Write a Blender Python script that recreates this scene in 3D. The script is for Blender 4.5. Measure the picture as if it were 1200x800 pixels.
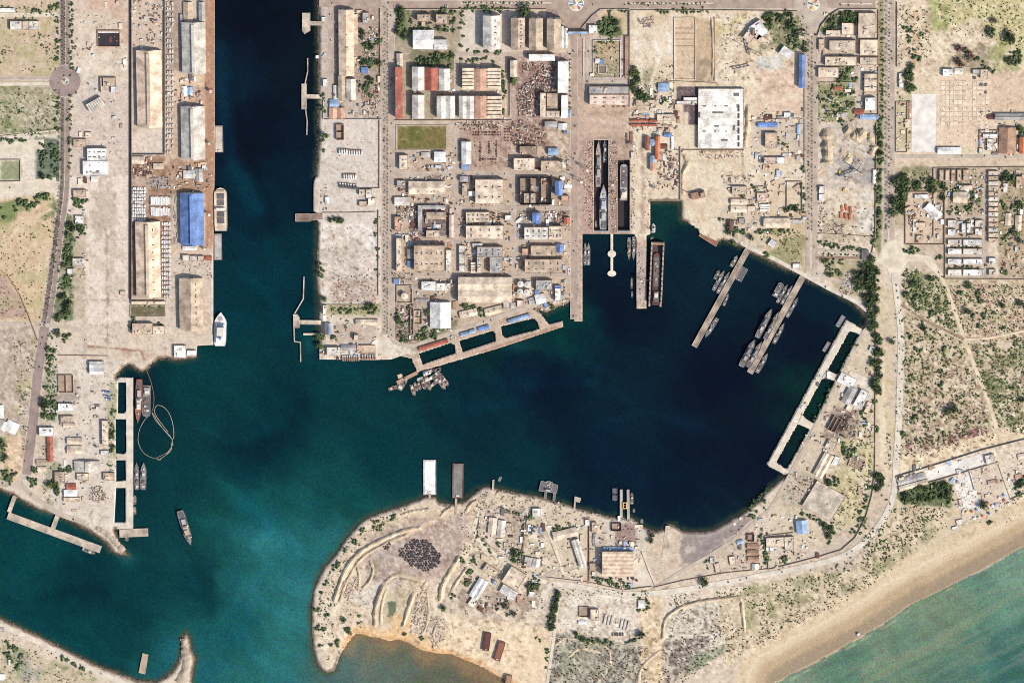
import bpy, math, random
import numpy as np
random.seed(7)
R = math.radians
scene = bpy.context.scene
COL = scene.collection
for o in list(bpy.data.objects): bpy.data.objects.remove(o)

# ------------------------------------------------------------------ camera, sky, sun, exposure
TILT = R(15.0)                 # the satellite looks down from a little north of overhead
DIST = 12000.0
HALF = 0.1                     # tangent of half the horizontal field of view: 2400 m across
CT, ST = math.cos(TILT), math.sin(TILT)
CAM = (0.0, DIST * ST, DIST * CT)
cd = bpy.data.cameras.new("camera"); cam = bpy.data.objects.new("camera", cd); COL.objects.link(cam)
cam.location = CAM; cam.rotation_euler = (-TILT, 0, 0)
cd.sensor_fit = 'HORIZONTAL'; cd.sensor_width = 36.0; cd.lens = 18.0 / HALF
cd.clip_start = 1000.0; cd.clip_end = 60000.0
scene.camera = cam

SUN_EL, SLOPE = 38.0, 0.55     # sun in the east-south-east
sdir = (math.cos(math.atan(SLOPE)), -math.sin(math.atan(SLOPE)))      # towards the sun, x east, y north
sun_az = math.atan2(sdir[0], sdir[1])                                    # clockwise from north
world = bpy.data.worlds.new("World"); scene.world = world; world.use_nodes = True
nt = world.node_tree; bg = nt.nodes["Background"]
sky = nt.nodes.new("ShaderNodeTexSky"); sky.sky_type = 'NISHITA'; sky.sun_disc = False
sky.sun_elevation = R(SUN_EL); sky.sun_rotation = sun_az
sky.dust_density = 2.0
nt.links.new(sky.outputs[0], bg.inputs[0]); bg.inputs[1].default_value = 0.135
sl = bpy.data.lights.new("sun", 'SUN'); sl.energy = 4.15; sl.angle = R(0.53); sl.color = (1.0, 0.95, 0.87)
so = bpy.data.objects.new("sun", sl); COL.objects.link(so)
so.rotation_euler = (math.pi/2 - R(SUN_EL), 0, math.atan2(sdir[0], -sdir[1]))
so.location = (0, 0, 3000)
vs = scene.view_settings
scene.display_settings.display_device = 'sRGB'
vs.view_transform = 'Standard'; vs.look = 'None'; vs.gamma = 1.0; vs.use_curve_mapping = False
vs.exposure = 0.72
KA = 0.60                      # what a surface shows in the sun -> its base colour
scene.cycles.filter_width = 1.0; scene.cycles.max_bounces = 4; scene.cycles.diffuse_bounces = 2
LZ = 3.2                       # height of the land above the water

# ------------------------------------------------------------------ helpers
def G(px, py, z=LZ):
    """ground position (metres) of a place on the map whose grid is the 1200 x 800 picture"""
    u = (px - 600.0) / 600.0 * HALF
    v = (400.0 - py) / 400.0 * HALF * 682.0 / 1024.0
    dy, dz = v * CT - ST, -v * ST - CT
    t = (CAM[2] - z) / -dz
    return (u * t, CAM[1] + dy * t)
def lin(c):
    c = np.asarray(c, float) / 255.0
    return np.where(c <= 0.04045, c / 12.92, ((c + 0.055) / 1.055) ** 2.4)
def alb(c, k=None): return np.minimum(lin(c) * (KA if k is None else k), 0.86)

_perm = np.random.RandomState(3).rand(256, 256)
def vnoise(x, y):
    xi = np.floor(x).astype(int); yi = np.floor(y).astype(int)
    fx = x - xi; fy = y - yi
    fx = fx * fx * (3 - 2 * fx); fy = fy * fy * (3 - 2 * fy)
    a = _perm[xi & 255, yi & 255]; b = _perm[(xi + 1) & 255, yi & 255]
    c = _perm[xi & 255, (yi + 1) & 255]; d = _perm[(xi + 1) & 255, (yi + 1) & 255]
    return (a * (1 - fx) + b * fx) * (1 - fy) + (c * (1 - fx) + d * fx) * fy
def fbm(x, y, s, o=4, seed=0):
    x = np.asarray(x, float) / s + seed * 17.31; y = np.asarray(y, float) / s + seed * 9.77
    r = np.zeros_like(x); a = 0.5; t = 0
    for i in range(o):
        r += a * vnoise(x, y); t += a; a *= 0.55; x = x * 2.03 + 3.1; y = y * 2.03 + 1.7
    return r / t
def sstep(a, b, x):
    t = np.clip((x - a) / (b - a), 0, 1); return t * t * (3 - 2 * t)
def inside(poly, x, y):
    r = np.zeros(x.shape, bool); n = len(poly)
    for i in range(n):
        x1, y1 = poly[i]; x2, y2 = poly[(i + 1) % n]
        if y1 == y2: continue
        c = ((y1 > y) != (y2 > y)) & (x < (x2 - x1) * (y - y1) / (y2 - y1) + x1)
        r ^= c
    return r
def segdist(pts, x, y, closed=False):
    d = np.full(x.shape, 1e9); n = len(pts)
    for i in range(n if closed else n - 1):
        x1, y1 = pts[i]; x2, y2 = pts[(i + 1) % n]
        dx, dy = x2 - x1, y2 - y1; L = dx * dx + dy * dy + 1e-12
        t = np.clip(((x - x1) * dx + (y - y1) * dy) / L, 0, 1)
        d = np.minimum(d, np.hypot(x - x1 - t * dx, y - y1 - t * dy))
    return d
def on_land(x, y):
    return (pip(WEST, x, y) or pip(EAST, x, y) or pip(SOUTHWEST, x, y)) and not any(pip(q, x, y) for q in PENS + DOCKS)
def pip(poly, x, y): return bool(inside(poly, np.array([float(x)]), np.array([float(y)]))[0])

MATS = {}
def mat(name, rgb, rough=0.85, stain=0.25, metal=0.0, fine=0.16, k=None, scale=1.0, vary=0.10, spec=0.3):
    key = name
    if key in MATS: return MATS[key]
    m = bpy.data.materials.new(name); m.use_nodes = True; MATS[key] = m
    t = m.node_tree; N = t.nodes; L = t.links
    b = N["Principled BSDF"]; b.inputs["Roughness"].default_value = rough; b.inputs["Metallic"].default_value = metal
    b.inputs["Specular IOR Level"].default_value = spec
    g = N.new("ShaderNodeNewGeometry"); oi = N.new("ShaderNodeObjectInfo")
    n1 = N.new("ShaderNodeTexNoise"); n1.inputs["Scale"].default_value = 0.055 * scale; n1.inputs["Detail"].default_value = 5
    n2 = N.new("ShaderNodeTexNoise"); n2.inputs["Scale"].default_value = 0.35 * scale; n2.inputs["Detail"].default_value = 3
    L.new(g.outputs["Position"], n1.inputs["Vector"]); L.new(g.outputs["Position"], n2.inputs["Vector"])
    r1 = N.new("ShaderNodeMapRange"); r1.inputs[1].default_value = 0.35; r1.inputs[2].default_value = 0.65
    r1.inputs[3].default_value = 1.0 - stain; r1.inputs[4].default_value = 1.0 + stain * 0.25
    L.new(n1.outputs[0], r1.inputs[0])
    r2 = N.new("ShaderNodeMapRange"); r2.inputs[1].default_value = 0.3; r2.inputs[2].default_value = 0.7
    r2.inputs[3].default_value = 1.0 - fine; r2.inputs[4].default_value = 1.0 + fine
    L.new(n2.outputs[0], r2.inputs[0])
    r3 = N.new("ShaderNodeMapRange"); r3.inputs[3].default_value = 1.0 - vary; r3.inputs[4].default_value = 1.0 + vary
    L.new(oi.outputs["Random"], r3.inputs[0])
    a1 = N.new("ShaderNodeMath"); a1.operation = 'MULTIPLY'; L.new(r1.outputs[0], a1.inputs[0]); L.new(r2.outputs[0], a1.inputs[1])
    a2 = N.new("ShaderNodeMath"); a2.operation = 'MULTIPLY'; L.new(a1.outputs[0], a2.inputs[0]); L.new(r3.outputs[0], a2.inputs[1])
    mx = N.new("ShaderNodeVectorMath"); mx.operation = 'SCALE'
    c = alb(rgb, k); mx.inputs[0].default_value = tuple(c); L.new(a2.outputs[0], mx.inputs["Scale"])
    L.new(mx.outputs[0], b.inputs["Base Color"])
    return m
PAL = dict(wgrey=(208, 198, 184), cream=(232, 210, 184), peach=(240, 210, 180), white=(246, 241, 234), offw=(228, 218, 204), tan=(206, 182, 156), tan2=(190, 164, 138),
           grey=(182, 176, 170), dgrey=(112, 106, 106), brown=(176, 138, 112), salmon=(212, 166, 140), red=(176, 100, 80), blue=(116, 146, 200),
           lblue=(158, 184, 214), dark=(84, 70, 70), rust=(150, 98, 78), orange=(222, 128, 84), pink=(232, 202, 182), maroon=(110, 70, 62),
           navy=(80, 96, 120), green=(120, 140, 110), yellow=(226, 190, 90), steel=(196, 196, 196), black=(50, 46, 48), shipgrey=(150, 148, 146),
           deck=(138, 130, 124), warm=(214, 186, 158), concrete=(212, 196, 176), pierbrown=(184, 164, 144), slab=(234, 226, 214), hall=(240, 232, 220))
def P(c, **k):
    return mat("paint_" + c, PAL[c], **k)

class M:
    """collects faces of one mesh"""
    def __init__(s): s.v = []; s.f = []
    def quad(s, a, b, c, d):
        n = len(s.v); s.v += [a, b, c, d]; s.f.append((n, n + 1, n + 2, n + 3))
    def poly(s, pts):
        n = len(s.v); s.v += pts; s.f.append(tuple(range(n, n + len(pts))))
    def box(s, x0, y0, z0, x1, y1, z1, bottom=False):
        n = len(s.v)
        s.v += [(x0, y0, z0), (x1, y0, z0), (x1, y1, z0), (x0, y1, z0), (x0, y0, z1), (x1, y0, z1), (x1, y1, z1), (x0, y1, z1)]
        F = [(4, 5, 6, 7), (0, 1, 5, 4), (1, 2, 6, 5), (2, 3, 7, 6), (3, 0, 4, 7)]
        if bottom: F.append((3, 2, 1, 0))
        s.f += [tuple(n + i for i in q) for q in F]
    def obox(s, cx, cy, w, l, z0, z1, a):
        n0 = len(s.v); s.box(-w / 2, -l / 2, z0, w / 2, l / 2, z1)
        ca, sa = math.cos(a), math.sin(a)
        s.v[n0:] = [(cx + x * ca - y * sa, cy + x * sa + y * ca, z) for x, y, z in s.v[n0:]]
    def prism(s, pts, z0, z1, cap=True):
        n = len(pts); k = len(s.v)
        s.v += [(x, y, z0) for x, y in pts] + [(x, y, z1) for x, y in pts]
        for i in range(n):
            j = (i + 1) % n; s.f.append((k + i, k + j, k + n + j, k + n + i))
        if cap: s.f.append(tuple(range(k + n, k + 2 * n)))
    def cyl(s, cx, cy, r, z0, z1, n=10, r2=None, cap=True):
        r2 = r if r2 is None else r2; k = len(s.v)
        for i in range(n): s.v.append((cx + r * math.cos(6.2832 * i / n), cy + r * math.sin(6.2832 * i / n), z0))
        for i in range(n): s.v.append((cx + r2 * math.cos(6.2832 * i / n), cy + r2 * math.sin(6.2832 * i / n), z1))
        for i in range(n):
            j = (i + 1) % n; s.f.append((k + i, k + j, k + n + j, k + n + i))
        if cap: s.f.append(tuple(range(k + n, k + 2 * n)))
    def tube(s, a, b, r, n=6):
        a = np.array(a, float); b = np.array(b, float); d = b - a; d /= max(np.linalg.norm(d), 1e-6)
        u = np.cross(d, (0, 0, 1) if abs(d[2]) < 0.9 else (1, 0, 0)); u /= np.linalg.norm(u); w = np.cross(d, u); k = len(s.v)
        for p in (a, b):
            for i in range(n):
                q = p + r * (u * math.cos(6.2832 * i / n) + w * math.sin(6.2832 * i / n)); s.v.append(tuple(q))
        for i in range(n):
            j = (i + 1) % n; s.f.append((k + i, k + j, k + n + j, k + n + i))
        s.f.append(tuple(range(k + n, k + 2 * n))); s.f.append(tuple(range(k + n - 1, k - 1, -1)))
    def mesh(s, name, m):
        me = bpy.data.meshes.new(name); me.from_pydata(s.v, [], s.f)
        if m: me.materials.append(m)
        return me
    def build(s, name, m, parent=None, loc=None, rz=0):
        return link(name, s.mesh(name, m), parent, loc, rz)
def link(name, me, parent=None, loc=None, rz=0):
    o = bpy.data.objects.new(name, me); COL.objects.link(o)
    if parent: o.parent = parent
    if loc: o.location = loc
    if rz: o.rotation_euler = (0, 0, rz)
    return o
LABELS = {}
def tag(o, label, cat, group=None, kind=None):
    o["label"] = label; o["category"] = cat
    if group: o["group"] = group
    if kind: o["kind"] = kind
    return o
def thing(name, label, cat, loc=(0, 0, 0), rz=0, group=None):
    o = bpy.data.objects.new(name, None); COL.objects.link(o)
    o.location = loc; o.rotation_euler = (0, 0, rz)
    return tag(o, label, cat, group)
def dup(root, loc, rz=0, sc=None, label=None, group=None):
    c = root.copy(); COL.objects.link(c); c.location = loc; c.rotation_euler = (0, 0, rz)
    if sc: c.scale = sc
    if label: c["label"] = label
    if group: c["group"] = group
    for ch in root.children:
        d = ch.copy(); COL.objects.link(d); d.parent = c
        for g in ch.children:
            e = g.copy(); COL.objects.link(e); e.parent = d
    return c
def fmesh(name, V, F, m, cols=None, n=4):
    me = bpy.data.meshes.new(name); V = np.asarray(V, np.float32); F = np.asarray(F, np.int32)
    me.vertices.add(len(V)); me.vertices.foreach_set("co", V.ravel())
    me.loops.add(F.size); me.loops.foreach_set("vertex_index", F.ravel())
    me.polygons.add(len(F)); me.polygons.foreach_set("loop_start", np.arange(0, F.size, n, dtype=np.int32))
    me.polygons.foreach_set("loop_total", np.full(len(F), n, np.int32))
    me.update(calc_edges=True)
    if cols is not None:
        a = me.color_attributes.new("Col", 'FLOAT_COLOR', 'POINT')
        c = np.ones((len(V), 4), np.float32); c[:, :3] = cols; a.data.foreach_set("color", c.ravel())
    me.materials.append(m); me.validate()
    return me
# ------------------------------------------------------------------ the lie of the land: shorelines on the 1200 x 800 map
WEST = [(251.5, -3000), (251.5, 200), (250, 300), (249, 380), (250, 404), (231, 405), (230, 419), (205, 422), (195, 419), (185, 421), (178, 426), (172, 433), (165, 435),
        (150, 427), (144, 431), (138, 438), (136, 442), (156, 442.5), (156, 619), (134, 620), (138, 630), (138, 636), (144, 643), (151, 651), (140, 650), (130, 645), (125, 637),
        (112, 627), (100, 620), (85, 612), (67, 604), (45, 597), (30, 589), (15, 580), (0, 574), (-40, 560), (-60, 545), (-3000, 300), (-3000, -3000)]
SOUTHWEST = [(-3000, 560), (-60, 695), (0, 724), (40, 742), (80, 763), (110, 778), (152, 793), (160, 797), (182, 799), (195, 792), (204, 783), (209, 774), (213.5, 760), (214, 746),
             (218, 741), (222, 748), (224, 760), (229, 772), (226, 785), (224.5, 800), (222, 840), (100, 2000), (-3000, 3000)]
EAST = [(373, -3000), (372.5, 100), (373, 170), (370, 205), (367, 217), (367, 247), (372, 250), (372, 262), (371, 300), (370, 330), (373, 350), (373, 372), (374, 405), (374, 421),
        (440, 421.5), (458, 421), (470, 417), (482, 420), (489, 436), (581, 409), (660, 383), (659, 376), (643, 380), (630, 363), (641, 366), (650, 361), (671, 353), (672.5, 356), (672.5, 376.5), (682.5, 376.5),
        (682.5, 274), (743, 274), (745.7, 280), (745.7, 361.5), (757.5, 361.5), (757.5, 276), (762, 274), (762, 236), (780, 235.5), (797.5, 236), (798, 256), (806, 261), (818, 268), (820, 274), (841, 284), (847, 280),
        (862, 287), (875, 291), (880, 296), (900, 305), (917, 314), (937, 321), (942, 326), (962, 335), (980, 345), (1000, 355), (1010, 365), (1014, 374), (1012, 382), (1008, 384), (991, 374.5),
        (898, 544.5), (921, 557), (910, 565), (900, 574), (890, 585), (877, 596), (864, 604), (849, 613), (838, 619), (826, 622.5), (806, 622.5), (797, 621), (790, 615), (783, 613), (779, 619), (768, 622),
        (757.6, 619), (750, 614), (740, 606), (725, 606), (709, 604), (692, 599), (676, 595), (660, 589), (642, 585), (630, 581), (608, 578), (594, 574), (588, 573), (570, 570), (564, 571), (552, 580),
        (544, 586), (528, 590), (514, 589), (510, 582), (498, 581), (490, 585), (478, 589), (462, 595), (446, 600), (430, 606), (418, 616), (404, 632), (392, 650), (380, 664), (374, 674), (367, 691),
        (364, 712), (364.5, 740), (367, 762), (371, 777), (376, 784), (384, 788), (392, 786), (395, 777), (399, 766), (406, 755), (416, 742), (425, 743), (434, 746), (444, 747), (455, 751), (468, 749),
        (481, 754), (492, 761), (515, 766), (528, 766), (547, 774), (560, 779), (577.5, 789), (596, 798), (620, 815), (660, 838), (760, 850), (850, 834), (912, 798), (938, 784), (960, 773), (1000, 751),
        (1040, 728), (1066, 709), (1085, 700), (1125, 680), (1155, 665), (1200, 640), (1300, 585), (5000, -1000), (5000, -3000)]
PENS = [[(138.5, 448), (147.5, 448), (148, 482), (145, 484.5), (138, 484)], [(135.5, 491), (147.5, 491), (148, 529), (145, 532), (135.5, 531)],
        [(136, 539), (147, 539), (147.5, 563), (136, 564)], [(136, 571.5), (147, 571.5), (147, 612), (134, 612)],
        [(491, 414), (528, 401.5), (533, 405), (533.5, 414), (495, 427)], [(538, 399.5), (577, 387.5), (580, 391), (581, 399.5), (542, 412.5)],
        [(587, 382.5), (626, 372.5), (629.5, 376), (632, 385.5), (592, 396), (588.5, 393)],
        [(995, 388.5), (1000, 388), (1007, 391.5), (982, 438.5), (978, 438.5), (970, 433)], [(963, 444), (968, 443), (978, 446.5), (954, 495), (950, 496), (940, 487)],
        [(934, 497.5), (938, 497), (948.5, 503), (923, 548), (919, 549), (909.5, 541.5)]]
DOCKS = [[(696, 164), (713, 164), (713, 271), (696, 271)], [(723.6, 187), (738, 187), (738, 271), (723.6, 271)]]
# natural (sloping) shores; the rest are quay walls
NATURAL = [WEST[6:17], WEST[19:36], SOUTHWEST[1:21], [(373, -20), (372.5, 100), (373, 170), (370, 205)], [(372, 262), (371, 300), (370, 330), (373, 350), (373, 372), (374, 405)],
           [(630, 363), (641, 366), (650, 361), (671, 353)], EAST[EAST.index((762, 236)):EAST.index((806, 261)) + 1], EAST[EAST.index((841, 284)):EAST.index((1008, 384)) + 1], EAST[EAST.index((921, 557)):EAST.index((620, 815)) + 1]]
BEACH = EAST[EAST.index((912, 798)):EAST.index((1300, 585)) + 1]
LAGOON = EAST[EAST.index((406, 755)):EAST.index((620, 815)) + 1]

def gridline(a0, a1, st):
    fine = np.arange(a0 - 36, a1 + 36.01, st)
    lo, hi = fine[0], fine[-1]
    out = np.array([12, 30, 60, 110, 180, 300, 500, 900, 1600, 2400.])
    return np.concatenate([lo - out[::-1], fine, hi + out])
gx = gridline(0, 1200, 1.5); gy = gridline(0, 800, 1.5)
NX, NY = len(gx), len(gy)
PX, PY = np.meshgrid(gx, gy, indexing='ij'); PX = PX.copy(); PY = PY.copy()
OX, OY = PX.copy(), PY.copy()
pin = np.zeros((NX, NY), bool); best = np.full((NX, NY), 1e9)
ALLP = [WEST, SOUTHWEST, EAST] + PENS + DOCKS
for poly in ALLP:                                        # corners first
    for (x, y) in poly:
        if -30 < x < 1230 and -30 < y < 830:
            i = int(np.argmin(abs(gx - x))); j = int(np.argmin(abs(gy - y)))
            if not pin[i, j]: PX[i, j] = x; PY[i, j] = y; pin[i, j] = True
for poly in ALLP:                                        # then the nearest grid points onto each edge
    for k in range(len(poly)):
        (x1, y1), (x2, y2) = poly[k], poly[(k + 1) % len(poly)]
        i0, i1 = np.searchsorted(gx, [max(min(x1, x2), -34) - 2, min(max(x1, x2), 1234) + 2]); j0, j1 = np.searchsorted(gy, [max(min(y1, y2), -34) - 2, min(max(y1, y2), 834) + 2])
        if i1 <= i0 or j1 <= j0: continue
        sx, sy = OX[i0:i1, j0:j1], OY[i0:i1, j0:j1]
        dx, dy = x2 - x1, y2 - y1; L = dx * dx + dy * dy + 1e-9
        t = np.clip(((sx - x1) * dx + (sy - y1) * dy) / L, 0, 1); qx, qy = x1 + t * dx, y1 + t * dy
        d = np.hypot(sx - qx, sy - qy)
        m = (d < 0.8) & (d < best[i0:i1, j0:j1]) & ~pin[i0:i1, j0:j1]
        PX[i0:i1, j0:j1][m] = qx[m]; PY[i0:i1, j0:j1][m] = qy[m]; best[i0:i1, j0:j1][m] = d[m]
cxm = (PX[:-1, :-1] + PX[1:, :-1] + PX[:-1, 1:] + PX[1:, 1:]) / 4; cym = (PY[:-1, :-1] + PY[1:, :-1] + PY[:-1, 1:] + PY[1:, 1:]) / 4
land = inside(WEST, cxm, cym) | inside(SOUTHWEST, cxm, cym) | inside(EAST, cxm, cym)
dock = np.zeros_like(land)
for p in PENS: land &= ~inside(p, cxm, cym)
for p in DOCKS:
    q = inside(p, cxm, cym); land &= ~q; dock |= q
water = ~land & ~dock
vx, vy = PX.ravel(), PY.ravel()
dnat = np.full(vx.shape, 1e9)
for pl in NATURAL: dnat = np.minimum(dnat, segdist(pl, vx, vy))
dbeach = segdist(BEACH, vx, vy); dlag = segdist(LAGOON, vx, vy)
n1 = fbm(vx, vy, 14, 4, 1); n2 = fbm(vx, vy, 5, 3, 2); n3 = fbm(vx, vy, 60, 4, 3); n4 = fbm(vx, vy, 2.6, 2, 4)

# ------------------------------------------------------------------ ground colours: soils, gravel, stains (sRGB as they look in full sun)
C = np.zeros((len(vx), 3)); C[:] = (204, 184, 157)
C += ((n3 - 0.5) * 36)[:, None] * np.array([1, 1.0, 0.95])
def paint(poly, rgb, a=1.0, feather=2.5, namp=5.0, thr=None, tw=0.10, nz=None):
    poly = [(float(x), float(y)) for x, y in poly]
    bx = [p[0] for p in poly]; by = [p[1] for p in poly]
    i = np.nonzero((vx > min(bx) - 8) & (vx < max(bx) + 8) & (vy > min(by) - 8) & (vy < max(by) + 8))[0]
    if not len(i): return
    x, y = vx[i], vy[i]
    sd = segdist(poly, x, y, True) * np.where(inside(poly, x, y), 1, -1)
    m = sstep(-feather, feather, sd + (n1[i] - 0.5) * 2 * namp) * a
    if thr is not None: m *= sstep(thr - tw, thr + tw, (nz if nz is not None else n1)[i])
    C[i] = C[i] * (1 - m[:, None]) + np.array(rgb, float) * m[:, None]
def stroke(pts, w, rgb, a=1.0, feather=1.5, namp=1.5):
    bx = [p[0] for p in pts]; by = [p[1] for p in pts]
    i = np.nonzero((vx > min(bx) - w - 6) & (vx < max(bx) + w + 6) & (vy > min(by) - w - 6) & (vy < max(by) + w + 6))[0]
    d = segdist(pts, vx[i], vy[i])
    m = sstep(feather, -feather, d - w / 2 + (n2[i] - 0.5) * 2 * namp) * a
    C[i] = C[i] * (1 - m[:, None]) + np.array(rgb, float) * m[:, None]
def rc(x0, y0, x1, y1): return [(x0, y0), (x1, y0), (x1, y1), (x0, y1)]
GRN, DGRN, OLV, DIRT, SAND, PALE, BRN = (118, 128, 78), (84, 98, 60), (176, 164, 118), (190, 164, 136), (214, 192, 160), (220, 204, 180), (164, 136, 112)

paint(rc(-40, -40, 68, 94), (198, 174, 142)); paint(rc(-40, -40, 68, 94), OLV, .8, thr=.55); paint(rc(15, -10, 70, 16), GRN, .8, thr=.5)
paint(rc(-40, 100, 68, 158), (172, 160, 128)); paint(rc(-40, 100, 68, 158), GRN, .7, thr=.58); paint(rc(20, 105, 60, 150), (186, 172, 146), .8, thr=.5)
paint(rc(-40, 158, 70, 234), PALE); paint(rc(0, 187, 24, 212), (150, 150, 112)); paint(rc(42, 162, 70, 212), (96, 106, 84), .9, namp=2)
paint([(-40, 240), (66, 222), (62, 300), (52, 376), (-40, 378)], (206, 178, 140)); paint([(-40, 246), (66, 222), (64, 256), (-40, 262)], GRN, .9, thr=.47)
paint([(-40, 310), (8, 322), (35, 372), (-40, 378)], (180, 150, 130)); paint(rc(-10, 262, 60, 380), OLV, .6, thr=.6)
paint([(-40, 384), (48, 384), (42, 440), (30, 560), (-40, 560)], (186, 166, 144)); paint(rc(-10, 384, 30, 460), (170, 150, 130), .8, thr=.52); paint(rc(18, 400, 40, 520), OLV, .7, thr=.5)
paint(rc(0, 510, 26, 565), (214, 184, 146), .9); paint(rc(-10, 512, 9, 570), GRN, .8, thr=.5)
paint(rc(86, -40, 151, 96), (208, 186, 160)); paint(rc(86, -40, 151, 60), (196, 160, 134), .7, thr=.58); paint(rc(96, 60, 150, 100), (220, 202, 176), .8, thr=.45)
paint(rc(86, 96, 151, 205), (204, 184, 164)); paint([(98, 80), (116, 90), (112, 112), (98, 112)], (200, 188, 170), .7)
paint(rc(78, 205, 151, 420), (219, 201, 178)); paint(rc(106, 225, 136, 282), (186, 165, 142), .8, thr=.42); paint(rc(100, 275, 145, 350), (204, 182, 156), .7, thr=.5)
paint(rc(62, 252, 100, 372), (178, 162, 134), .8); paint(rc(62, 250, 86, 380), DGRN, .7, thr=.45, nz=n2)
paint(rc(153, -40, 193, 200), (203, 180, 154)); paint(rc(153, 150, 193, 182), (218, 198, 176), .8)
paint(rc(154, 183, 201, 350), (158, 124, 98)); paint(rc(154, 182, 178, 206), (128, 88, 70), .8, thr=.4, nz=n2); paint(rc(154, 206, 175, 258), (186, 164, 142), .7)
paint(rc(194, -40, 213, 100), (170, 146, 126), .9); paint(rc(194, 90, 213, 192), (196, 168, 140)); paint(rc(202, 85, 242, 124), (214, 184, 152), .9); paint(rc(212, 100, 240, 124), (176, 142, 116), .7, thr=.45)
paint(rc(200, 188, 242, 228), (172, 138, 110)); paint(rc(240, -40, 252, 296), (182, 141, 110), 1, 1, .5); paint(rc(240, -40, 252, 296), (164, 122, 96), .7, thr=.55, nz=n2)
paint(rc(200, 288, 252, 330), (206, 180, 152)); paint(rc(198, 300, 250, 422), (204, 184, 160)); paint(rc(150, 348, 200, 400), (206, 186, 162))
paint(rc(60, 378, 252, 424), (208, 188, 162)); paint([(100, 405), (165, 410), (250, 416), (228, 420), (160, 424)], (186, 158, 130), .8, thr=.45)
paint(rc(56, 424, 136, 625), (210, 194, 172)); paint(rc(52, 424, 66, 600), (164, 156, 126), .9, thr=.42); paint(rc(70, 445, 95, 468), (160, 142, 124), .8, thr=.4); paint(rc(50, 540, 72, 600), (170, 160, 130), .8, thr=.45)
paint(rc(130, 440, 157, 622), (214, 198, 176), 1, .6, .5); paint([(126, 446), (137, 446), (135, 536), (126, 536)], (172, 164, 128), .9, thr=.4)
paint([(40, 590), (70, 600), (120, 628), (150, 650), (120, 640), (60, 608)], (168, 146, 122), .9); paint([(100, 606), (128, 618), (134, 634), (112, 624)], (216, 198, 172), .9)
# the central port land
paint(rc(374, -40, 448, 139), (172, 150, 130)); paint(rc(374, -40, 390, 139), (190, 172, 152)); paint(rc(405, 112, 446, 140), (190, 172, 150)); paint(rc(420, 30, 446, 100), (150, 136, 106), .7, thr=.45)
paint(rc(372, 139, 446, 262), (208, 192, 172)); paint(rc(376, 262, 446, 358), (202, 184, 164)); paint(rc(376, 262, 446, 358), (226, 212, 194), .85, thr=.50); paint(rc(380, 300, 444, 356), (190, 164, 140), .7, thr=.56)
paint(rc(390, 325, 436, 355), (150, 120, 104), .6, thr=.5, nz=n2); paint(rc(384, 357, 445, 370), (164, 154, 112), .9); paint(rc(374, 370, 446, 421), (210, 192, 166)); paint(rc(392, 378, 440, 402), (190, 168, 146), .9)
paint(rc(463, -40, 540, 140), (170, 152, 126)); paint(rc(466, 5, 480, 45), (120, 124, 84), .8); paint(rc(540, 8, 600, 62), (212, 194, 170)); paint(rc(463, -40, 668, 9), (168, 150, 134)); paint(rc(482, 58, 532, 80), (116, 112, 80), .8)
paint(rc(598, 62, 668, 142), (178, 152, 134)); paint(rc(606, 74, 652, 138), (140, 108, 96), .8, thr=.38, nz=n2); paint(rc(463, 140, 668, 420), (190, 166, 140)); paint(rc(466, 148, 523.5, 174.5), (122, 110, 66), 1, .8, .3)
paint(rc(466, 148, 523.5, 174.5), (98, 98, 50), .8, 1, 1, thr=.52); paint(rc(500, 148, 523, 174), (146, 116, 80), .7, thr=.5); paint(rc(534, 138, 600, 200), (184, 158, 136)); paint(rc(540, 144, 598, 196), (140, 104, 84), .6, thr=.55, nz=n2)
paint(rc(600, 140, 642, 172), (156, 126, 108), .8); paint(rc(480, 240, 526, 276), (116, 100, 94), .9, 1, 1); paint(rc(645, 245, 668, 268), (140, 112, 98), .7); paint(rc(604, 206, 668, 262), (160, 134, 114), .6); paint(rc(602, 250, 616, 278), (160, 152, 140), .8)
paint(rc(463, 320, 535, 420), (182, 162, 138)); paint(rc(462, 355, 492, 400), (150, 130, 110), .9, thr=.4); paint([(482, 395), (535, 375), (535, 392), (490, 408)], (110, 108, 74), .8, thr=.4)
paint([(374, 421), (440, 400), (462, 398), (486, 414), (470, 417), (458, 421)], (220, 204, 178), .9)
paint([(482, 418), (660, 368), (662, 384), (490, 437)], (196, 168, 142), .9, 1.5, 1); paint([(560, 412), (650, 382), (660, 384), (570, 412)], (160, 126, 104), .8, 1, 1)
# dock yard and the sandy north-east
paint(rc(668, 20, 690, 380), (184, 158, 136)); paint(rc(640, -40, 700, 45), (170, 148, 134), 1, 2, 2); paint(rc(670, 123, 796, 280), (194, 166, 140)); paint(rc(680, 160, 768, 275), (174, 146, 124), .85); paint(rc(683, 164, 697, 272), (184, 152, 132), .8); paint(rc(714, 164, 723, 272), (168, 138, 118), .9, 1, 1)
paint(rc(740, 170, 800, 236), (186, 156, 132)); paint(rc(770, 165, 798, 226), (156, 124, 104), .7, thr=.42, nz=n2); paint(rc(762, 222, 798, 240), (150, 124, 100)); paint(rc(745, 274, 758, 362), (150, 140, 134), 1, 1, 1); paint(rc(745, 276, 758, 290), (192, 164, 140)); paint(rc(745, 352, 758, 362), (196, 172, 144))
paint(rc(683, 42, 738, 102), (196, 172, 156), 1, 1, .5); paint(rc(695, 47, 727, 91), (180, 156, 122), 1, .8, .5); paint(rc(697, 74, 726, 90), (150, 140, 104), .7, thr=.45, nz=n2); paint([(690, 42), (704, 11), (737, 12), (737, 42)], (204, 178, 142), 1, 1, .5)
paint([(700, 30), (710, 20), (728, 22), (730, 42), (704, 42)], (100, 106, 70), .9)
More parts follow.
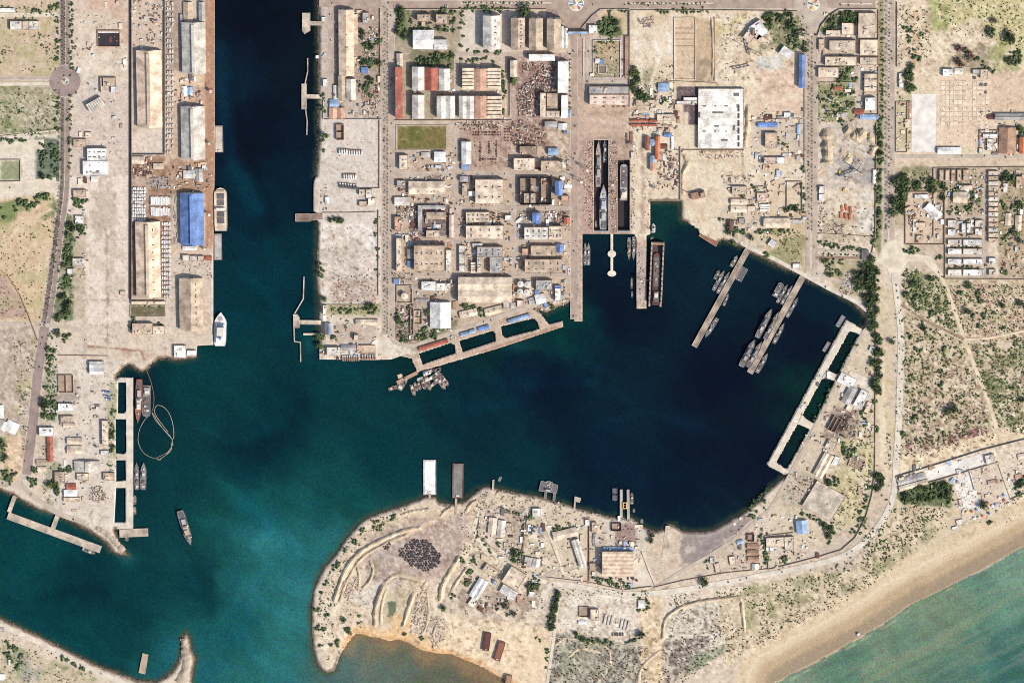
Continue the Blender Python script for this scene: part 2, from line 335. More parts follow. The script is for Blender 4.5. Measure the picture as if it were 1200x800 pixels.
paint(rc(739, 12, 945, 280), (219, 199, 168)); paint(rc(739, 12, 945, 280), (206, 180, 146), .7, thr=.55); paint(rc(744, 80, 768, 125), (150, 140, 110), .7, thr=.45); paint(rc(790, 20, 815, 94), (208, 180, 146)); paint(rc(815, 20, 838, 96), (196, 168, 132)); paint(rc(815, 70, 836, 95), (150, 132, 108), .7, thr=.5)
paint(rc(890, 14, 944, 60), (120, 118, 82), .8, thr=.4); paint(rc(836, 16, 894, 40), (196, 178, 116), .5, thr=.52); paint(rc(886, 66, 916, 84), (206, 202, 186), .8, 2, 3); paint(rc(884, 80, 942, 130), (214, 184, 154), .9); paint(rc(880, 140, 944, 172), (198, 180, 156), .9)
paint(rc(793, 101, 818, 118), (104, 86, 84), 1, .5, .2); paint(rc(801, 122, 818, 146), (104, 86, 84), 1, .5, .2); paint([(801, 131), (807, 131), (807, 146), (801, 146)], (216, 194, 164), 1, .5, .2)
paint(rc(895, 250, 945, 318), (196, 172, 134), .9); paint(rc(880, 266, 942, 310), (140, 136, 92), .7, thr=.53); paint(rc(845, 244, 895, 296), (204, 184, 154))
paint(rc(958, 14, 1032, 142), (204, 184, 158)); paint(rc(958, 100, 1000, 145), (140, 138, 92), .8, thr=.42); paint(rc(984, 73, 1004, 96), (120, 126, 84), .8, thr=.4); paint([(958, 34), (975, 14), (1006, 14), (1006, 26), (985, 28), (964, 40)], (92, 104, 64), .9, thr=.3)
paint(rc(958, 142, 1030, 310), (210, 190, 162)); paint(rc(962, 145, 1026, 220), (196, 180, 158)); paint(rc(975, 185, 1022, 215), (160, 150, 140), .7, thr=.4); paint(rc(964, 240, 1024, 285), (170, 150, 118), .6, thr=.55); paint(rc(1006, 225, 1026, 272), (208, 196, 176), .9, thr=.35)
paint(rc(1029, -40, 1036, 145), (146, 138, 96), .8, 1, 1); paint(rc(1026, 145, 1034, 300), (126, 124, 84), .85)
paint(rc(1050, -40, 1240, 190), (216, 194, 160)); paint([(1090, -40), (1240, -40), (1240, 80), (1170, 60), (1150, 20), (1100, 30)], (198, 184, 132), .9, 6, 10); paint([(1090, 0), (1112, 8), (1108, 34), (1092, 34)], (146, 152, 88), .7, 3, 6, thr=.45)
paint(rc(1050, 10, 1090, 76), (180, 150, 122), .6, thr=.55); paint(rc(1112, 46, 1160, 80), (120, 104, 82), .6, thr=.52); paint(rc(1160, 50, 1200, 90), (150, 150, 96), .7, thr=.5); paint(rc(1160, 84, 1240, 130), (212, 182, 152), .9); paint(rc(1050, 112, 1067, 176), (190, 176, 138), .9)
paint(rc(1100, 90, 1162, 170), (220, 192, 162), .9)
paint(rc(1045, 182, 1240, 196), (208, 184, 154), 1, 1, 1); paint(rc(1045, 196, 1094, 290), (192, 168, 136)); paint(rc(1044, 196, 1094, 262), (112, 116, 76), .7, thr=.5); paint(rc(1094, 196, 1158, 326), (196, 172, 144)); paint(rc(1060, 224, 1108, 286), (206, 180, 150)); paint(rc(1170, 196, 1240, 330), (182, 158, 128)); paint(rc(1170, 196, 1240, 290), (124, 122, 84), .6, thr=.5)
paint(rc(1096, 198, 1152, 252), (136, 128, 92), .6, thr=.48, nz=n2)
paint([(1056, 310), (1108, 322), (1240, 330), (1240, 516), (1054, 560)], (208, 186, 154)); paint([(1056, 310), (1108, 322), (1240, 330), (1240, 516), (1054, 560)], (166, 152, 112), .75, 3, 4, thr=.53, nz=n2); paint([(1080, 420), (1180, 420), (1150, 520), (1060, 540)], (150, 118, 100), .6, 3, 6, thr=.58, nz=n2)
paint([(1150, 330), (1240, 330), (1240, 400), (1130, 400), (1110, 340)], (196, 160, 134), .6, thr=.5); paint([(1140, 420), (1240, 400), (1240, 500), (1168, 500)], (124, 126, 84), .75, 3, 6, thr=.5); paint([(1056, 310), (1106, 330), (1112, 372), (1060, 355)], (116, 122, 78), .8, thr=.47)
paint([(1064, 520), (1160, 500), (1165, 518), (1064, 540)], (116, 74, 70), .75, 2, 5, thr=.5); paint([(1054, 536), (1240, 486), (1240, 516), (1160, 530), (1054, 558)], (222, 198, 160), .95, 2, 2)
paint([(1024, 320), (1050, 330), (1046, 560), (1024, 560)], (206, 184, 152)); paint([(1024, 320), (1050, 330), (1046, 560), (1024, 560)], (196, 176, 128), .7, thr=.6); paint([(1034, 268), (1062, 268), (1060, 340), (1030, 330)], (216, 196, 168), 1, 3, 2)
paint([(960, 300), (1028, 306), (1020, 350), (980, 345)], (176, 160, 124)); paint([(988, 318), (1006, 320), (1014, 344), (985, 336)], (186, 178, 168), .8)
# the south shore
paint([(1012, 378), (1026, 378), (1026, 560), (1012, 600), (960, 640), (905, 640), (905, 570), (925, 555)], (204, 184, 154)); paint([(985, 500), (1024, 500), (1024, 590), (990, 622), (972, 600)], (196, 180, 132), .8, thr=.42)
paint([(975, 478), (1005, 480), (1002, 516), (965, 512)], (150, 130, 112), .8); paint(rc(979, 487, 993, 506), (70, 58, 52), .9, 3, 4); paint([(933, 552), (960, 562), (942, 598), (915, 586)], (178, 164, 138), .9); paint([(922, 560), (956, 566), (936, 596)], (214, 180, 156), .5, thr=.5)
paint([(800, 622), (850, 612), (868, 600), (884, 606), (830, 655), (790, 664)], (150, 136, 126), 1, 2, 3); paint([(808, 628), (870, 600), (876, 606), (800, 650)], (206, 190, 168), .7, thr=.6)
paint([(765, 640), (792, 615), (800, 660), (770, 682)], (204, 180, 152)); paint(rc(708, 600, 756, 690), (206, 190, 166)); paint([(720, 612), (748, 612), (745, 636), (722, 640)], (150, 122, 110), .85, 3, 4)
paint([(540, 585), (600, 576), (700, 602), (705, 680), (560, 690)], (206, 186, 156)); paint([(545, 590), (566, 572), (580, 590), (560, 640), (548, 640)], (190, 172, 140), .8, thr=.45); paint(rc(560, 596, 616, 650), (200, 180, 154), .9); paint(rc(600, 598, 616, 640), (166, 148, 126), .8, 2, 2)
paint([(380, 690), (420, 616), (480, 592), (560, 580), (560, 640), (520, 700), (420, 740), (384, 780), (370, 740)], (208, 184, 154)); paint([(430, 630), (480, 610), (550, 600), (540, 660), (500, 680), (430, 690)], (180, 156, 138), .95, 5, 6); paint([(440, 630), (470, 620), (490, 670), (450, 700), (425, 690)], (190, 176, 158), .6, thr=.45)
paint([(405, 700), (450, 676), (466, 700), (440, 716)], (214, 200, 178), .8); paint([(436, 655), (447, 655), (446, 672), (436, 680)], (150, 138, 112), .8, 2, 3); paint([(448, 690), (490, 690), (480, 735), (446, 735)], (196, 178, 144), .8); paint([(454, 705), (464, 705), (462, 722), (454, 722)], (120, 126, 94), .95, 1.5, 2)
paint([(462, 718), (480, 726), (480, 752), (446, 748)], (222, 180, 128), .8); paint([(400, 740), (425, 730), (500, 745), (620, 790), (600, 800), (400, 760)], (220, 182, 132), .8, 3, 3); paint([(530, 720), (650, 735), (640, 830), (560, 790), (515, 762)], (224, 198, 160)); paint([(540, 700), (640, 690), (625, 725), (540, 730)], (150, 124, 104), .6, thr=.48)
paint([(378, 690), (372, 740), (382, 786), (396, 770), (410, 745), (400, 700)], (218, 200, 170), .8); paint([(663, 696), (746, 696), (744, 745), (655, 738)], (216, 200, 176)); paint([(650, 742), (758, 758), (762, 830), (640, 830)], (184, 174, 148)); paint([(650, 742), (760, 756), (762, 830), (640, 830)], (110, 104, 90), .85, 3, 4, thr=.52, nz=n2)
paint([(660, 748), (700, 756), (720, 790), (660, 800)], (150, 150, 120), .5, thr=.5); paint([(776, 712), (866, 700), (872, 742), (790, 790), (772, 790)], (208, 196, 170)); paint([(776, 750), (830, 745), (835, 770), (790, 800), (772, 800)], (112, 100, 90), .85, 3, 5, thr=.46, nz=n2); paint([(784, 716), (860, 704), (866, 740), (790, 745)], (112, 92, 84), .7, thr=.62, nz=n2)
paint([(810, 772), (875, 740), (870, 752), (800, 795)], (140, 146, 112), .8, 2, 3); paint([(748, 690), (776, 690), (780, 830), (752, 830)], (210, 184, 146), .9)
paint([(-40, 735), (112, 792), (108, 830), (-40, 830)], (198, 178, 146), .9); paint([(-40, 740), (112, 794), (108, 830), (-40, 830)], GRN, .65, thr=.55); paint([(20, 765), (50, 775), (46, 800), (28, 800)], (170, 160, 150), .6, thr=.45)
SH = [(x - 14, y - 22) for x, y in BEACH]
paint([(840, 700), (1020, 650), (1050, 580), (1120, 560), (1180, 610), (1000, 700), (850, 780)], (206, 184, 148), .9, 4, 5); paint([(870, 690), (1020, 660), (1060, 610), (1100, 620), (1010, 690), (870, 740)], (140, 138, 96), .6, 4, 5, thr=.52)
paint([(965, 640), (1010, 630), (1005, 668), (968, 672)], (190, 172, 148), .9)
paint([(1050, 556), (1200, 512), (1240, 500), (1240, 590), (1130, 610), (1116, 560), (1060, 570)], (216, 196, 168), .9); paint([(1050, 576), (1108, 560), (1116, 596), (1056, 590)], (92, 104, 66), .9, 2, 3)
bw = dbeach + (n1 - 0.5) * 6
inl = inside(EAST, vx, vy) | (dbeach < 1.2)
def band(lo, hi, rgb, f=2.0, a=1.0):
    m = sstep(lo - f, lo + f, bw) * sstep(hi + f, hi - f, bw) * inl * a
    C[:] = C * (1 - m[:, None]) + np.array(rgb, float) * m[:, None]
band(-9, 50, (212, 188, 150), 3); band(34, 37, (228, 208, 176), 1.5, .6); band(-9, 26, (182, 156, 120), 5); band(-9, 15, (152, 132, 106), 4, .9)
# dark wet rock along the natural shores, orange beach round the lagoon
rk = sstep(4.2, 1.6, dnat + (n2 - 0.5) * 3) * (dbeach > 60) * (dlag > 12)
C[:] = C * (1 - .85 * rk[:, None]) + np.array((112, 92, 76.)) * .85 * rk[:, None]
rk2 = sstep(8.5, 4.5, dnat + (n2 - 0.5) * 3) * (dbeach > 60) * (dlag > 12) * (1 - rk)
C[:] = C * (1 - .35 * rk2[:, None]) + np.array((214, 198, 176.)) * .35 * rk2[:, None]
lg = sstep(7, 2, dlag + (n1 - .5) * 6) * .8
C[:] = C * (1 - lg[:, None]) + np.array((206, 160, 110.)) * lg[:, None]
# tracks beaten into the dirt
for pts, w, c in [([(100, 405), (165, 411), (169, 421)], 1.6, (140, 98, 76)), ([(1073, -20), (1073, 45), (1074, 85)], 3.5, (222, 186, 146)), ([(96, -10), (94, 60), (100, 110)], 5, (214, 192, 168)),
                  ([(0, 290), (28, 262), (60, 245)], 3, (216, 190, 156)), ([(392, 690), (396, 720), (390, 760), (384, 780)], 5, (218, 190, 152)), ([(393, 712), (400, 680), (428, 648), (450, 630)], 6, (214, 188, 154)),
                  ([(450, 640), (480, 625), (530, 600)], 5, (214, 186, 154)), ([(552, 640), (530, 670), (512, 690), (510, 710), (525, 726), (560, 735), (620, 735), (632, 710), (640, 690)], 7, (224, 202, 168)),
                  ([(768, 735), (770, 770), (768, 830)], 5, (214, 184, 142)), ([(868, 700), (960, 690)], 3, (214, 192, 158)), ([(1010, 620), (1050, 640), (1000, 660)], 3, (214, 192, 158)),
                  ([(958, 208), (972, 212), (1000, 214)], 5, (216, 196, 168)), ([(740, 60), (770, 40), (790, 18)], 5, (222, 202, 172)), ([(762, 100), (772, 70), (782, 30)], 4, (226, 206, 176)),
                  ([(0, 460), (30, 480)], 3, (206, 188, 164)), ([(1032, 420), (1036, 560)], 8, (224, 204, 170)), ([(130, 200), (130, 400)], 2, (206, 186, 162)), ([(124, 270), (126, 400)], 1, (176, 152, 130)),
                  ([(90, 335), (150, 352), (124, 352)], 1, (190, 166, 142)), ([(58, 450), (58, 480)], 2, (150, 150, 120)), ([(1036, 440), (1030, 450)], 2, (190, 166, 130))]:
    stroke(pts, w, c, .85)
for q in range(90):
    a = np.random.RandomState(q); x, y, an, L = a.rand() * 1200, a.rand() * 800, a.rand() * 6.28, 8 + 30 * a.rand(); stroke([(x, y), (x + L * .5 * math.cos(an), y + L * .5 * math.sin(an)), (x + L * math.cos(an + .5), y + L * math.sin(an + .5))], .8 + 2.5 * a.rand() ** 2, [(228, 212, 188), (164, 140, 120), (186, 164, 142)][q % 3], .45, 1.2, 2)
paint(rc(153, 358, 193, 370), (98, 92, 64), .9, 1, 1)
for x0, y0, x1, y1, w, c in [(118, 208, 116, 275, 5, (190, 168, 146)), (128, 215, 132, 300, 7, (194, 174, 152)), (125, 275, 125.5, 415, 1, (158, 134, 114)), (88, 352, 150, 352, .9, (170, 146, 124)), (88, 337, 110, 338, .9, (150, 126, 106)), (100, 280, 150, 281, .8, (188, 166, 144)), (104, 282, 104, 330, .8, (194, 174, 152)), (112, 300, 140, 330, 3, (198, 178, 156)), (132, 306, 128, 330, 4, (196, 174, 150)), (98, 92, 118, 110, 4, (214, 204, 188)), (110, 40, 100, 90, 6, (224, 208, 186)), (690, 135, 755, 128, 5, (178, 150, 128)), (690, 140, 760, 150, 4, (206, 182, 158)), (752, 160, 752, 272, 4, (172, 144, 122)), (676, 40, 676, 370, 1.2, (150, 128, 112)), (670, 30, 670, 370, 1, (196, 176, 156)), (450, 0, 450, 390, 1, (160, 144, 128)), (744, 40, 752, 110, 6, (228, 212, 188)), (768, 48, 770, 70, 5, (238, 228, 210)), (783, 40, 784, 60, 4, (240, 230, 214)), (890, 110, 920, 98, 6, (190, 160, 132)), (905, 120, 935, 112, 4, (226, 206, 176)), (880, 90, 900, 125, 5, (224, 204, 174))]: stroke([(x0, y0), ((x0 + x1) / 2 + 1.5, (y0 + y1) / 2 - 1), (x1, y1)], w, c, .7, 1.5, 2.5)
rough = np.full(len(vx), .72)
for pl in [[(1056, 310), (1240, 330), (1240, 516), (1054, 560)], [(380, 690), (420, 616), (480, 592), (560, 580), (640, 600), (650, 720), (600, 790), (384, 780), (362, 740)], [(640, 690), (880, 680), (1020, 640), (1050, 570), (1120, 600), (1000, 700), (850, 790), (640, 830)], rc(958, 142, 1030, 310), rc(840, 14, 944, 100), rc(0, 100, 68, 158), rc(376, 262, 446, 358), rc(463, 350, 500, 420), rc(600, 60, 668, 200), rc(1050, 0, 1200, 90), rc(154, 183, 201, 350), [(960, 480), (1025, 470), (1025, 590), (980, 620)], rc(0, 384, 45, 560)]:
    rough = np.maximum(rough, .72 + .65 * sstep(-6, 6, segdist(pl, vx, vy, True) * np.where(inside(pl, vx, vy), 1, -1)))
rough *= 1 - .7 * sstep(44, 34, dbeach)
for pl in [[(1056, 350), (1240, 330), (1240, 516), (1054, 560)], [(650, 742), (870, 700), (870, 750), (760, 830), (640, 830)]]: rough += .6 * sstep(-6, 6, segdist(pl, vx, vy, True) * np.where(inside(pl, vx, vy), 1, -1))
C *= np.array((1.0, 1.016, 1.05))
C += (((n2 - 0.5) * 34 + (n4 - 0.5) * 44) * rough)[:, None]
n5 = fbm(vx, vy, 3.4, 2, 9); sp = sstep(.68, .80, n5) * .4 * rough
C[:] = C * (1 - sp[:, None]) + np.array((120, 98, 82.)) * sp[:, None]
sp = sstep(.70, .80, fbm(vx, vy, 4.2, 2, 12)) * .4 * rough
C[:] = C * (1 - sp[:, None]) + np.array((232, 216, 194.)) * sp[:, None]
C = np.clip(C, 8, 250)

# ------------------------------------------------------------------ water colours: silt and depth
WP = [(300, 20, 6, 22, 42), (300, 150, 5, 23, 44), (355, 60, 8, 28, 44), (262, 100, 8, 34, 58), (300, 250, 5, 38, 62), (345, 220, 5, 34, 56), (300, 350, 5, 50, 74), (340, 330, 5, 46, 70), (250, 450, 8, 57, 76), (400, 450, 8, 56, 78), (300, 520, 5, 46, 70), (340, 470, 5, 46, 68),
      (200, 560, 8, 55, 74), (150, 700, 8, 60, 82), (100, 690, 6, 50, 74), (40, 640, 9, 68, 86), (100, 740, 8, 64, 84), (300, 600, 14, 78, 94), (312, 640, 36, 112, 112), (345, 690, 38, 112, 112), (330, 745, 38, 112, 110), (300, 790, 36, 108, 108), (355, 660, 30, 102, 106), (296, 700, 32, 104, 106), (270, 740, 18, 84, 98), (240, 680, 8, 56, 78), (285, 690, 20, 84, 98), (240, 790, 24, 92, 104),
      (450, 540, 6, 54, 76), (400, 580, 14, 72, 88), (550, 480, 5, 42, 66), (600, 430, 5, 34, 60), (650, 450, 4, 30, 58), (700, 540, 4, 32, 58), (800, 560, 4, 28, 54), (850, 450, 4, 23, 50), (720, 350, 5, 26, 50), (950, 400, 5, 26, 52), (800, 300, 7, 36, 58), (780, 250, 14, 52, 62), (900, 540, 4, 24, 52), (960, 360, 6, 34, 58), (600, 550, 6, 46, 68),
      (430, 775, 82, 106, 96), (480, 790, 84, 106, 94), (540, 792, 114, 106, 82), (500, 775, 98, 102, 82), (410, 790, 66, 104, 100), (440, 760, 100, 104, 84), (520, 800, 92, 106, 88), (1180, 700, 78, 134, 110), (1000, 790, 76, 130, 104), (1180, 780, 46, 104, 94), (1100, 720, 96, 138, 108), (1060, 760, 82, 132, 104), (1150, 760, 60, 118, 100), (1030, 760, 96, 140, 110), (1190, 660, 92, 142, 116), (930, 798, 92, 138, 108),
      (142, 470, 6, 42, 62), (142, 560, 6, 42, 62), (512, 414, 6, 44, 56), (560, 402, 6, 42, 54), (610, 385, 6, 42, 54), (990, 412, 10, 40, 46), (958, 470, 8, 44, 48), (930, 522, 8, 40, 48), (30, 590, 8, 56, 74), (660, 368, 6, 52, 64)]
W = np.zeros((len(vx), 3)); ws = np.zeros(len(vx))
wpx = vx + (fbm(vx, vy, 40, 3, 21) - .5) * 50; wpy = vy + (fbm(vx, vy, 40, 3, 22) - .5) * 50
for x, y, r, g, b in WP:
    w = 1.0 / ((wpx - x) ** 2 + (wpy - y) ** 2 + 120.0) ** 1.6
    W += w[:, None] * np.array((r, g, b), float); ws += w
W /= ws[:, None]
ux, uy = wpx * .8 + wpy * .6, wpy * .8 - wpx * .6
stk = fbm(ux / 4.0, uy, 16, 4, 23) - .5; stk2 = fbm(vx, vy, 34, 5, 24) - .5
W *= (1 + stk * .24 + stk2 * .13)[:, None]
sea = (vx > 880) & (vy > 600)
bd = fbm((vx * .88 - vy * .47) / 9, vx * .47 + vy * .88, 7, 4, 25) - .5
W[sea] *= (1 + bd[sea] * .35)[:, None]
W[sea] = W[sea] * (1 - .35 * sstep(.02, .2, bd[sea]))[:, None] + np.array((112, 128, 96.)) * (.35 * sstep(.02, .2, bd[sea]))[:, None]
sh = sstep(7, 0, dnat + (n2 - .5) * 5) * (dbeach > 60)
W[:] = W * (1 - .7 * sh[:, None]) + np.array((72, 76, 66.)) * .7 * sh[:, None]
lw = sstep(22, 0, dlag + (n1 - .5) * 22)
W[:] = W * (1 - .7 * lw[:, None]) + np.array((148, 126, 90.)) * .7 * lw[:, None]
fo = sstep(1.8, .6, dbeach + (n2 - .5) * 2.2) * sstep(.54, .60, fbm(vx, vy, 13, 2, 41))
fo = np.maximum(fo, .5 * sstep(1.4, .3, abs(dbeach - 4.5 + (n3 - .5) * 8)) * sstep(.56, .64, fbm(vx, vy, 17, 2, 43)))
W[:] = W * (1 - .7 * fo[:, None]) + np.array((216, 206, 184.)) * .7 * fo[:, None]
def wstroke(pts, w, f, nm=16):
    d = segdist(pts, vx, vy); m = sstep(w, 0, d + (n1 - .5) * nm); W[:] = W * (1 + (f - 1) * m)[:, None]
for pts, w, f in [([(256, 60), (262, 110), (270, 170), (280, 205), (300, 240)], 20, 1.28), ([(268, 100), (284, 170), (304, 215), (320, 260)], 12, .86), ([(300, 640), (318, 622), (336, 622), (346, 634), (350, 652)], 6, 1.07), ([(290, 720), (296, 690), (310, 664)], 8, 1.06), ([(235, 500), (270, 520), (330, 496)], 8, 1.08), ([(250, 520), (300, 530), (340, 505), (350, 480)], 22, .88), ([(560, 440), (620, 452), (690, 446), (740, 470)], 12, 1.1), ([(660, 400), (700, 430), (690, 470)], 12, 1.08), ([(50, 700), (110, 690), (170, 730)], 14, .88), ([(225, 645), (240, 680), (262, 700)], 14, .93), ([(700, 500), (760, 480), (820, 500)], 12, 1.08), ([(520, 470), (560, 480), (600, 470)], 9, 1.08), ([(218, 648), (222, 668), (232, 690)], 4, 1.08), ([(270, 270), (300, 290), (330, 280)], 9, 1.08), ([(262, 280), (280, 300), (300, 340)], 9, 1.08)]: wstroke(pts, w, f)
for x, y, rx, ry in [(608, 405, 18, 7), (148, 655, 10, 8), (362, 402, 8, 14), (60, 600, 20, 6)]:
    m = np.exp(-((vx - x) / rx) ** 2 - ((vy - y) / ry) ** 2) * .35
    W[:] = W * (1 - m[:, None]) + np.array((40, 110, 120.)) * m[:, None]
g_ = W[:, 1].copy()
W[:, 2] *= .64 + .20 * sstep(20, 46, g_) + .12 * sstep(66, 98, g_); W[:, 0] += 3 * sstep(60, 20, g_) + 3 * sstep(60, 100, g_); W[:, 1] *= 1 - .32 * sstep(46, 20, g_) - .04 * sstep(40, 70, g_)
W *= (1 - .06 * sstep(24, 40, g_) * sstep(80, 60, g_))[:, None]; W[sea] = W[sea] * np.array((1.10, .97, 1.0)) + np.array((6, 6, 6.))
W[:, 2] *= 1 - .07 * sstep(34, 50, g_) * sstep(110, 90, g_)
W = np.clip(W, 2, 220)

def ground_mat():
    m = bpy.data.materials.new("soil_and_gravel"); m.use_nodes = True; t = m.node_tree; N = t.nodes; L = t.links
    b = N["Principled BSDF"]; b.inputs["Roughness"].default_value = 0.95; b.inputs["Specular IOR Level"].default_value = 0.1
    a = N.new("ShaderNodeVertexColor"); a.layer_name = "Col"; g = N.new("ShaderNodeNewGeometry")
    n = N.new("ShaderNodeTexNoise"); n.inputs["Scale"].default_value = 0.30; n.inputs["Detail"].default_value = 6; n.inputs["Roughness"].default_value = 0.65
    L.new(g.outputs["Position"], n.inputs["Vector"])
    r = N.new("ShaderNodeMapRange"); r.inputs[1].default_value = .28; r.inputs[2].default_value = .72; r.inputs[3].default_value = .74; r.inputs[4].default_value = 1.20
    L.new(n.outputs[0], r.inputs[0]); s = N.new("ShaderNodeVectorMath"); s.operation = 'SCALE'; L.new(a.outputs[0], s.inputs[0]); L.new(r.outputs[0], s.inputs["Scale"])
    L.new(s.outputs[0], b.inputs["Base Color"])
    n2_ = N.new("ShaderNodeTexNoise"); n2_.inputs["Scale"].default_value = 0.16; n2_.inputs["Detail"].default_value = 5; L.new(g.outputs["Position"], n2_.inputs["Vector"])
    bu = N.new("ShaderNodeBump"); bu.inputs["Strength"].default_value = 0.5; bu.inputs["Distance"].default_value = 1.0; L.new(n2_.outputs[0], bu.inputs["Height"]); L.new(bu.outputs[0], b.inputs["Normal"])
    return m
def water_mat():
    m = bpy.data.materials.new("harbour_water"); m.use_nodes = True; t = m.node_tree; N = t.nodes; L = t.links
    b = N["Principled BSDF"]; b.inputs["Roughness"].default_value = 0.22; b.inputs["Specular IOR Level"].default_value = 0.05
    a = N.new("ShaderNodeVertexColor"); a.layer_name = "Col"; g = N.new("ShaderNodeNewGeometry")
    n = N.new("ShaderNodeTexNoise"); n.inputs["Scale"].default_value = 0.26; n.inputs["Detail"].default_value = 3; n.inputs["Roughness"].default_value = .7; L.new(g.outputs["Position"], n.inputs["Vector"])
    r = N.new("ShaderNodeMapRange"); r.data_type = 'FLOAT_VECTOR'
    for i, v in ((7, (.3,) * 3), (8, (.7,) * 3), (9, (.50, .52, .50)), (10, (1.50, 1.48, 1.50))): r.inputs[i].default_value = v
    L.new(n.outputs[1], r.inputs[6]); s = N.new("ShaderNodeVectorMath"); s.operation = 'MULTIPLY'; L.new(a.outputs[0], s.inputs[0]); L.new(r.outputs[1], s.inputs[1])
    L.new(s.outputs[0], b.inputs["Base Color"])
    bu = N.new("ShaderNodeBump"); bu.inputs["Strength"].default_value = 0.5; bu.inputs["Distance"].default_value = .5; L.new(n.outputs[0], bu.inputs["Height"]); L.new(bu.outputs[0], b.inputs["Normal"])
    return m
def tomesh(name, cells, z, cols, m, side=0.0):
    idx = np.arange(NX * NY).reshape(NX, NY)
    q = np.stack([idx[:-1, :-1][cells], idx[:-1, 1:][cells], idx[1:, 1:][cells], idx[1:, :-1][cells]], 1)      # y runs down the map: this winds upwards
    wx, wy = G(vx, vy, z)
    V = np.stack([wx, wy, z], 1); F = q; cc = cols
    if side:
        e = np.concatenate([q[:, [0, 1]], q[:, [1, 2]], q[:, [2, 3]], q[:, [3, 0]]])
        key = np.sort(e, 1); k = key[:, 0].astype(np.int64) * (NX * NY) + key[:, 1]
        u, inv, cnt = np.unique(k, return_inverse=True, return_counts=True); e = e[cnt[inv] == 1]
        bv = np.unique(e); mp = np.full(NX * NY, -1); mp[bv] = np.arange(len(bv)) + len(V)
        low = V[bv].copy(); low[:, 2] = side; V = np.concatenate([V, low]); cc = np.concatenate([cols, cols[bv] * .9])
        F = np.concatenate([q, np.stack([e[:, 1], e[:, 0], mp[e[:, 0]], mp[e[:, 1]]], 1)])
    used = np.unique(F); mp = np.full(len(V), -1); mp[used] = np.arange(len(used))
    return link(name, fmesh(name, V[used], mp[F], m, cc[used]))
slope = sstep(0, 4.5, dnat); zl = np.where(dbeach < 60, LZ * sstep(0, 26, dbeach), np.where(dlag < 14, LZ * sstep(0, 12, dlag), LZ * slope)); zl = np.maximum(zl, 0.02)
o = tomesh("ground", land, zl, lin(C) * KA, ground_mat(), -9.0); o["kind"] = "structure"
o = tomesh("water", water, np.zeros(len(vx)), lin(W) * 0.58, water_mat()); o["kind"] = "structure"
# ------------------------------------------------------------------ roads and yards: sheets, each a little above the one below
SHEETS = []
def nextz(pts, pad):                                     # a sheet lies just above those it overlaps
    p = np.array(pts, float); a = (p[:, 0].min() - pad, p[:, 1].min() - pad, p[:, 0].max() + pad, p[:, 1].max() + pad)
    lv = 1 + max([l for b, l in SHEETS if a[0] < b[2] and b[0] < a[2] and a[1] < b[3] and b[1] < a[3]], default=0)
    SHEETS.append((a, lv)); return LZ + .06 + .035 * lv
def surf(name, rgb, **k): return mat(name, rgb, rough=.9, stain=k.get('stain', .22), fine=.10, vary=0, spec=.15)
ROADC = dict(west=(160, 141, 132), lane_shade=(136, 119, 112), asphalt=(178, 157, 141), dark=(134, 118, 112), pale=(196, 180, 162), path=(224, 210, 186), pondmud=(112, 116, 90), dirt=(224, 204, 172), kerb=(206, 190, 170), grey=(190, 172, 156), conc=(222, 208, 188), lot=(214, 196, 174), brown=(160, 132, 112), shingle=(222, 210, 192))
def smooth(pts, n=6):
    p = np.array(pts, float)
    if len(p) < 3: return p
    q = np.concatenate([[2 * p[0] - p[1]], p, [2 * p[-1] - p[-2]]]); out = []
    for i in range(1, len(q) - 2):
        for t in np.linspace(0, 1, n, endpoint=False):
            a, b, c, d = q[i - 1], q[i], q[i + 1], q[i + 2]
            out.append(.5 * ((2 * b) + (c - a) * t + (2 * a - 5 * b + 4 * c - d) * t * t + (3 * b - a - 3 * c + d) * t ** 3))
    out.append(p[-1]); return np.array(out)
def strip(pts, w, z, curve):
    p = smooth(pts) if curve else np.array(pts, float)
    d = np.gradient(p, axis=0) if len(p) > 2 else np.repeat([p[1] - p[0]], 2, 0)
    if not curve and len(p) > 2:
        s = np.diff(p, axis=0); s /= np.linalg.norm(s, axis=1)[:, None]; d = np.concatenate([[s[0]], s[:-1] + s[1:], [s[-1]]])
    d = d / np.linalg.norm(d, axis=1)[:, None]; nrm = np.stack([-d[:, 1], d[:, 0]], 1) * w / 2
    m = M(); a = [G(*q, z) + (z,) for q in p + nrm]; b = [G(*q, z) + (z,) for q in p - nrm]
    for i in range(len(p) - 1): m.quad(a[i], a[i + 1], b[i + 1], b[i])
    return m
ROADS = []
def road(pts, w, c='asphalt', name='road', edge=None, curve=True):
    ROADS.append((smooth(pts) if curve else np.array(pts, float), w / 2 + .6))
    if edge: o = strip(pts, w + edge, nextz(pts, w / 2 + 2), curve).build("kerb", surf("kerb_stone", ROADC['kerb'])); o["kind"] = "structure"
    o = strip(pts, w, nextz(pts, w / 2 + 2), curve).build(name, surf("road_" + c, ROADC[c])); o["kind"] = "structure"
def yard(poly, c='conc', name='concrete_yard', stain=.22):
    z = nextz(poly, 1); m = M(); m.poly([G(x, y, z) + (z,) for x, y in poly]); o = m.build(name, surf("yard_" + c, ROADC.get(c) or PAL[c], stain=stain)); o["kind"] = "structure"
    if len(m.f[0]) > 4:
        import bmesh
        bm = bmesh.new(); bm.from_mesh(o.data); bmesh.ops.triangulate(bm, faces=bm.faces[:]); bm.to_mesh(o.data); bm.free()
    return o
def disc(cx, cy, r, c, name): return yard([(cx + r * math.cos(i * .2618), cy + r * math.sin(i * .2618)) for i in range(24)], c, name)
def rect(x0, y0, x1, y1): return [(x0, y1), (x1, y1), (x1, y0), (x0, y0)]

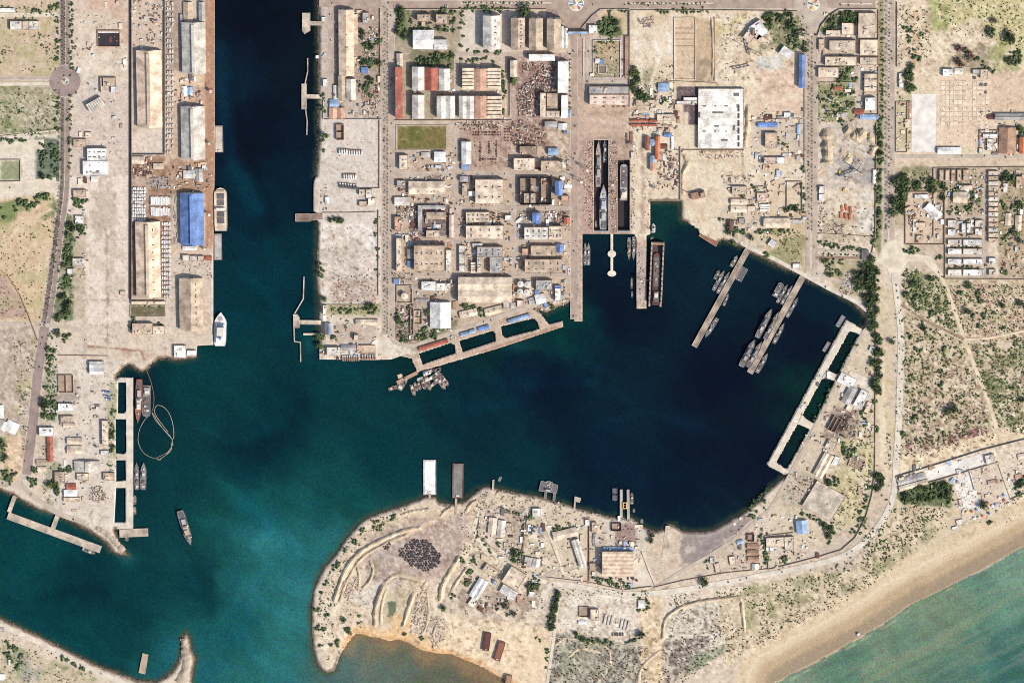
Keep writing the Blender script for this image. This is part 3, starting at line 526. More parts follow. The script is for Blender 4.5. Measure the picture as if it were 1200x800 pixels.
# dual carriageway and roundabout of the north-west
road([(76, -30), (76, 78), (76, 112), (76, 200), (74.5, 230), (70, 262), (64, 310), (57, 360), (52.5, 382), (50, 400), (44, 440), (38, 500), (31, 556)], 11, 'west', 'road', 2)
road([(74, -30), (74, 78)], 3.6, 'lane_shade', 'road', curve=False); road([(73.6, 112), (73.4, 200), (71.8, 230), (67.3, 262), (61.3, 310), (54.5, 360), (50.5, 378)], 3.6, 'lane_shade', 'road'); road([(76.4, -30), (76.4, 76)], .9, 'kerb', 'kerb', curve=False); road([(76.2, 113), (75.9, 200), (74.2, 230), (69.8, 262), (63.8, 310), (57, 358)], .8, 'kerb', 'kerb')  # darker west-lane strips: shade on the lane painted into the road colour
disc(76, 95, 19.5, 'kerb', 'kerb'); disc(76, 95, 18.5, 'west', 'road')
road([(0, 91.5), (58, 91.2)], 3, 'grey', 'road', 2); road([(0, 98.5), (58, 98)], 3.2, 'path', 'road', 1.5)
road([(-20, 380), (30, 379.5), (52, 380.5), (80, 384), (98, 392), (100, 420)], 4.5, 'pale', 'path')
road([(28, 556), (24, 566), (44, 585), (70, 602), (100, 612)], 6, 'pale', 'road'); road([(-20, 558), (24, 572)], 5, 'pale', 'road')
road([(152, -30), (152, 200), (151.5, 350)], 3.2, 'dark', 'road', curve=False); road([(0, 17.5), (70, 17)], 5, 'path', 'path', curve=False); road([(0, 221), (66, 214)], 13, 'path', 'road', curve=False)
road([(0, 159), (68, 152)], 3, 'path', 'path', curve=False); road([(52, 170), (20, 172), (-10, 172)], 14, 'path', 'path', curve=False)
# avenues of the central port
road([(374, 4), (470, 4)], 8, 'asphalt', 'road', curve=False)
road([(450.8, -30), (450.8, 392)], 6, 'grey', 'road', 1.5, curve=False); road([(459, -30), (459, 396)], 6, 'grey', 'road', 1.2, curve=False)
road([(387.5, 8), (387.5, 118)], 6.5, 'grey', 'road', curve=False)
road([(456, 6), (560, 6), (680, 5), (800, 4.5), (950, 5), (1026, 5)], 9.5, 'asphalt', 'road', 2, curve=False)
road([(672.5, 30), (673, 160), (673, 374)], 8, 'asphalt', 'road', 1.4, curve=False)
road([(463, 143.5), (535, 143.5), (600, 141)], 4, 'pale', 'road', curve=False); road([(535, 62), (535, 330)], 4.5, 'grey', 'road', 1, curve=False); road([(596, 68), (596, 138)], 3.5, 'asphalt', 'road', curve=False); road([(602, 200), (602, 328)], 4.5, 'grey', 'road', 1, curve=False)
for yy, x0, x1 in [(203.5, 463, 670), (244, 533, 670), (283.5, 533, 670), (322, 463, 668), (205, 463, 533), (63.5, 538, 620)]: road([(x0, yy), (x1, yy)], 4.2, 'grey', 'road', 1, curve=False)
road([(524, 147), (524, 200)], 3, 'pale', 'road', curve=False); road([(463, 176.5), (526, 176.5)], 2.6, 'pale', 'path', curve=False)
road([(456, 394), (466, 402), (484, 405), (520, 393), (560, 380), (600, 366), (640, 352), (672, 346)], 5, 'pale', 'road')
disc(675, 4, 24, 'asphalt', 'road'); yard([(640, -8), (706, -8), (712, 10), (700, 14), (684, 30), (681, 42), (667, 42), (666, 32), (656, 16), (640, 10)], 'asphalt', 'road')
disc(950, 5, 20, 'pale', 'road'); yard([(926, 9), (974, 9), (962, 20), (958, 40), (944, 40), (940, 22)], 'pale', 'road')
road([(946.8, 30), (946.8, 318)], 4.2, 'grey', 'road', .9, curve=False); road([(955.5, 30), (955.5, 318)], 5.2, 'grey', 'road', .9, curve=False)
road([(1038, -30), (1038, 290)], 4.6, 'grey', 'road', .8, curve=False); road([(1045.6, -30), (1045.6, 282)], 5.2, 'grey', 'road', .8, curve=False)
road([(1045, 183), (1210, 183)], 4, 'pale', 'road', curve=False); road([(1155.3, 200), (1155.3, 326)], 4.6, 'grey', 'road', curve=False); road([(1109, 212), (1109, 322)], 2.8, 'pale', 'road', curve=False); road([(1109, 300.5), (1160, 300.5)], 3, 'pale', 'road', curve=False); road([(1110, 254), (1154, 254)], 2.5, 'pale', 'path', curve=False)
yard([(1036, 286), (1049, 280), (1062, 296), (1090, 300), (1104, 320), (1098, 322), (1084, 308), (1064, 306), (1058, 316), (1054, 330), (1044, 330), (1040, 314), (1026, 306), (1010, 304), (1010, 300), (1030, 300)], 'path', 'road')
road([(1048, 320), (1052, 352), (1056, 390), (1055.5, 430), (1053, 500), (1050, 550), (1047, 580), (1038, 603), (1020, 628), (1000, 645), (975, 656), (935, 666), (880, 677), (820, 688), (770, 695), (730, 696), (690, 690), (655, 684), (642, 688), (636, 700), (633, 716)], 6, 'shingle', 'road', 1.2)
road([(1048, 322), (1052, 352), (1056, 390), (1055.5, 430), (1053, 500), (1050, 548)], 7, 'shingle', 'road', 1)
road([(1101, 318), (1112, 346), (1124, 378), (1132, 402), (1145, 436), (1158, 470), (1166, 494), (1172, 508), (1204, 514)], 4.4, 'dirt', 'path'); road([(1056, 357), (1085, 376), (1110, 388), (1130, 397)], 2.8, 'brown', 'road'); road([(1130, 398), (1160, 396), (1204, 387)], 2.6, 'dirt', 'path')
road([(765, 690), (800, 668), (832, 650), (868, 626), (890, 606), (902, 596), (920, 566), (955, 500), (985, 440), (1010, 392), (1018, 384)], 3.6, 'pale', 'road')
road([(1020, 384), (1020, 372), (1014, 362), (1000, 352), (975, 340), (942, 322), (905, 302), (880, 291), (868, 284)], 4.2, 'shingle', 'road'); road([(872, 286), (872, 272), (886, 256)], 3, 'pale', 'path')
road([(948, 316), (962, 322), (990, 332)], 5, 'pale', 'road'); road([(958, 293), (1012, 297)], 3, 'pale', 'road', curve=False); road([(956, 302), (1014, 302)], 3, 'brown', 'road', curve=False)
road([(640, 690), (634, 680), (652, 668)], 5, 'pale', 'road'); road([(656, 690), (650, 740), (640, 810)], 3.6, 'shingle', 'road'); road([(690, 605), (689, 684)], 2.2, 'brown', 'path', curve=False); road([(632, 596), (650, 640), (660, 672), (690, 664)], 4, 'path', 'road', curve=False)
road([(562, 600), (556, 625), (580, 650), (604, 668), (640, 682)], 4.5, 'path', 'road'); road([(1004, 60), (1004, 98)], 3, 'grey', 'road', curve=False); road([(959, 45), (1004, 45)], 2.6, 'pale', 'path', curve=False)
road([(689, 44), (689, 122)], 6, 'pale', 'road', curve=False); road([(692, 96), (737, 96)], 6, 'pale', 'road', curve=False)
road([(-20, 727), (0, 733), (40, 750), (80, 771), (112, 787), (150, 802)], 5.5, 'conc', 'path')
# quay aprons and yards of poured concrete
for pl, c in [(rect(252 - 4.5, 296, 250, 403), 'conc'), ([(148, 443), (156, 443), (156, 619), (148.5, 619)], 'conc'), ([(136, 484.7), (148, 484.7), (148, 490.5), (136, 490.5)], 'conc'), ([(136, 532.5), (148, 532.5), (148, 538.5), (136, 538.5)], 'kerb'), ([(134, 564.5), (148, 564.5), (148, 571), (134, 571)], 'conc'),
              (rect(543, 25, 555, 57), 'conc'), (rect(1068.5, 110, 1097, 178), 'slab'), (rect(540, 2.6, 646, 4.2), 'conc'), (rect(732, 3, 836, 4.6), 'conc'), (rect(984, 3.6, 1022, 5.2), 'conc'), (rect(453.2, 10, 454.8, 392), 'tan2'), (rect(950.3, 42, 951.8, 270), 'tan2'), ([(1116, 560), (1137, 553), (1150, 592), (1127, 598)], 'slab'), ([(1088, 563), (1120, 554), (1162, 541), (1159, 529), (1118, 541), (1084, 552)], 'slab'), ([(1140, 556), (1172, 548), (1184, 582), (1152, 592)], 'lot'), ([(992, 376.5), (1010, 385.5), (1007, 391), (995, 387.5), (969, 433), (962, 443), (933, 497), (908, 541), (921, 550), (918, 555.5), (900, 544)], 'conc'),
              ([(969.5, 433.5), (982, 439.5), (978.5, 445.5), (963.5, 442.5)], 'conc'), ([(939.5, 487.5), (954, 496.5), (949.5, 502.5), (934.5, 496.5)], 'conc'), ([(740, 660), (756, 645), (767, 686), (742, 686)], 'conc'), ([(981, 458), (997, 434), (1023, 446), (1022, 476), (1000, 480)], 'conc'), ([(1168, 548), (1178, 545), (1190, 580), (1178, 584)], 'path')]:
    yard(pl, c)
o = yard([(455, 707), (459, 704), (463.5, 706), (464, 715), (460, 722), (456, 719)], 'pondmud', 'pond'); yard(rect(745.9, 290, 757.3, 352), 'grey', 'quay_apron'); yard([(440, 400), (452, 397), (455, 408), (455, 418), (440, 418)], 'conc', 'concrete_yard'); road([(1108, 324.8), (1204, 325.4)], 2.2, 'pale', 'path', curve=False)
for cx, cy in [(717, 297)]: pass
# ------------------------------------------------------------------ piers, jetties, breakwater quays
DECKM = mat("pier_concrete", (208, 190, 168), stain=.5, fine=.2, vary=.04, scale=.6); NAVDECK = mat("naval_deck", PAL['pierbrown'], stain=.55, fine=.3, vary=.05, scale=.8); PILEM = mat("pier_pile", (110, 100, 92)); DARKDECK = mat("stained_deck", (150, 126, 112), stain=.45, vary=.04)
def pier(label, polys, z=3.6, name="pier", cat="pier", m=None, thick=1.4, kerb=True, piles=True):
    cx = sum(p[0] for p in polys[0]) / len(polys[0]); cy = sum(p[1] for p in polys[0]) / len(polys[0]); X, Y = G(cx, cy, 0)
    t = thing(name, label, cat, (X, Y, 0))
    for i, pl in enumerate(polys):
        q = [(x - X, y - Y) for x, y in (G(a, b, z) for a, b in pl)]
        if sum(q[k][0] * q[(k + 1) % len(q)][1] - q[(k + 1) % len(q)][0] * q[k][1] for k in range(len(q))) < 0: q = q[::-1]
        d = M(); d.prism(q, z - thick if not piles else -3, z - .05 * i); d.build("deck", m or DECKM, t)
        if kerb:
            for k in range(len(q)):
                km = M()
                a, b = np.array(q[k]), np.array(q[(k + 1) % len(q)]); L = np.linalg.norm(b - a)
                if L < 6: continue
                c = (a + b) / 2; an = math.atan2(*(b - a)[::-1]); n = np.array([-(b - a)[1], (b - a)[0]]) / L; c = c + n * .5
                km.obox(c[0], c[1], L - 2.2, .6, z - .05 * i, z + .35 - .05 * i, an); km.build("kerb", P('concrete'), t)
    return t
def along(a, b, w): # quad round a line in map units
    a, b = np.array(a, float), np.array(b, float); d = (b - a) / np.linalg.norm(b - a); n = np.array([-d[1], d[0]]) * w / 2
    return [tuple(a + n), tuple(b + n), tuple(b - n), tuple(a - n)]
pier("long narrow concrete pier with the grey utility barge moored along its east side", [along((877.6, 290), (813.5, 406), 7)], m=NAVDECK)
pier("long concrete pier crowded with grey patrol craft on both sides", [along((941, 324), (878.5, 437), 7.4)], m=NAVDECK)
pier("L-shaped detached concrete jetty off the southwest port tip", [along((9, 604), (118, 644), 8.5), along((17.5, 581), (10.5, 600), 5), along((67.5, 604), (62, 619), 5.5)])
pier("short stub jetty at the south end of the basin quay", [along((140, 625), (173.5, 623.5), 9.5)])
pier("T-shaped channel jetty with a small vessel at its head", [[(354, 15), (363.5, 15), (363.5, 36), (357, 40), (354, 36)], along((363, 27.2), (381, 27.2), 5)])
pier("T-shaped channel jetty with two thin catwalks", [[(353.3, 98), (359.3, 98), (359.3, 128), (353.3, 128)], along((359.3, 112.8), (379, 113.2), 5)])
pier("stubby rust-stained channel jetty with a ramp", [[(346, 250), (364, 250), (364, 259.5), (346, 259.5)], along((364, 254.5), (378, 253), 8)], m=DARKDECK)
pier("channel jetty beside the grey and blue dock office", [[(343.5, 368), (348, 368), (351, 372), (351, 384), (343.5, 384)], along((350, 377.5), (380, 377.8), 5.2)])
pier("thin secondary walkway just south of the dock office jetty", [along((355.5, 391.5), (376, 391.5), 2.4)], kerb=False)
for lb, pts in [("thin catwalk running up from the two-catwalk jetty", [(360.5, 68), (360.5, 84), (357.5, 98)]), ("thin catwalk running down from the two-catwalk jetty", [(358, 128), (360, 142), (359.5, 158)]),
                ("bent catwalk reaching up from the dock office jetty", [(356.2, 324), (355.5, 350), (345.5, 367)]), ("stepped catwalk reaching down from the dock office jetty", [(344.5, 384), (345, 400), (352, 401), (352.3, 424)])]:
    pier(lb, [along(pts[i], pts[i + 1], 1.3) for i in range(len(pts) - 1)], name="catwalk", cat="catwalk", kerb=False, thick=.8)
t = pier("slender white mooring jetty with two round dolphins below the dry docks", [along((717, 274), (717, 320), 3)] + [[(717 + rx * math.cos(i * .5236), cy + ry * math.sin(i * .5236)) for i in range(12)] for cy, rx, ry in [(297.5, 5, 4.2), (320.5, 5.2, 3.6)]], m=mat("white_concrete", (240, 226, 202)), kerb=False)
pier("rust brown steel barge pier at the foot of the sandy yard", [[(818.5, 276), (821, 273.5), (842, 283), (839, 289)]], m=P('rust'), z=3.4)
pier("gangway linking the white barge to the peninsula", [along((503.5, 578), (503.8, 584), 3)], name="gangway", cat="gangway", kerb=False, piles=False)
pier("gangway linking the brown barge to the peninsula", [along((534.5, 584), (533.8, 604), 2.6)], name="gangway", cat="gangway", kerb=False, piles=False)
pier("grey landing platform on the peninsula's north shore with two access legs", [[(634, 563), (654, 568), (652.5, 578), (631, 575)], along((640, 576), (638.5, 584), 3), along((650, 577), (649, 587), 3)], m=P('dgrey'))
pier("small square mooring platform east of the grey landing platform", [[(673.5, 581.5), (681, 583.5), (679.5, 589), (672.5, 587)], along((674, 587), (673, 596), 2)])
pier("tiny finger jetty beside a moored skiff on the peninsula", [along((578.3, 562), (577.5, 574), 2.2)])
pier("two-finger shiplift slipway with a yellow cradle", [along((728, 573.5), (728, 610), 3.2), along((736, 573.5), (736.5, 610), 3.2)], name="slipway", cat="slipway", m=P('grey'))
pier("small dark wreck-strewn jetty by the southwest breakwater", [[(167, 765), (174, 767), (170, 790), (162.5, 788)]], m=P('tan2'), z=2.6)
pier("pale diagonal boat ramp on the peninsula's muddy foreshore", [[(780, 616), (785, 616), (790, 660), (774, 660)]], name="boat_ramp", cat="boat ramp", z=LZ + .5, kerb=False, piles=False, thick=.7)
# dry docks
def drydock(label, x0, y0, x1, y1):
    X, Y = G((x0 + x1) / 2, (y0 + y1) / 2, 0); t = thing("dry_dock", label, "dry dock", (X, Y, -8.4))
    f = M(); q = [(a - X, b - Y) for a, b in (G(x, y, -8) for x, y in rect(x0 - 1, y0 - 1, x1 + 1, y1 + 1))]; f.prism(q, -.3, 0); f.build("floor", mat("wet_dock_floor", (52, 38, 40), rough=.5), t)
    a = [(p - X, q_ - Y) for p, q_ in (G(x, y, LZ) for x, y in rect(x0, y0, x1, y1))]; k = M()
    for i in range(4):
        u, v = np.array(a[i]), np.array(a[(i + 1) % 4]); c = (u + v) / 2; n = np.array([-(v - u)[1], (v - u)[0]]); n = n / np.linalg.norm(n); L = np.linalg.norm(v - u); c = c - n * .9
        k.obox(c[0], c[1], L + (3.6 if i % 2 else -.2), 1.5, 10.5, 12.3, math.atan2(*(v - u)[::-1]))
    k.build("coping", P('concrete'), t)
    g = M(); q = [(p - X, r - Y) for p, r in (G(x, y, LZ) for x, y in rect(x0 + .2, y1 - .6, x1 - .2, y1 + 1.0))]; g.prism(q, .3, 12.6); g.build("gate", P('grey'), t)
drydock("long western dry dock with three grey warships", *(696, 164, 713, 271)); drydock("shorter eastern dry dock with one pale vessel", *(723.6, 187, 738, 271))
# containment boom on the water
def boom(label, pts, r, c):
    p = smooth(pts, 8); m = M(); w = [G(x, y, .4) + (.4,) for x, y in p]
    for i in range(len(w) - 1): m.tube(w[i], w[i + 1], r, 6)
    X, Y = G(*pts[0], 0); o = m.build("floating_boom", P(c)); tag(o, label, "boom")
boom("rust brown floating pipeline curving from the shore past the red ship", [(170, 424), (172, 434), (177, 448), (180, 462), (180, 474), (178, 482)], .8, 'rust')
boom("pale floating hose in a large drifting loop off the basin quay", [(178, 483), (182, 492), (191, 502), (200, 512), (202, 520), (197, 530), (188, 537), (178, 536), (168, 530), (162, 518), (163, 505), (168, 494), (173, 488)], .6, 'tan2')
boom("second pale floating hose twisted inside the drifting loop", [(179, 484), (187, 497), (196, 508), (203, 514), (203, 500), (199, 486), (192, 477), (184, 475), (181, 482), (186, 492), (197, 506)], .6, 'tan')
boom("short tail of pale hose bunched at the bottom of the loop", [(201, 518), (200, 528), (190, 536), (187, 539), (184, 536), (196, 530), (203, 520)], .6, 'tan2')
# ------------------------------------------------------------------ buildings
UNITM = None
def unit_mesh():
    m = M(); m.box(-1.3, -1.3, 0, 1.3, 1.3, 1.5); return m.mesh("roof_unit", P('steel'))
UNITS = {}
def unit(kind):
    if kind not in UNITS:
        m = M()
        if kind == 0: m.box(-1.3, -1.1, 0, 1.3, 1.1, 1.6); mm = P('steel')
        elif kind == 1: m.cyl(0, 0, 1.1, 0, 2.0, 10); mm = P('white')
        elif kind == 2: m.box(-2.2, -1.6, 0, 2.2, 1.6, 2.6); mm = P('cream')
        else: m.box(-2.6, -.8, 0, 2.6, .8, 1.1); mm = P('dgrey')
        UNITS[kind] = m.mesh("roof_unit", mm)
    return UNITS[kind]
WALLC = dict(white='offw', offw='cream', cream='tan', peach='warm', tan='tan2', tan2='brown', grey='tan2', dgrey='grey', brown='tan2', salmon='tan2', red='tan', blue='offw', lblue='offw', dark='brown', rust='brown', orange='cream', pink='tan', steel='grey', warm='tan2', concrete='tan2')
KIND = dict(w=("warehouse", "warehouse"), b=("flat_roof_building", "building"), s=("shed", "shed"), h=("house", "house"), o=("roofless_building", "building"), t=("terrace_house", "house"), c=("canopy", "canopy"))
rb = random.Random(11)
def building(x0, y0, x1, y1, h, kind, roof, col, units, label, ang=0, base=LZ, group=None):
    if base == LZ and y0 < 141 and 463 < x0 < 668 and h > 6: h *= 1.7
    elif base == LZ and 463 < x0 < 668 and y0 < 330: h *= 1.35
    elif kind in 'wb' and base == LZ and h < 15: h *= 1.15
    z = base + h; cx, cy = (x0 + x1) / 2, (y0 + y1) / 2
    X, Y = G(cx, cy, z); w = abs(G(x1, cy, z)[0] - G(x0, cy, z)[0]); l = abs(G(cx, y0, z)[1] - G(cx, y1, z)[1])
    nm, cat = KIND[kind]
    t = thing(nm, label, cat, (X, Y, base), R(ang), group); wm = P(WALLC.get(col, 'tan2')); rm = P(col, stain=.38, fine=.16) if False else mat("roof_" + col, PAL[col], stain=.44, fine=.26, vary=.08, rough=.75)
    a, b = w / 2, l / 2
    rt, n = roof[0], int(roof[2:] or 1) if len(roof) > 2 else 1
    ax = roof[1] if len(roof) > 1 else 'y'
    if rt in 'f':
        W = M(); p = .5
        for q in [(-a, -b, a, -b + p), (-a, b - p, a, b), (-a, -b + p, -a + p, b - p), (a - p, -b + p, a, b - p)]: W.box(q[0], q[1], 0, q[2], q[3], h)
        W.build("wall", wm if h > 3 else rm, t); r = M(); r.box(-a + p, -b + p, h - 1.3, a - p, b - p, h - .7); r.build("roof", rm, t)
        top = h - .7
    elif rt == 'o':                                      # walls without a roof, rooms open to the sky
        W = M(); p = .7
        for q in [(-a, -b, a, -b + p), (-a, b - p, a, b), (-a, -b + p, -a + p, b - p), (a - p, -b + p, a, b - p)]: W.box(q[0], q[1], 0, q[2], q[3], h)
        for i in range(1, n): 
            if ax == 'y': yy = -b + l * i / n; W.box(-a + p, yy - .3, 0, a - p, yy + .3, h - .02)
            else: xx = -a + w * i / n; W.box(xx - .3, -b + p, 0, xx + .3, b - p, h - .02)
        W.build("wall", rm, t); r = M(); r.box(-a + p, -b + p, .1, a - p, b - p, .35); r.build("floor", mat("dirt_floor", (176, 150, 128)), t); top = .35
    else:                                                # pitched: g = gables, s = saw teeth, m = gable with a raised ridge strip; axis of the ridge
        pitch = {'g': .31, 'm': .36, 's': .42, 'l': .16}[rt]
        span, run = (w, l) if ax == 'y' else (l, w); sw = span / n; rise = sw * (.5 if rt != 's' and rt != 'l' else 1) * pitch; e = h - min(rise, h * .55); rise = h - e
        prof = []
        for i in range(n):
            s0 = -span / 2 + sw * i
            if rt in 's': prof += [(s0, h if ax == 'y' else e), (s0 + sw, e if ax == 'y' else h)]
            elif rt == 'l': prof += [(s0, h), (s0 + sw, e)]
            else: prof += [(s0, e), (s0 + sw / 2, h), (s0 + sw, e)]
        W = M(); RR = M(); ov = .5; hf = run / 2
        def pt(s, u, zz): return (s, u, zz) if ax == 'y' else (u, s, zz)
        base_p = [(-span / 2, 0), (span / 2, 0)]
        prism = [(-span / 2 + .01, 0)] + [(min(max(s, -span / 2 + .01), span / 2 - .01), zz - .12) for s, zz in prof] + [(span / 2 - .01, 0)]
        for sg in (-1, 1):
            for k in range(1, len(prism) - 2):
                s0, z0 = prism[k]; s1, z1 = prism[k + 1]
                if abs(s1 - s0) < .05: continue
                q = [pt(s0, sg * hf, 0), pt(s1, sg * hf, 0), pt(s1, sg * hf, z1), pt(s0, sg * hf, z0)]; W.poly(q if (sg < 0) == (ax == 'y') else q[::-1])
        for sg, zz in ((-1, prism[1][1]), (1, prism[-2][1])):
            q = [pt(sg * (span / 2 - .01), -hf, 0), pt(sg * (span / 2 - .01), hf, 0), pt(sg * (span / 2 - .01), hf, zz), pt(sg * (span / 2 - .01), -hf, zz)]; W.poly(q if (sg > 0) == (ax == 'y') else q[::-1])
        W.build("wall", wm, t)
        for k in range(len(prof) - 1):
            s0, z0 = prof[k]; s1, z1 = prof[k + 1]
            if abs(s1 - s0) < .05: 
                q = [pt(s0, -hf, min(z0, z1)), pt(s0, hf, min(z0, z1)), pt(s0, hf, max(z0, z1)), pt(s0, -hf, max(z0, z1))]; W2 = q; RR.poly(q); continue
            if k == 0: z0 -= (z1 - z0) / (s1 - s0) * ov; s0 -= ov
            if k == len(prof) - 2: z1 += (z1 - z0) / (s1 - s0) * ov; s1 += ov
            q = [pt(s0, -hf - ov, z0), pt(s1, -hf - ov, z1), pt(s1, hf + ov, z1), pt(s0, hf + ov, z0)]; RR.poly(q if ax == 'y' else q[::-1])
        RR.build("roof", rm, t); top = None
        if rt == 'm':
            k = M(); s0 = -span * .02
            if ax == 'y': k.box(s0 - sw * .065, -hf * .94, h - rise * .25, s0 + sw * .065, hf * .94, h + .9)
            else: k.box(-hf * .94, s0 - sw * .065, h - rise * .25, hf * .94, s0 + sw * .065, h + .9)
            k.build("ridge_vent", P('warm' if col in ('peach', 'cream', 'tan') else ('blue' if col == 'blue' else 'wgrey')), t)
        if kind == 'w' and n == 1 and w > 14 and ax == 'y':
            d = M(); d.box(-w * .36, b + .02, 0, -w * .08, b + .35, e * .8); d.build("door", P('white'), t); d = M(); d.box(w * .08, b + .02, 0, w * .36, b + .35, e * .8); d.build("door", P('white'), t)
        def zat(s):
            for k in range(len(prof) - 1):
                (s0, z0), (s1, z1) = prof[k], prof[k + 1]
                if s0 <= s <= s1 and s1 > s0: return z0 + (z1 - z0) * (s - s0) / (s1 - s0)
            return e
    if roof == 'f' and kind in 'bh' and units < 8 and w * l > 350: units += 2 + int(w * l > 900)
    for i in range(int(units)):
        if roof[0] == 'f' and units >= 8:                # vents in two rows
            k = 3; nn = int(units) // 2; u = -a + w * ((i % nn) + .6) / (nn + .2); v = (b * .42 if i < nn else -b * .42)
        elif kind == 'w' and h > 13 and ax == 'y' and units >= 5:
            k = 3; u = a * .42; v = -b * .9 + l * .9 * (i + .5) / units
        else:
            k = rb.choice([0, 0, 1, 2, 3]); u = rb.uniform(-.78, .78) * a; v = rb.uniform(-.74, .74) * b
        zz = top if top is not None else zat(u if ax == 'y' else v) - .3
        o = link("roof_unit", unit(k), t, (u, v, zz), rb.choice([0, 1.5708]))
        o.scale = (rb.uniform(.8, 1.5),) * 2 + (rb.uniform(.7, 1.2),)
    return t
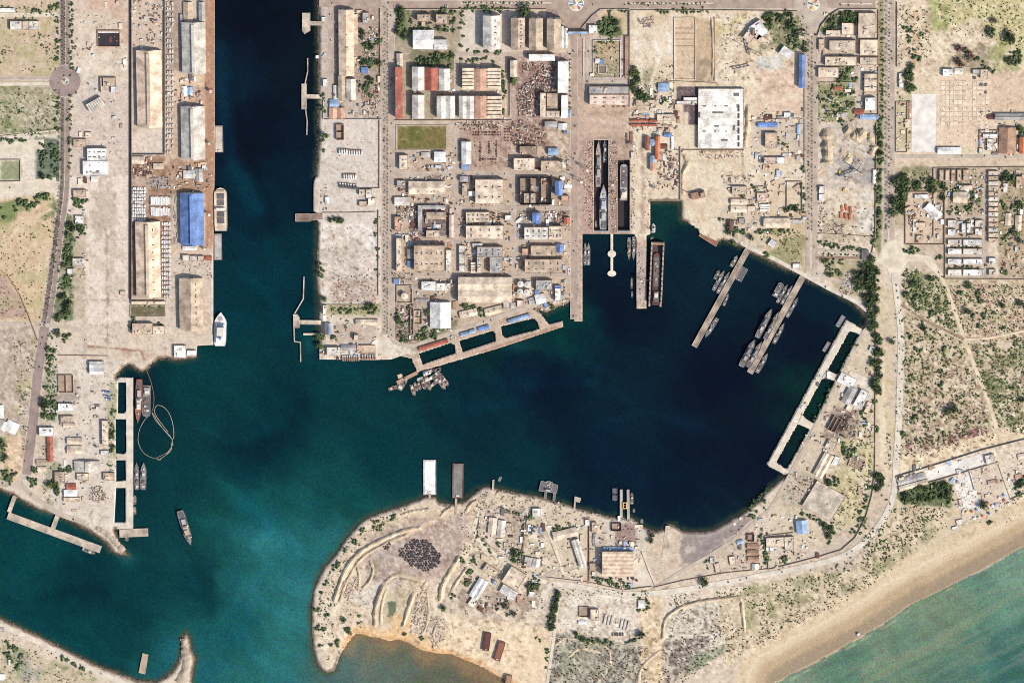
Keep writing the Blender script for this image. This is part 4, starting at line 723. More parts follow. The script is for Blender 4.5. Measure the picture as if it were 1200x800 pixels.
BT = """
-4 10 17 14 5 s gx white 0|long white shed at the top of the western field
12 25 26 35 6 b f offw 1|western block of the white three-part building on the northwest field
26.4 25 34 35 7 b f cream 0|middle block of the white three-part building on the northwest field
34.4 25 46 35 6 b f offw 2|eastern block of the white three-part building on the northwest field
160 60 189 150 17 w my peach 0|big peach-roofed warehouse north of the steel stockyard
159 261 187.5 349 17 w my peach 9|big peach-roofed warehouse south of the steel stockyard
119 91 136 101 5 b f tan 1|small tan office block east of the roundabout
130 101.5 136 109 5 h f white 0|bright white hut attached to the tan office by the roundabout
86 163 101 172 4 b f tan 0|plain tan shed at the dual carriageway south of the roundabout
100 155 107 161 4 h f cream 1|tiny hut with a tree north of the white terraced complex
102 174 125 188 8 b f white 5|upper part of the stepped white complex on the apron
97 188.5 127 206 6 b f white 4|lower part of the stepped white complex on the apron
107 207 114 213 4 h gx white 0|small white gatehouse just below the stepped white complex
86 222.5 101 231 5 b f tan 0|tan block with a green garden behind it by the west road
88 253 98 262 4 h f white 1|white cottage among trees on the west edge of the apron
85 303 99 312 5 b f offw 2|off-white house with a rubble yard on the west edge of the apron
79 315 85.5 321.5 4 h f white 0|small white hut among trees beside the west road
141 341 147 346 3.5 h f pink 0|lone hut standing out on the pale apron
154 353 194 357 5 b f cream 0|narrow cream building above the hedged garden of diamond beds
155 379 179 392 8 b f tan 3|tan office block with a toothed parapet below the diamond garden
179.4 382 193 392 7 b f cream 2|cream annexe of the toothed office block
154.5 184 169 192 6 s gx cream 0|cream shed at the top of the steel stockyard
180 192 192 198 5 s gx cream 0|small cream shed at the northeast corner of the steel stockyard
105 424 121.5 439 7 w gx2 white 0|white twin-gabled store at the top of the lower port yard
68.5 439.5 86 460 4 o ox2 tan 0|roofless walled yard west of the lower port apron
68 473 86 482 5 b f white 1|white flat building beside the dark grove of the lower port
71 487.5 86 495 5 b f tan 1|tan building just below the white one by the dark grove
74 496 88 501 4 s gx cream 0|small cream lean-to south of the dark grove
46 501 63 511 6 b f white 1|white building touching the long red roof
55.3 511 62 541 6 s gy red 0|long red-roofed shed by the lower west road
78.5 513 96 521 6 s gx cream 0|upper of the twin cream sheds in the lower port yard
78.5 523 96 532 6 s gx cream 0|lower of the twin cream sheds in the lower port yard
119.5 493 127 522 6 b f cream 4|long narrow building beside the second basin
118 528 127.5 533 4 h f white 0|small white hut at the end of the long narrow building by the basin
87 541 117.5 553 8 w my offw 3|white and grey workshop in the lower port yard
64 553 76 566 5 b f tan 2|tan building west of the white and grey workshop
90 555 104 563 4 b f cream 2|low cream block under the white and grey workshop
78 567 89 574 5 s gx red 0|small red-roofed shed south of the workshop
75 574.5 90 582 6 s gx white 0|white shed touching the small red roof
74.5 583 94 588 4 b f cream 0|cream strip building below the white shed with the red neighbour
121 554 134 563 4 b f warm 2|low block by the third basin of the lower port
43 539 55 545 4 s gx tan 0|low tan shed at the lower end of the west road
44 547 55 552 4 s gx cream 0|cream shed at the lower end of the west road
53 475 58 480 4 h f white 0|white hut inside the dark grove
-4 475 4 490 6 s gy white 0|white shed cut by the western frame edge
-3 493 9 504 6 s gy offw 0 -28|tilted off-white shed next to a pale twin in the far west
102.5 117.5 121.5 128.5 8 w sy7 wgrey 0 30|tilted striped white shed south of the tan office by the roundabout
118 91 121 109 5 b f offw 0|slim west wing of the tan office by the roundabout
6 494 21 507 6 s gy white 0 -28|tilted white shed in the far west field
215 3 225.5 27 7 s gy tan 0|slim tan-roofed shed at the north quay
233 3 240 27 7 s gy grey 0|slim grey-roofed shed at the north quay edge
213 27 240.5 87 17 w my wgrey 0|grey-roofed quay warehouse, northernmost of the big four
212 125.5 239.5 187.5 17 w my wgrey 0|grey-roofed quay warehouse just north of the blue one
211 227.5 238.5 288 17 w my blue 0|big bright blue warehouse on the quay
210 327 237.5 387.5 17 w gy tan 8|tan quay warehouse beside the white ship
214 289 230 293 4 s gx white 0|low white lean-to at the foot of the blue warehouse
213 101 219 112 4 s gy white 0|small white store between the two grey quay warehouses
219.4 102 226 111 4 s gy lblue 0|small blue-grey store between the two grey quay warehouses
215 200 228 209 5 s gx white 0|white shed north of the blue warehouse
229 198 238 213 5 s gy grey 0|grey ribbed shed northeast of the blue warehouse
214 299 222 306 5 b f offw 0|first small block in the row below the blue warehouse
223 300 231 306 5 b f offw 1|second small block in the row below the blue warehouse
232 300 239 306 5 b f cream 0|third small block in the row below the blue warehouse
240 300 248 305 4 s gx red 0|small red-roofed hut ending the row at the quay edge
204 405 218 419 5 b f white 1|white shed at the southern tip of the port quay
219 411 230 417 5 b f white 0|white hut at the corner of the port quay tip
377 20 381.5 25.5 4 h f white 0|white hut at the root of the northern T jetty
370 65 374 68.5 3 h f white 0|tiny white hut on the channel bank above the catwalk jetty
397 12 414.5 89 15 w gy peach 3|long peach-roofed warehouse on the central channel bank
415 17 419 52 8 s ly warm 0|narrow lean-to along the long peach warehouse
396.5 89.5 404.5 117 10 w gy tan 0|tan shed continuing the long peach warehouse
406 93 416.5 117 9 w gy offw 0|pale shed beside the tan one below the long peach warehouse
386.5 117 397 126 6 s gx lblue 0|blue and white awning shed by the channel bank
386 126.5 404 139 7 s gy2 salmon 0|salmon double-gabled shed at the channel bank
378.5 93 383.5 102 5 h f white 0|white kiosk on the channel bank road
391 100 395.5 116 5 s gy offw 1|slim pale shed beside the blue and white awning
425 15 432 28 7 b f grey 1|grey block west of the central dual avenue
423.5 79 431 86 6 s gx blue 0|small blue-roofed shed south of the yard trees
442.5 89 446.5 97 4 h f cream 0|small cream hut by the avenue wall
465 63 472 79 6 s gy cream 1|cream shed at the head of the long red roof
463.5 79 471.5 139 9 w ly red 4|long red-brown lean roof along the central avenue
489 17 505 25 7 b f tan 1|T-shaped villa's main wing in the wooded northern garden
494 25.3 499 31 6 b f tan 0|T-shaped villa's stem in the wooded northern garden
511 17 525 28 7 b f tan 2|square tan villa east of the T-shaped one
484 36 508 58 9 w gx white 0|large white hall in the wooded northern block
508.5 47 524 58 8 w gx white 0|smaller white hall joined to the large white hall
483 79 497 106 10 w gy offw 0|grey and white gabled shed, first of the northern shed row
497.2 80 514 106 10 w gy red 0|red-brown gabled shed in the northern shed row
514.3 81 527 106 10 w gy offw 0|off-white gabled shed east of the red-brown one
542 80 555 105 9 w sx6 cream 0|cream saw-tooth roof west of the upper salmon shed
555.2 81 571 106 10 w gy salmon 0|upper salmon shed between two saw-tooth roofs
571.4 80 587 105 9 w sx6 cream 0|cream saw-tooth roof east of the upper salmon shed
483 112 497 139 10 w gy offw 0|off-white gabled shed at the west end of the second shed row
512 113 533 139 10 w gy2 offw 0|double-gabled white and grey shed in the second shed row
538 113 555 139 10 w gy2 offw 0|double-gabled shed west of the lower salmon shed
555.2 113 571 139 10 w gy salmon 0|lower salmon shed in the second shed row
571.4 113 588 139 9 w sx6 cream 0|cream saw-tooth roof east of the lower salmon shed
566 19 586 58 13 w gy offw 5|weathered white hall by the pale concrete lot
599 21.5 615 58.5 14 w gy tan 8|westernmost of the three brown-tan gabled halls
620 22 636 59 14 w gy tan 0|middle of the three brown-tan gabled halls
641 22.5 657 59 14 w gy tan 0|easternmost of the three brown-tan gabled halls
657.4 31 660.5 56 7 s gy white 0|thin white shed touching the brown-tan halls
661.5 33 665 56 6 s gy white 0|thin white shed nearest the avenue by the brown-tan halls
620 64 650 71 8 s gx white 0|white shed running across below the brown-tan halls
598 71 606 90 8 s gy cream 0|cream shed at the scrapyard's northwest corner
654 72.5 666 108.5 10 w ly white 0|bright white shed along the scrapyard's east side
633 109 640 138 8 b f cream 1|west wing of the courtyard block south of the scrapyard
640.4 130 656 138 8 b f cream 1|south wing of the courtyard block south of the scrapyard
641 109.5 654 129 5 b f tan 0|tan court roof inside the courtyard block south of the scrapyard
658 112 665 138 8 s ly white 0|white shed below the bright white one by the avenue
638.5 142.5 653 149.5 6 s gx grey 0|grey roof south of the courtyard block
654.5 145 664 152 6 s gy white 0|white gabled kiosk by the avenue
664 130 668 136 4 h gx blue 0|small blue kiosk at the avenue kerb
661 151 665 157 4 h f blue 0|tiny blue hut beside the white gabled kiosk
394 146 403 164 6 o oy2 brown 0|roofless brick building with two rooms in the central yard
381 231 385.5 238.5 5 h gy white 0|white cabin near the channel in the central yard
421 222 428 229 6 b f cream 1|cream hut at the walled corner of the central yard
429 222 436 232 6 b f offw 1|off-white hut at the walled corner of the central yard
421 236 430 242 5 b f tan 0|tan hut at the walled corner of the central yard
431.5 232.5 440 241 6 b f offw 2|larger pale hut at the walled corner of the central yard
468 182 478 199 7 b f cream 4|cream slatted block below the sports field
494 179 504 184 4 s gx offw 0|low pale shed south of the sports field
509 178.5 522 190 8 w gx white 0|white hall at the sports field's southeast corner
465 211.5 475 218 5 b f grey 2|grey block on the avenue west of the long cream roof
479 213 521.5 228 9 w gx cream 8|long cream roof dotted with vents
462.5 231.5 480 241 7 w gx offw 0|pale grey-white shed by the avenue
490 241 494.5 270 6 s ly grey 0|narrow grey wing of the dark asphalt court
500 249 522 257 7 s gx tan 1|tan hall facing the dark asphalt court
494.8 240.8 522 244.6 6 s gx grey 0|thin grey wing closing the north of the dark asphalt court
499.5 270 515 279 6 b f tan 2|tan block closing the south of the dark asphalt court
462.5 254 470 271 7 b f salmon 0|pinkish block on the avenue near the dark asphalt court
464.5 279 471.5 319 8 b f cream 2|long narrow cream block along the central avenue
485 288 521 318 12 w f tan 12|big flat tan workshop with two rows of roof vents
477.5 292 484 303 6 s gy grey 0|grey lean-to west of the vented tan workshop, upper
477.5 306 484 313 6 s gy lblue 0|pale blue lean-to west of the vented tan workshop, lower
522.5 293 529 318 5 b f offw 3|small pale annexe row east of the vented tan workshop
461.5 327 468 333 5 h f blue 0|bright blue canopy hut by the avenue
494 330 511 341 7 b f white 2|white western half of the paired blocks near the tank yard
511.5 332 528 341 7 b f offw 2|off-white eastern half of the paired blocks near the tank yard
504 355 528 385 12 w gy white 0|large white gabled boat hall
481 361 484.5 392 5 o ox1 tan 0|thin roofless wall building in the overgrown corner
485 364 494.5 380 5 o oy2 cream 0|roofless cream shell west of the boat hall
487 350.5 503 353.5 4 s gx grey 0|low grey strip shed just above the boat hall
417 374.5 443 381 6 s gx cream 0|long white shed with a stepped edge in the channel-mouth yard
415 392.5 420 398.5 8 b f cream 0|small square tower with a boom in the channel-mouth yard
400 404.5 417 411 5 s gx grey 1|grey shed at the channel-mouth quay
383 407 399 417 7 b f offw 1|white flat block at the channel-mouth quay corner
418 404.5 440 414 4 b f warm 0|low pinkish slab roof at the channel-mouth quay
378.5 378 384 392 6 s gy dgrey 0|dark half of the dock office at the jetty root
384.4 379 388 392 6 s gy lblue 0|pale blue half of the dock office at the jetty root
378.5 358 383 369 6 b f offw 1|white block by the channel north of the dock office
537 325.5 599.5 355 13 w gx2 cream 1|very large cream double-gabled hall in the central works
559 289.5 589 301 9 b f grey 8|north wing of the grey courtyard works
574 301.3 589 320 9 b f grey 4|east wing of the grey courtyard works
559 301.3 564 320 8 b f offw 2|west wing of the grey courtyard works
554 285.5 565 289 5 s gx white 0|low white lean-to on the grey courtyard works
552 307.5 558 320 6 s sx4 cream 0|small striped roof west of the grey courtyard works
538 288 545 319 5 b f offw 6|thin cluttered greenish store near the grey courtyard works
615 304 659 320 10 b f tan 10|long tan workshop with paired vents near the dock road
622 288 652 300 8 b f tan 1|plain tan block north of the paired-vent workshop
612 291.5 619 299 6 h f salmon 0|small salmon hut north of the paired-vent workshop
652.5 286.5 659.5 296 6 s gy blue 0|blue shed at the corner by the dock road
628 328.5 647 340 8 b f grey 4|grey panelled block beside the round-tank building
650.5 338 657.5 353 8 b f white 3|white tower block near the long west pier
650.5 334.8 657.5 337.6 7 h gx blue 0|blue awning on the white tower block's north end
590 354 597 361 5 h f offw 0|small pale hut by the pens south of the big cream hall
598.5 355 604 362 5 h gx grey 0|small grey hut by the pens
606 352 614 360 6 h f pink 0|small pinkish hut by the pens
541 166.5 552 192 9 w gy white 0|white gabled store on the scrap-strewn yard
541 193 550 199 5 s gx lblue 0|bluish sheds at the foot of the white gabled store
602 185.5 627 200 9 b f cream 4|cream flat block south of the scrap rows
634 188.5 659 202 9 b f tan 0|plain tan flat block by the dock road
609 171.5 629 181 6 b f tan2 0|brownish block north of the cream flat block
642.5 174 654 182 6 s gx lblue 0|pale blue roof north of the plain tan flat block
557 210.5 590 239 10 b f cream 6|big cream block with rooftop plant between two streets
541.5 215 548 230 6 b f tan 1|small tan wing west of the big cream block
539 207 548.5 213 6 s gx grey 0|grey lean-to northwest of the big cream block
549 224 556.5 230 5 h f white 0|white kiosk touching the big cream block
609.5 208.5 646 240 8 o ox3 dark 0|dark burnt-looking roofless compound by the dock road
614 226.5 628 238 6 b f tan 3|tan block inside the dark compound
650.5 213 659 229 11 w gy blue 0|vivid blue shed east of the dark compound
658 229.5 666.5 236 6 h f salmon 0|salmon hut southeast of the dark compound
624 250 633.5 262 12 w gy blue 0|vivid blue shed south of the dark compound
614.5 266.5 642.5 281 9 b f offw 6|off-white block with clutter on its roof, west half
643 265.5 659 281 10 b f cream 5|cream block with clutter on its roof, east half
546 264.5 590.5 280.5 9 b f cream 6|long cream flat block in the middle street
546 248.5 574 260.5 7 b f cream 7|cream block with crowded rooftop in the middle street
592 252.5 599 258.5 6 h f white 0|white hut at the end of the middle street block
661 255 668 262.5 5 h gy red 0|red hut at the dock road kerb
526.5 252 531.5 278 6 s gy pink 0|slim pinkish shed beside the dark asphalt court
690.5 101.5 737 110 8 b f grey 3|northern dark-courted part of the long square-side building
691 111 737 123.5 10 b f pink 8|pale pink part of the long building below the square
690 29.5 700 39.5 6 h f white 0|white gatehouse at the roundabout
697.5 69 703 73.5 4 h gx white 0|small white pavilion in the walled garden
771.5 97.5 784 107.5 6 s gx lblue 0|white and blue shed south of the fenced plot
745 117 768 124.5 5 b f tan 1|long tan house by the grove west of the big white roof
770 134 790.5 142 5 b f cream 2|cream sheds north of the dry docks
778 156 787 160.5 4 s gx blue 0|bright blue shed east of the dock crane yard
756.5 160.5 761 176 9 s gy red 0|tall narrow red-roofed shed in the dock crane yard
762 163.5 768 171 9 s gx lblue 0|blue and white roofed shed in the dock crane yard
768.4 160 773.5 187 11 s gy orange 0|tall orange-roofed shed in the dock crane yard
762 182.5 767.5 190 9 s gy lblue 0|pale blue roofed shed in the dock crane yard
762 190.3 768 200 9 s gy salmon 0|salmon roofed shed in the dock crane yard
774 169 782 174.5 4 s gx maroon 0|low maroon shed east of the orange-roofed shed
774 180 780 187.5 4 s gy grey 0|grey shed east of the orange-roofed shed
786.5 160 789.5 175 3.5 s gy white 0|slim white container shed by the sand wall
739.5 178 743.5 186 4 h f offw 0|pale cabin at the head of the short dry dock
818 104 871.5 174 6 w f hall 8|huge weathered white flat roof of the unfinished hall
793 118.3 817.6 122 4 b f hall 0|white stepped wing reaching west from the huge white roof
801 114 817.6 118.1 4 b f hall 0|short white step against the huge white roof
888 144 911 149 5 s gx blue 0|pale blue shed in the yard east of the huge white roof
896 134.5 905 140 4 s gx maroon 0|low maroon roof north of the pale blue shed
919 132 927 137.5 5 h f white 0|white cabin in the sandy yard by the east avenue
911 136 918 139 3 h f grey 0|grey cabin between the maroon roof and the white cabin
896.5 155.5 911 173 7 b f warm 0|plain tan block south of the pale blue shed
934 146 937.5 157 4 s gy lblue 0|slim pale blue shed near the east avenue
934.5 158 937.5 164 3 h f white 0|tiny white cabin near the east avenue
895 184.5 909.5 192 6 b f pink 1|tan half of the paired blocks south of the huge white roof
910 184.5 920 192 6 b f white 1|white half of the paired blocks south of the huge white roof
917 180 924.5 183 3 h f white 0|white cabin above the paired tan and white blocks
933.5 182.5 938 188 4 h f offw 0|pale cabin by the east avenue trees
858 218.5 875.5 228 6 b f cream 1|top block of the stacked cream sheds by the grey ramp
856.5 233.5 875.5 240 6 s gx cream 1|second block of the stacked cream sheds by the grey ramp
856.5 241.5 875.5 249 6 s gx cream 1|third block of the stacked cream sheds by the grey ramp
876 241.5 885.5 248.5 5 b f cream 0|small cream block ending the stacked cream sheds
887 226 898 236 4 b f pink 0|pinkish hut in the yard east of the stacked cream sheds
891 239.5 902 248 4 s sx3 offw 0|striped pale shed near the walled sand enclosure
895 256 925.5 267 8 w gx cream 0|long cream-roofed hall south of the walled sand enclosure
926 257.5 941 263 4 b f offw 3|low grey-white stalls east of the long cream-roofed hall
851.5 258 859.5 270 5 s gy maroon 0|dark red-brown shed near the rust barge pier
866 256 873 262 4 h f grey 0|grey hut beside the dark red-brown shed
901 281.5 910 289.5 5 h f white 0 -35|white tilted cottage in the dry garden by the bay
929 309 937 315 4 h f white 0|white guard hut at the head of the crowded pier
936.5 64.5 943.5 103 10 w gy blue 0|long blue-roofed shed along the east avenue
881 26 897 44 7 b f white 0 35|white walled pool court of the tilted compound
873 36 884 48 7 b f pink 1 -35|pinkish wing of the tilted compound
886 44 903 51 7 b f cream 3 -32|cream wing of the tilted compound
914.5 56.5 928 67 7 w gx3 white 0 -35|tilted white ribbed shed near the blue-roofed shed
936 36 945 45 6 b f cream 2|cream block at the east avenue's roundabout mouth
882 34 884.5 42 12 b f brown 0|slim brown tower of the sandy works
1006 15.5 1026 44.5 8 b f cream 4|large cream block in the northeast walled estate
986.5 27 1000 41 8 b f cream 1|cream villa by the estate's green corner
968 35.5 986 43 6 b f cream 2|low cream wing by the estate's green corner
959.5 46 966 59 5 b f warm 1|small block at the estate's avenue side
972 47.5 1003 60 9 b f cream 2|wide cream villa in the middle of the estate
967 66.5 1004 77 8 b f cream 3|second wide cream villa in the estate, below the first
1008 46.5 1029 65 8 b f cream 4|cream block at the estate's eastern wall
1008 67.5 1028.5 76 7 b f cream 2|long cream block at the estate's eastern wall
959 79 983 91 6 b f cream 2|cream house west of the estate garden
1013 86.5 1028 108 7 b f cream 6|cream block with a gridded roof at the estate's eastern wall
1014 114.5 1026 129.5 8 b f white 0|tall white block south of the gridded roof
1001 128.5 1012.5 134 5 s gx red 0|red-brown roof at the estate's southern end
1008 134.5 1029 140 5 s gx lblue 0|blue-white roof at the estate's southern end
981 132 994 137.5 3 b f offw 4|low cluttered stalls at the estate's southern garden
978 101.5 986 106 4 s gx red 0|small red roof in the estate's overgrown garden
960 218.5 967 226.5 6 h f white 2|upper white cabin at the quarry gate
960 227.5 966 236 5 h f white 0|lower white cabin at the quarry gate
1023 199 1026.5 215 4 s gy white 0|slim white shed on the quarry's east edge
1053.5 86 1058 98 4 b f offw 2|pale roadside block by the palm avenue
1054 97 1059 103 5 h f white 0|white roadside cabin by the palm avenue
1105 81 1117 89.5 6 b f white 0|white hut at the top of the foundation grid
1149 81.5 1158 92 5 b f cream 0|cream hut at the northeast corner of the foundation grid
1140 81.5 1148.5 87 4 b f grey 0|grey hut beside the cream one at the foundation grid
1119 80 1128 86.5 4 s gx offw 1|low shed beside the white hut of the foundation grid
1063.5 119 1068 139 4 s gy brown 0|thin brown-roofed strip on the pale concrete pad's west side
1061 140 1068 150 4 h f cream 1|cream hut below the thin brown strip
1166 133.5 1203 141 7 w mx grey 0|long grey ribbed roof at the eastern edge
1158 134.5 1165.5 140 5 s gx maroon 0|dark red shed at the end of the long grey ribbed roof
1171 150 1190.5 180 9 w gy brown 0|two-tone brown and grey hall at the eastern edge
1195 161 1203 180 8 w gy orange 0|orange-roofed shed cut by the eastern frame edge
1099 173 1126 180.5 6 w gx white 0|white flat shed by the eastern cross road
1152 157 1169 162 5 b f white 2|upper white building of the walled eastern yard
1157 163 1164 177 5 b f offw 2|lower white building of the walled eastern yard
1147.5 174 1152 180 4 h f white 0|white gate hut of the walled eastern yard
1117 225.5 1133.5 238 8 h gx cream 0|detached cream villa in the walled estate gardens
1124 217 1140 222 5 h f cream 3|small cream building behind the detached villa
1191 207 1198 221 6 b f warm 0|tan block east of the long terrace, by trees
1176 215 1181.5 226 5 h f offw 1|pale hut between the trees east of the long terrace
1178.5 250 1185 264 5 h gy cream 0|western of two cream cottages under eastern trees
1190 252.5 1197 271 5 h gy cream 1|eastern of two cream cottages under eastern trees
1083 243 1104 253 6 w gx white 0 -42|tilted white shed in the walled scrap compound
1072 228 1088 233 4 b f white 1|white wing at the top of the walled scrap compound
1073 261 1085 266.5 5 b f cream 1|cream block at the foot of the walled scrap compound
1096 240 1101 244 3 h f white 0|tiny white shelter next to the tilted white shed
1074 276 1082 281 4 h f tan 2|tan hut at the bottom of the walled scrap compound
572.5 607 582 626 7 s gy cream 0 -6|western of the twin cream sheds in the round-planter compound
583 610 592 629 7 s gy offw 0 -6|eastern of the twin cream sheds in the round-planter compound
593 613 600 622 5 h f tan 2|tan hut beside the twin cream sheds
624 596 634 606 6 b f white 0|white cube house near the grey landing platform
648 621 676.5 631 8 s gx cream 0 14|cream block at the top of the peninsula courtyard
674.5 632 683 665 8 s gy2 offw 0 17|long pale ribbed block on the peninsula courtyard's east side
614.5 653 624 664 6 b f offw 1 -10|off-white half of the paired house by the peninsula road
624.5 655 632.5 665 6 s gy white 0 -10|bright white half of the paired house by the peninsula road
706 647 742 675 14 w gx6 peach 0|large ribbed tan hall behind the shiplift
707 641.5 741 645.5 5 s gx lblue 4|blue-roofed lean-to along the ribbed tan hall
693.5 612 699 624 5 b f tan 2|slim tan store west of the shiplift apron
695 626 700 640 4 s gy grey 0|slim grey store below the tan one near the shiplift
686 609 690.5 616 4 h f white 1|white kiosk at the shore west of the shiplift
691 660 698 668 5 b f tan 0|tan hut west of the ribbed tan hall
694 670 698 675 4 h f white 0|white hut at the corner of the ribbed tan hall
717 613 728 622 5 o oy1 maroon 0|scorched roofless frame at the head of the shiplift
555 678 567 702 7 s gy2 white 0 -30|white L-block of the tilted peninsula compound
566 664 584 674 5 b f tan 2 -35|tan courtyard wing of the tilted peninsula compound
592 667 613 688 9 b f cream 0 -32|large cream hall of the tilted peninsula compound
586 689 606 699 6 w sx4 white 0 -32|white saw-tooth annexe of the tilted peninsula compound
619.5 693.5 627 700 4 h f white 0 -8|lone white hut east of the tilted compound
550 701 559 711 5 h f offw 1 -35|off-white hut southwest of the tilted compound
560 711 566 716 3 h gx maroon 0 -30|tiny red shelter southwest of the tilted compound
679 711 691 723 4 o ox1 tan 0|roofless tan shell on the pipe storage pad
692 714 701.5 727 7 b f cream 0|cream block on the pipe storage pad
678 727 688 731.5 3 s gx white 0|low white shed on the pipe storage pad
748 703 756 713 4 h f white 0|white hut in a ring of bushes south of the coast road
946 570 985 604 5 b f concrete 0 -30|vast plain concrete platform roof above the coast road
933.5 610.5 946.5 625.5 9 w gy lblue 0 6|blue-white gabled shed near the vast platform
898 630 919 641 6 b f cream 2 3|cream main block of the walled L-shaped depot
919.5 629 930.5 645 6 b f concrete 3 3|cream wing of the walled L-shaped depot
902 638 911 646 5 h f white 1|white hut in the walled L-shaped depot
876 626 884 634.5 5 o ox1 red 0|topmost of four red-brown shells by the shore road
875.5 637 889 643 5 s gx brown 0|second of four red-brown shells by the shore road
876 645 889 650.5 5 s gx brown 0|third of four red-brown shells by the shore road
876.5 652.5 889.5 658 5 s gx brown 0|lowest of four red-brown shells by the shore road
864 633 871 638 4 h gx lblue 0 25|small blue-grey hut by the shore road
881 661 889 668 5 h gy offw 0|pale cabin between the red-brown shells and the coast road
855 652 862 662 4 h f cream 1 10|cream cabin in the dusty yard by the shore road
832 653 838 660 3 h f offw 1|pale hut at the dusty yard's western end
838 660 844 671 4 h f cream 0 12|second pale hut at the dusty yard's western end
959 531 971 560 7 s gy2 cream 0 -27|long cream twin-gabled block beside the concrete pier pens
976 535 983 546 5 h f white 0 -25|small white block beside the long twin-gabled one
982 440 1003 452 5 b f white 1 -27|white slab roof at the head of the pens yard
990 453 1001 474 7 w gy grey 0 -27|grey court roof of the pens yard
1004 457 1014 478 7 b f white 2 -27|white stepped block of the pens yard
1014.5 471 1021 484 5 h f cream 1 -20|small cream block at the pens yard wall
1019 406 1025.5 412 4 h f white 0 -20|white guard hut at the turn of the shore road
992 474 1000 482 4 h f cream 0 -27|cream hut below the grey court roof
973 488 983 506 6 o ox2 tan2 0 -27|burnt-out roofless building with blackened floor
968 517 979 527 4 b f concrete 0 -27|pale slab beside the burnt-out building
995 537 1013 549 3 o oy3 cream 0 -20|low ruined cell block among the dry bushes
1052 557.5 1085 566.5 4 s gx grey 1 16|long dark-roofed half of the beach compound gate building
1053.5 566 1087.5 571.5 6 s gx cream 0 16|long cream-roofed half of the beach compound gate building
1053.5 559 1060 563 5 h f cream 1 16|cream gatehouse at the corner of the beach compound
1155 533 1166 543 5 b f offw 1 14|off-white block in the beach compound's upper strip
1139 550 1140.5 575 3 b f white 0 16|thin white wall-shed dividing the beach terraces
1158 563 1166 568 4 h gx pink 0 14|pink-roofed kiosk on the beach terrace
1190 556 1198 561.5 4 h gx salmon 0 14|salmon-roofed cottage at the eastern beach edge
1193 532 1201 538 4 h gx pink 0 14|pink-roofed cottage behind the eastern beach edge
1124 585 1128 593 3 h f pink 0 14|pink hut on the beach terrace's west edge
1121 609 1128 615 3 h f offw 0 14|pale beach hut, the larger of two at the sand
1116 617 1122 621 3 h f white 0 14|white beach hut at the sand edge
1152 551 1157 555 3 h f cream 0 14|small cream kiosk near the thin white wall-shed
1121 550 1126 554 3 h f offw 0 14|small pale kiosk at the top of the beach terrace
1005 742 1008 745 2.5 h f white 0 20|tiny white lifeguard cabin on the open beach
10 773 13 780 3 h f white 0|white cabin on the southwest shore
0 790 6 797 3 h f white 0|white cabin in the southwest corner
0 736 5 740 3 h f offw 0|pale hut at the far western shore
"""
# rows 'x0 y0 x1 y1 height kind roof colour roof-units [angle] | label'
for ln in BT.strip().splitlines():
    d, lb = ln.split('|'); d = d.split()
    building(*map(float, d[:4]), float(d[4]), d[5], d[6], d[7], int(d[8]), lb, float(d[9]) if len(d) > 9 else 0)
# the long terrace: fourteen like houses, each one a house
names = ["first", "second", "third", "fourth", "fifth", "sixth", "seventh", "eighth", "ninth", "tenth", "eleventh", "twelfth", "thirteenth", "fourteenth"]
for i in range(14):
    building(1158.5, 200.5 + i * 6.05, 1170, 205.4 + i * 6.05, 6 + (i % 3) * .6, 't', 'f', ['cream', 'warm', 'offw'][i % 3], 2, "narrow terrace house, %s from the top of the long terrace" % names[i], group="houses of the long terrace")
for i, (x0, x1) in enumerate([(1101, 1106), (1108, 1113), (1115, 1119.5), (1122, 1126.5), (1129, 1136)]):
    building(x0, 199, x1, 212, 6, 't', 'f', 'tan', 1, "slim villa in the upper garden row, %s from the west" % names[i], group="villas of the upper garden row")
for i, (x0, y0, x1, y1, w_) in enumerate([(1111, 258, 1121, 266, "short white house at the top of the block of row houses"), (1127, 262, 1132, 273, "slim house with a shaded yard in the block of row houses"), (1133, 262, 1138, 273, "slim house east of the shaded yard in the block of row houses"), (1143, 258, 1152, 266, "short white house at the top east of the block of row houses"), (1143, 268, 1152, 275, "house below the top eastern one in the block of row houses"), (1111, 269, 1120, 276, "house below the top western one in the block of row houses"),
        (1111, 281, 1127, 287, "row house pair left of the alley, highest of four"), (1129, 281, 1152, 287.5, "row house pair right of the alley, highest of four"), (1111, 291.5, 1127, 298, "row house pair left of the alley, second of four"), (1129, 291.5, 1152, 298.5, "row house pair right of the alley, second of four"), (1111, 303.5, 1127, 310, "row house pair left of the alley, third of four"), (1129, 303.5, 1152, 310, "row house pair right of the alley, third of four"),
        (1111, 316, 1127, 323, "row house pair left of the alley, lowest of four"), (1129, 316, 1152, 323, "row house pair right of the alley, lowest of four"), (1159, 302.5, 1167.5, 309.5, "detached white house under the long terrace, upper one"), (1159, 316, 1167.5, 323, "detached white house under the long terrace, lower one")]):
    building(x0, y0, x1, y1, 6, 't', 'f', 'white' if i % 3 else 'offw', 2, w_, group="row houses of the walled estate")
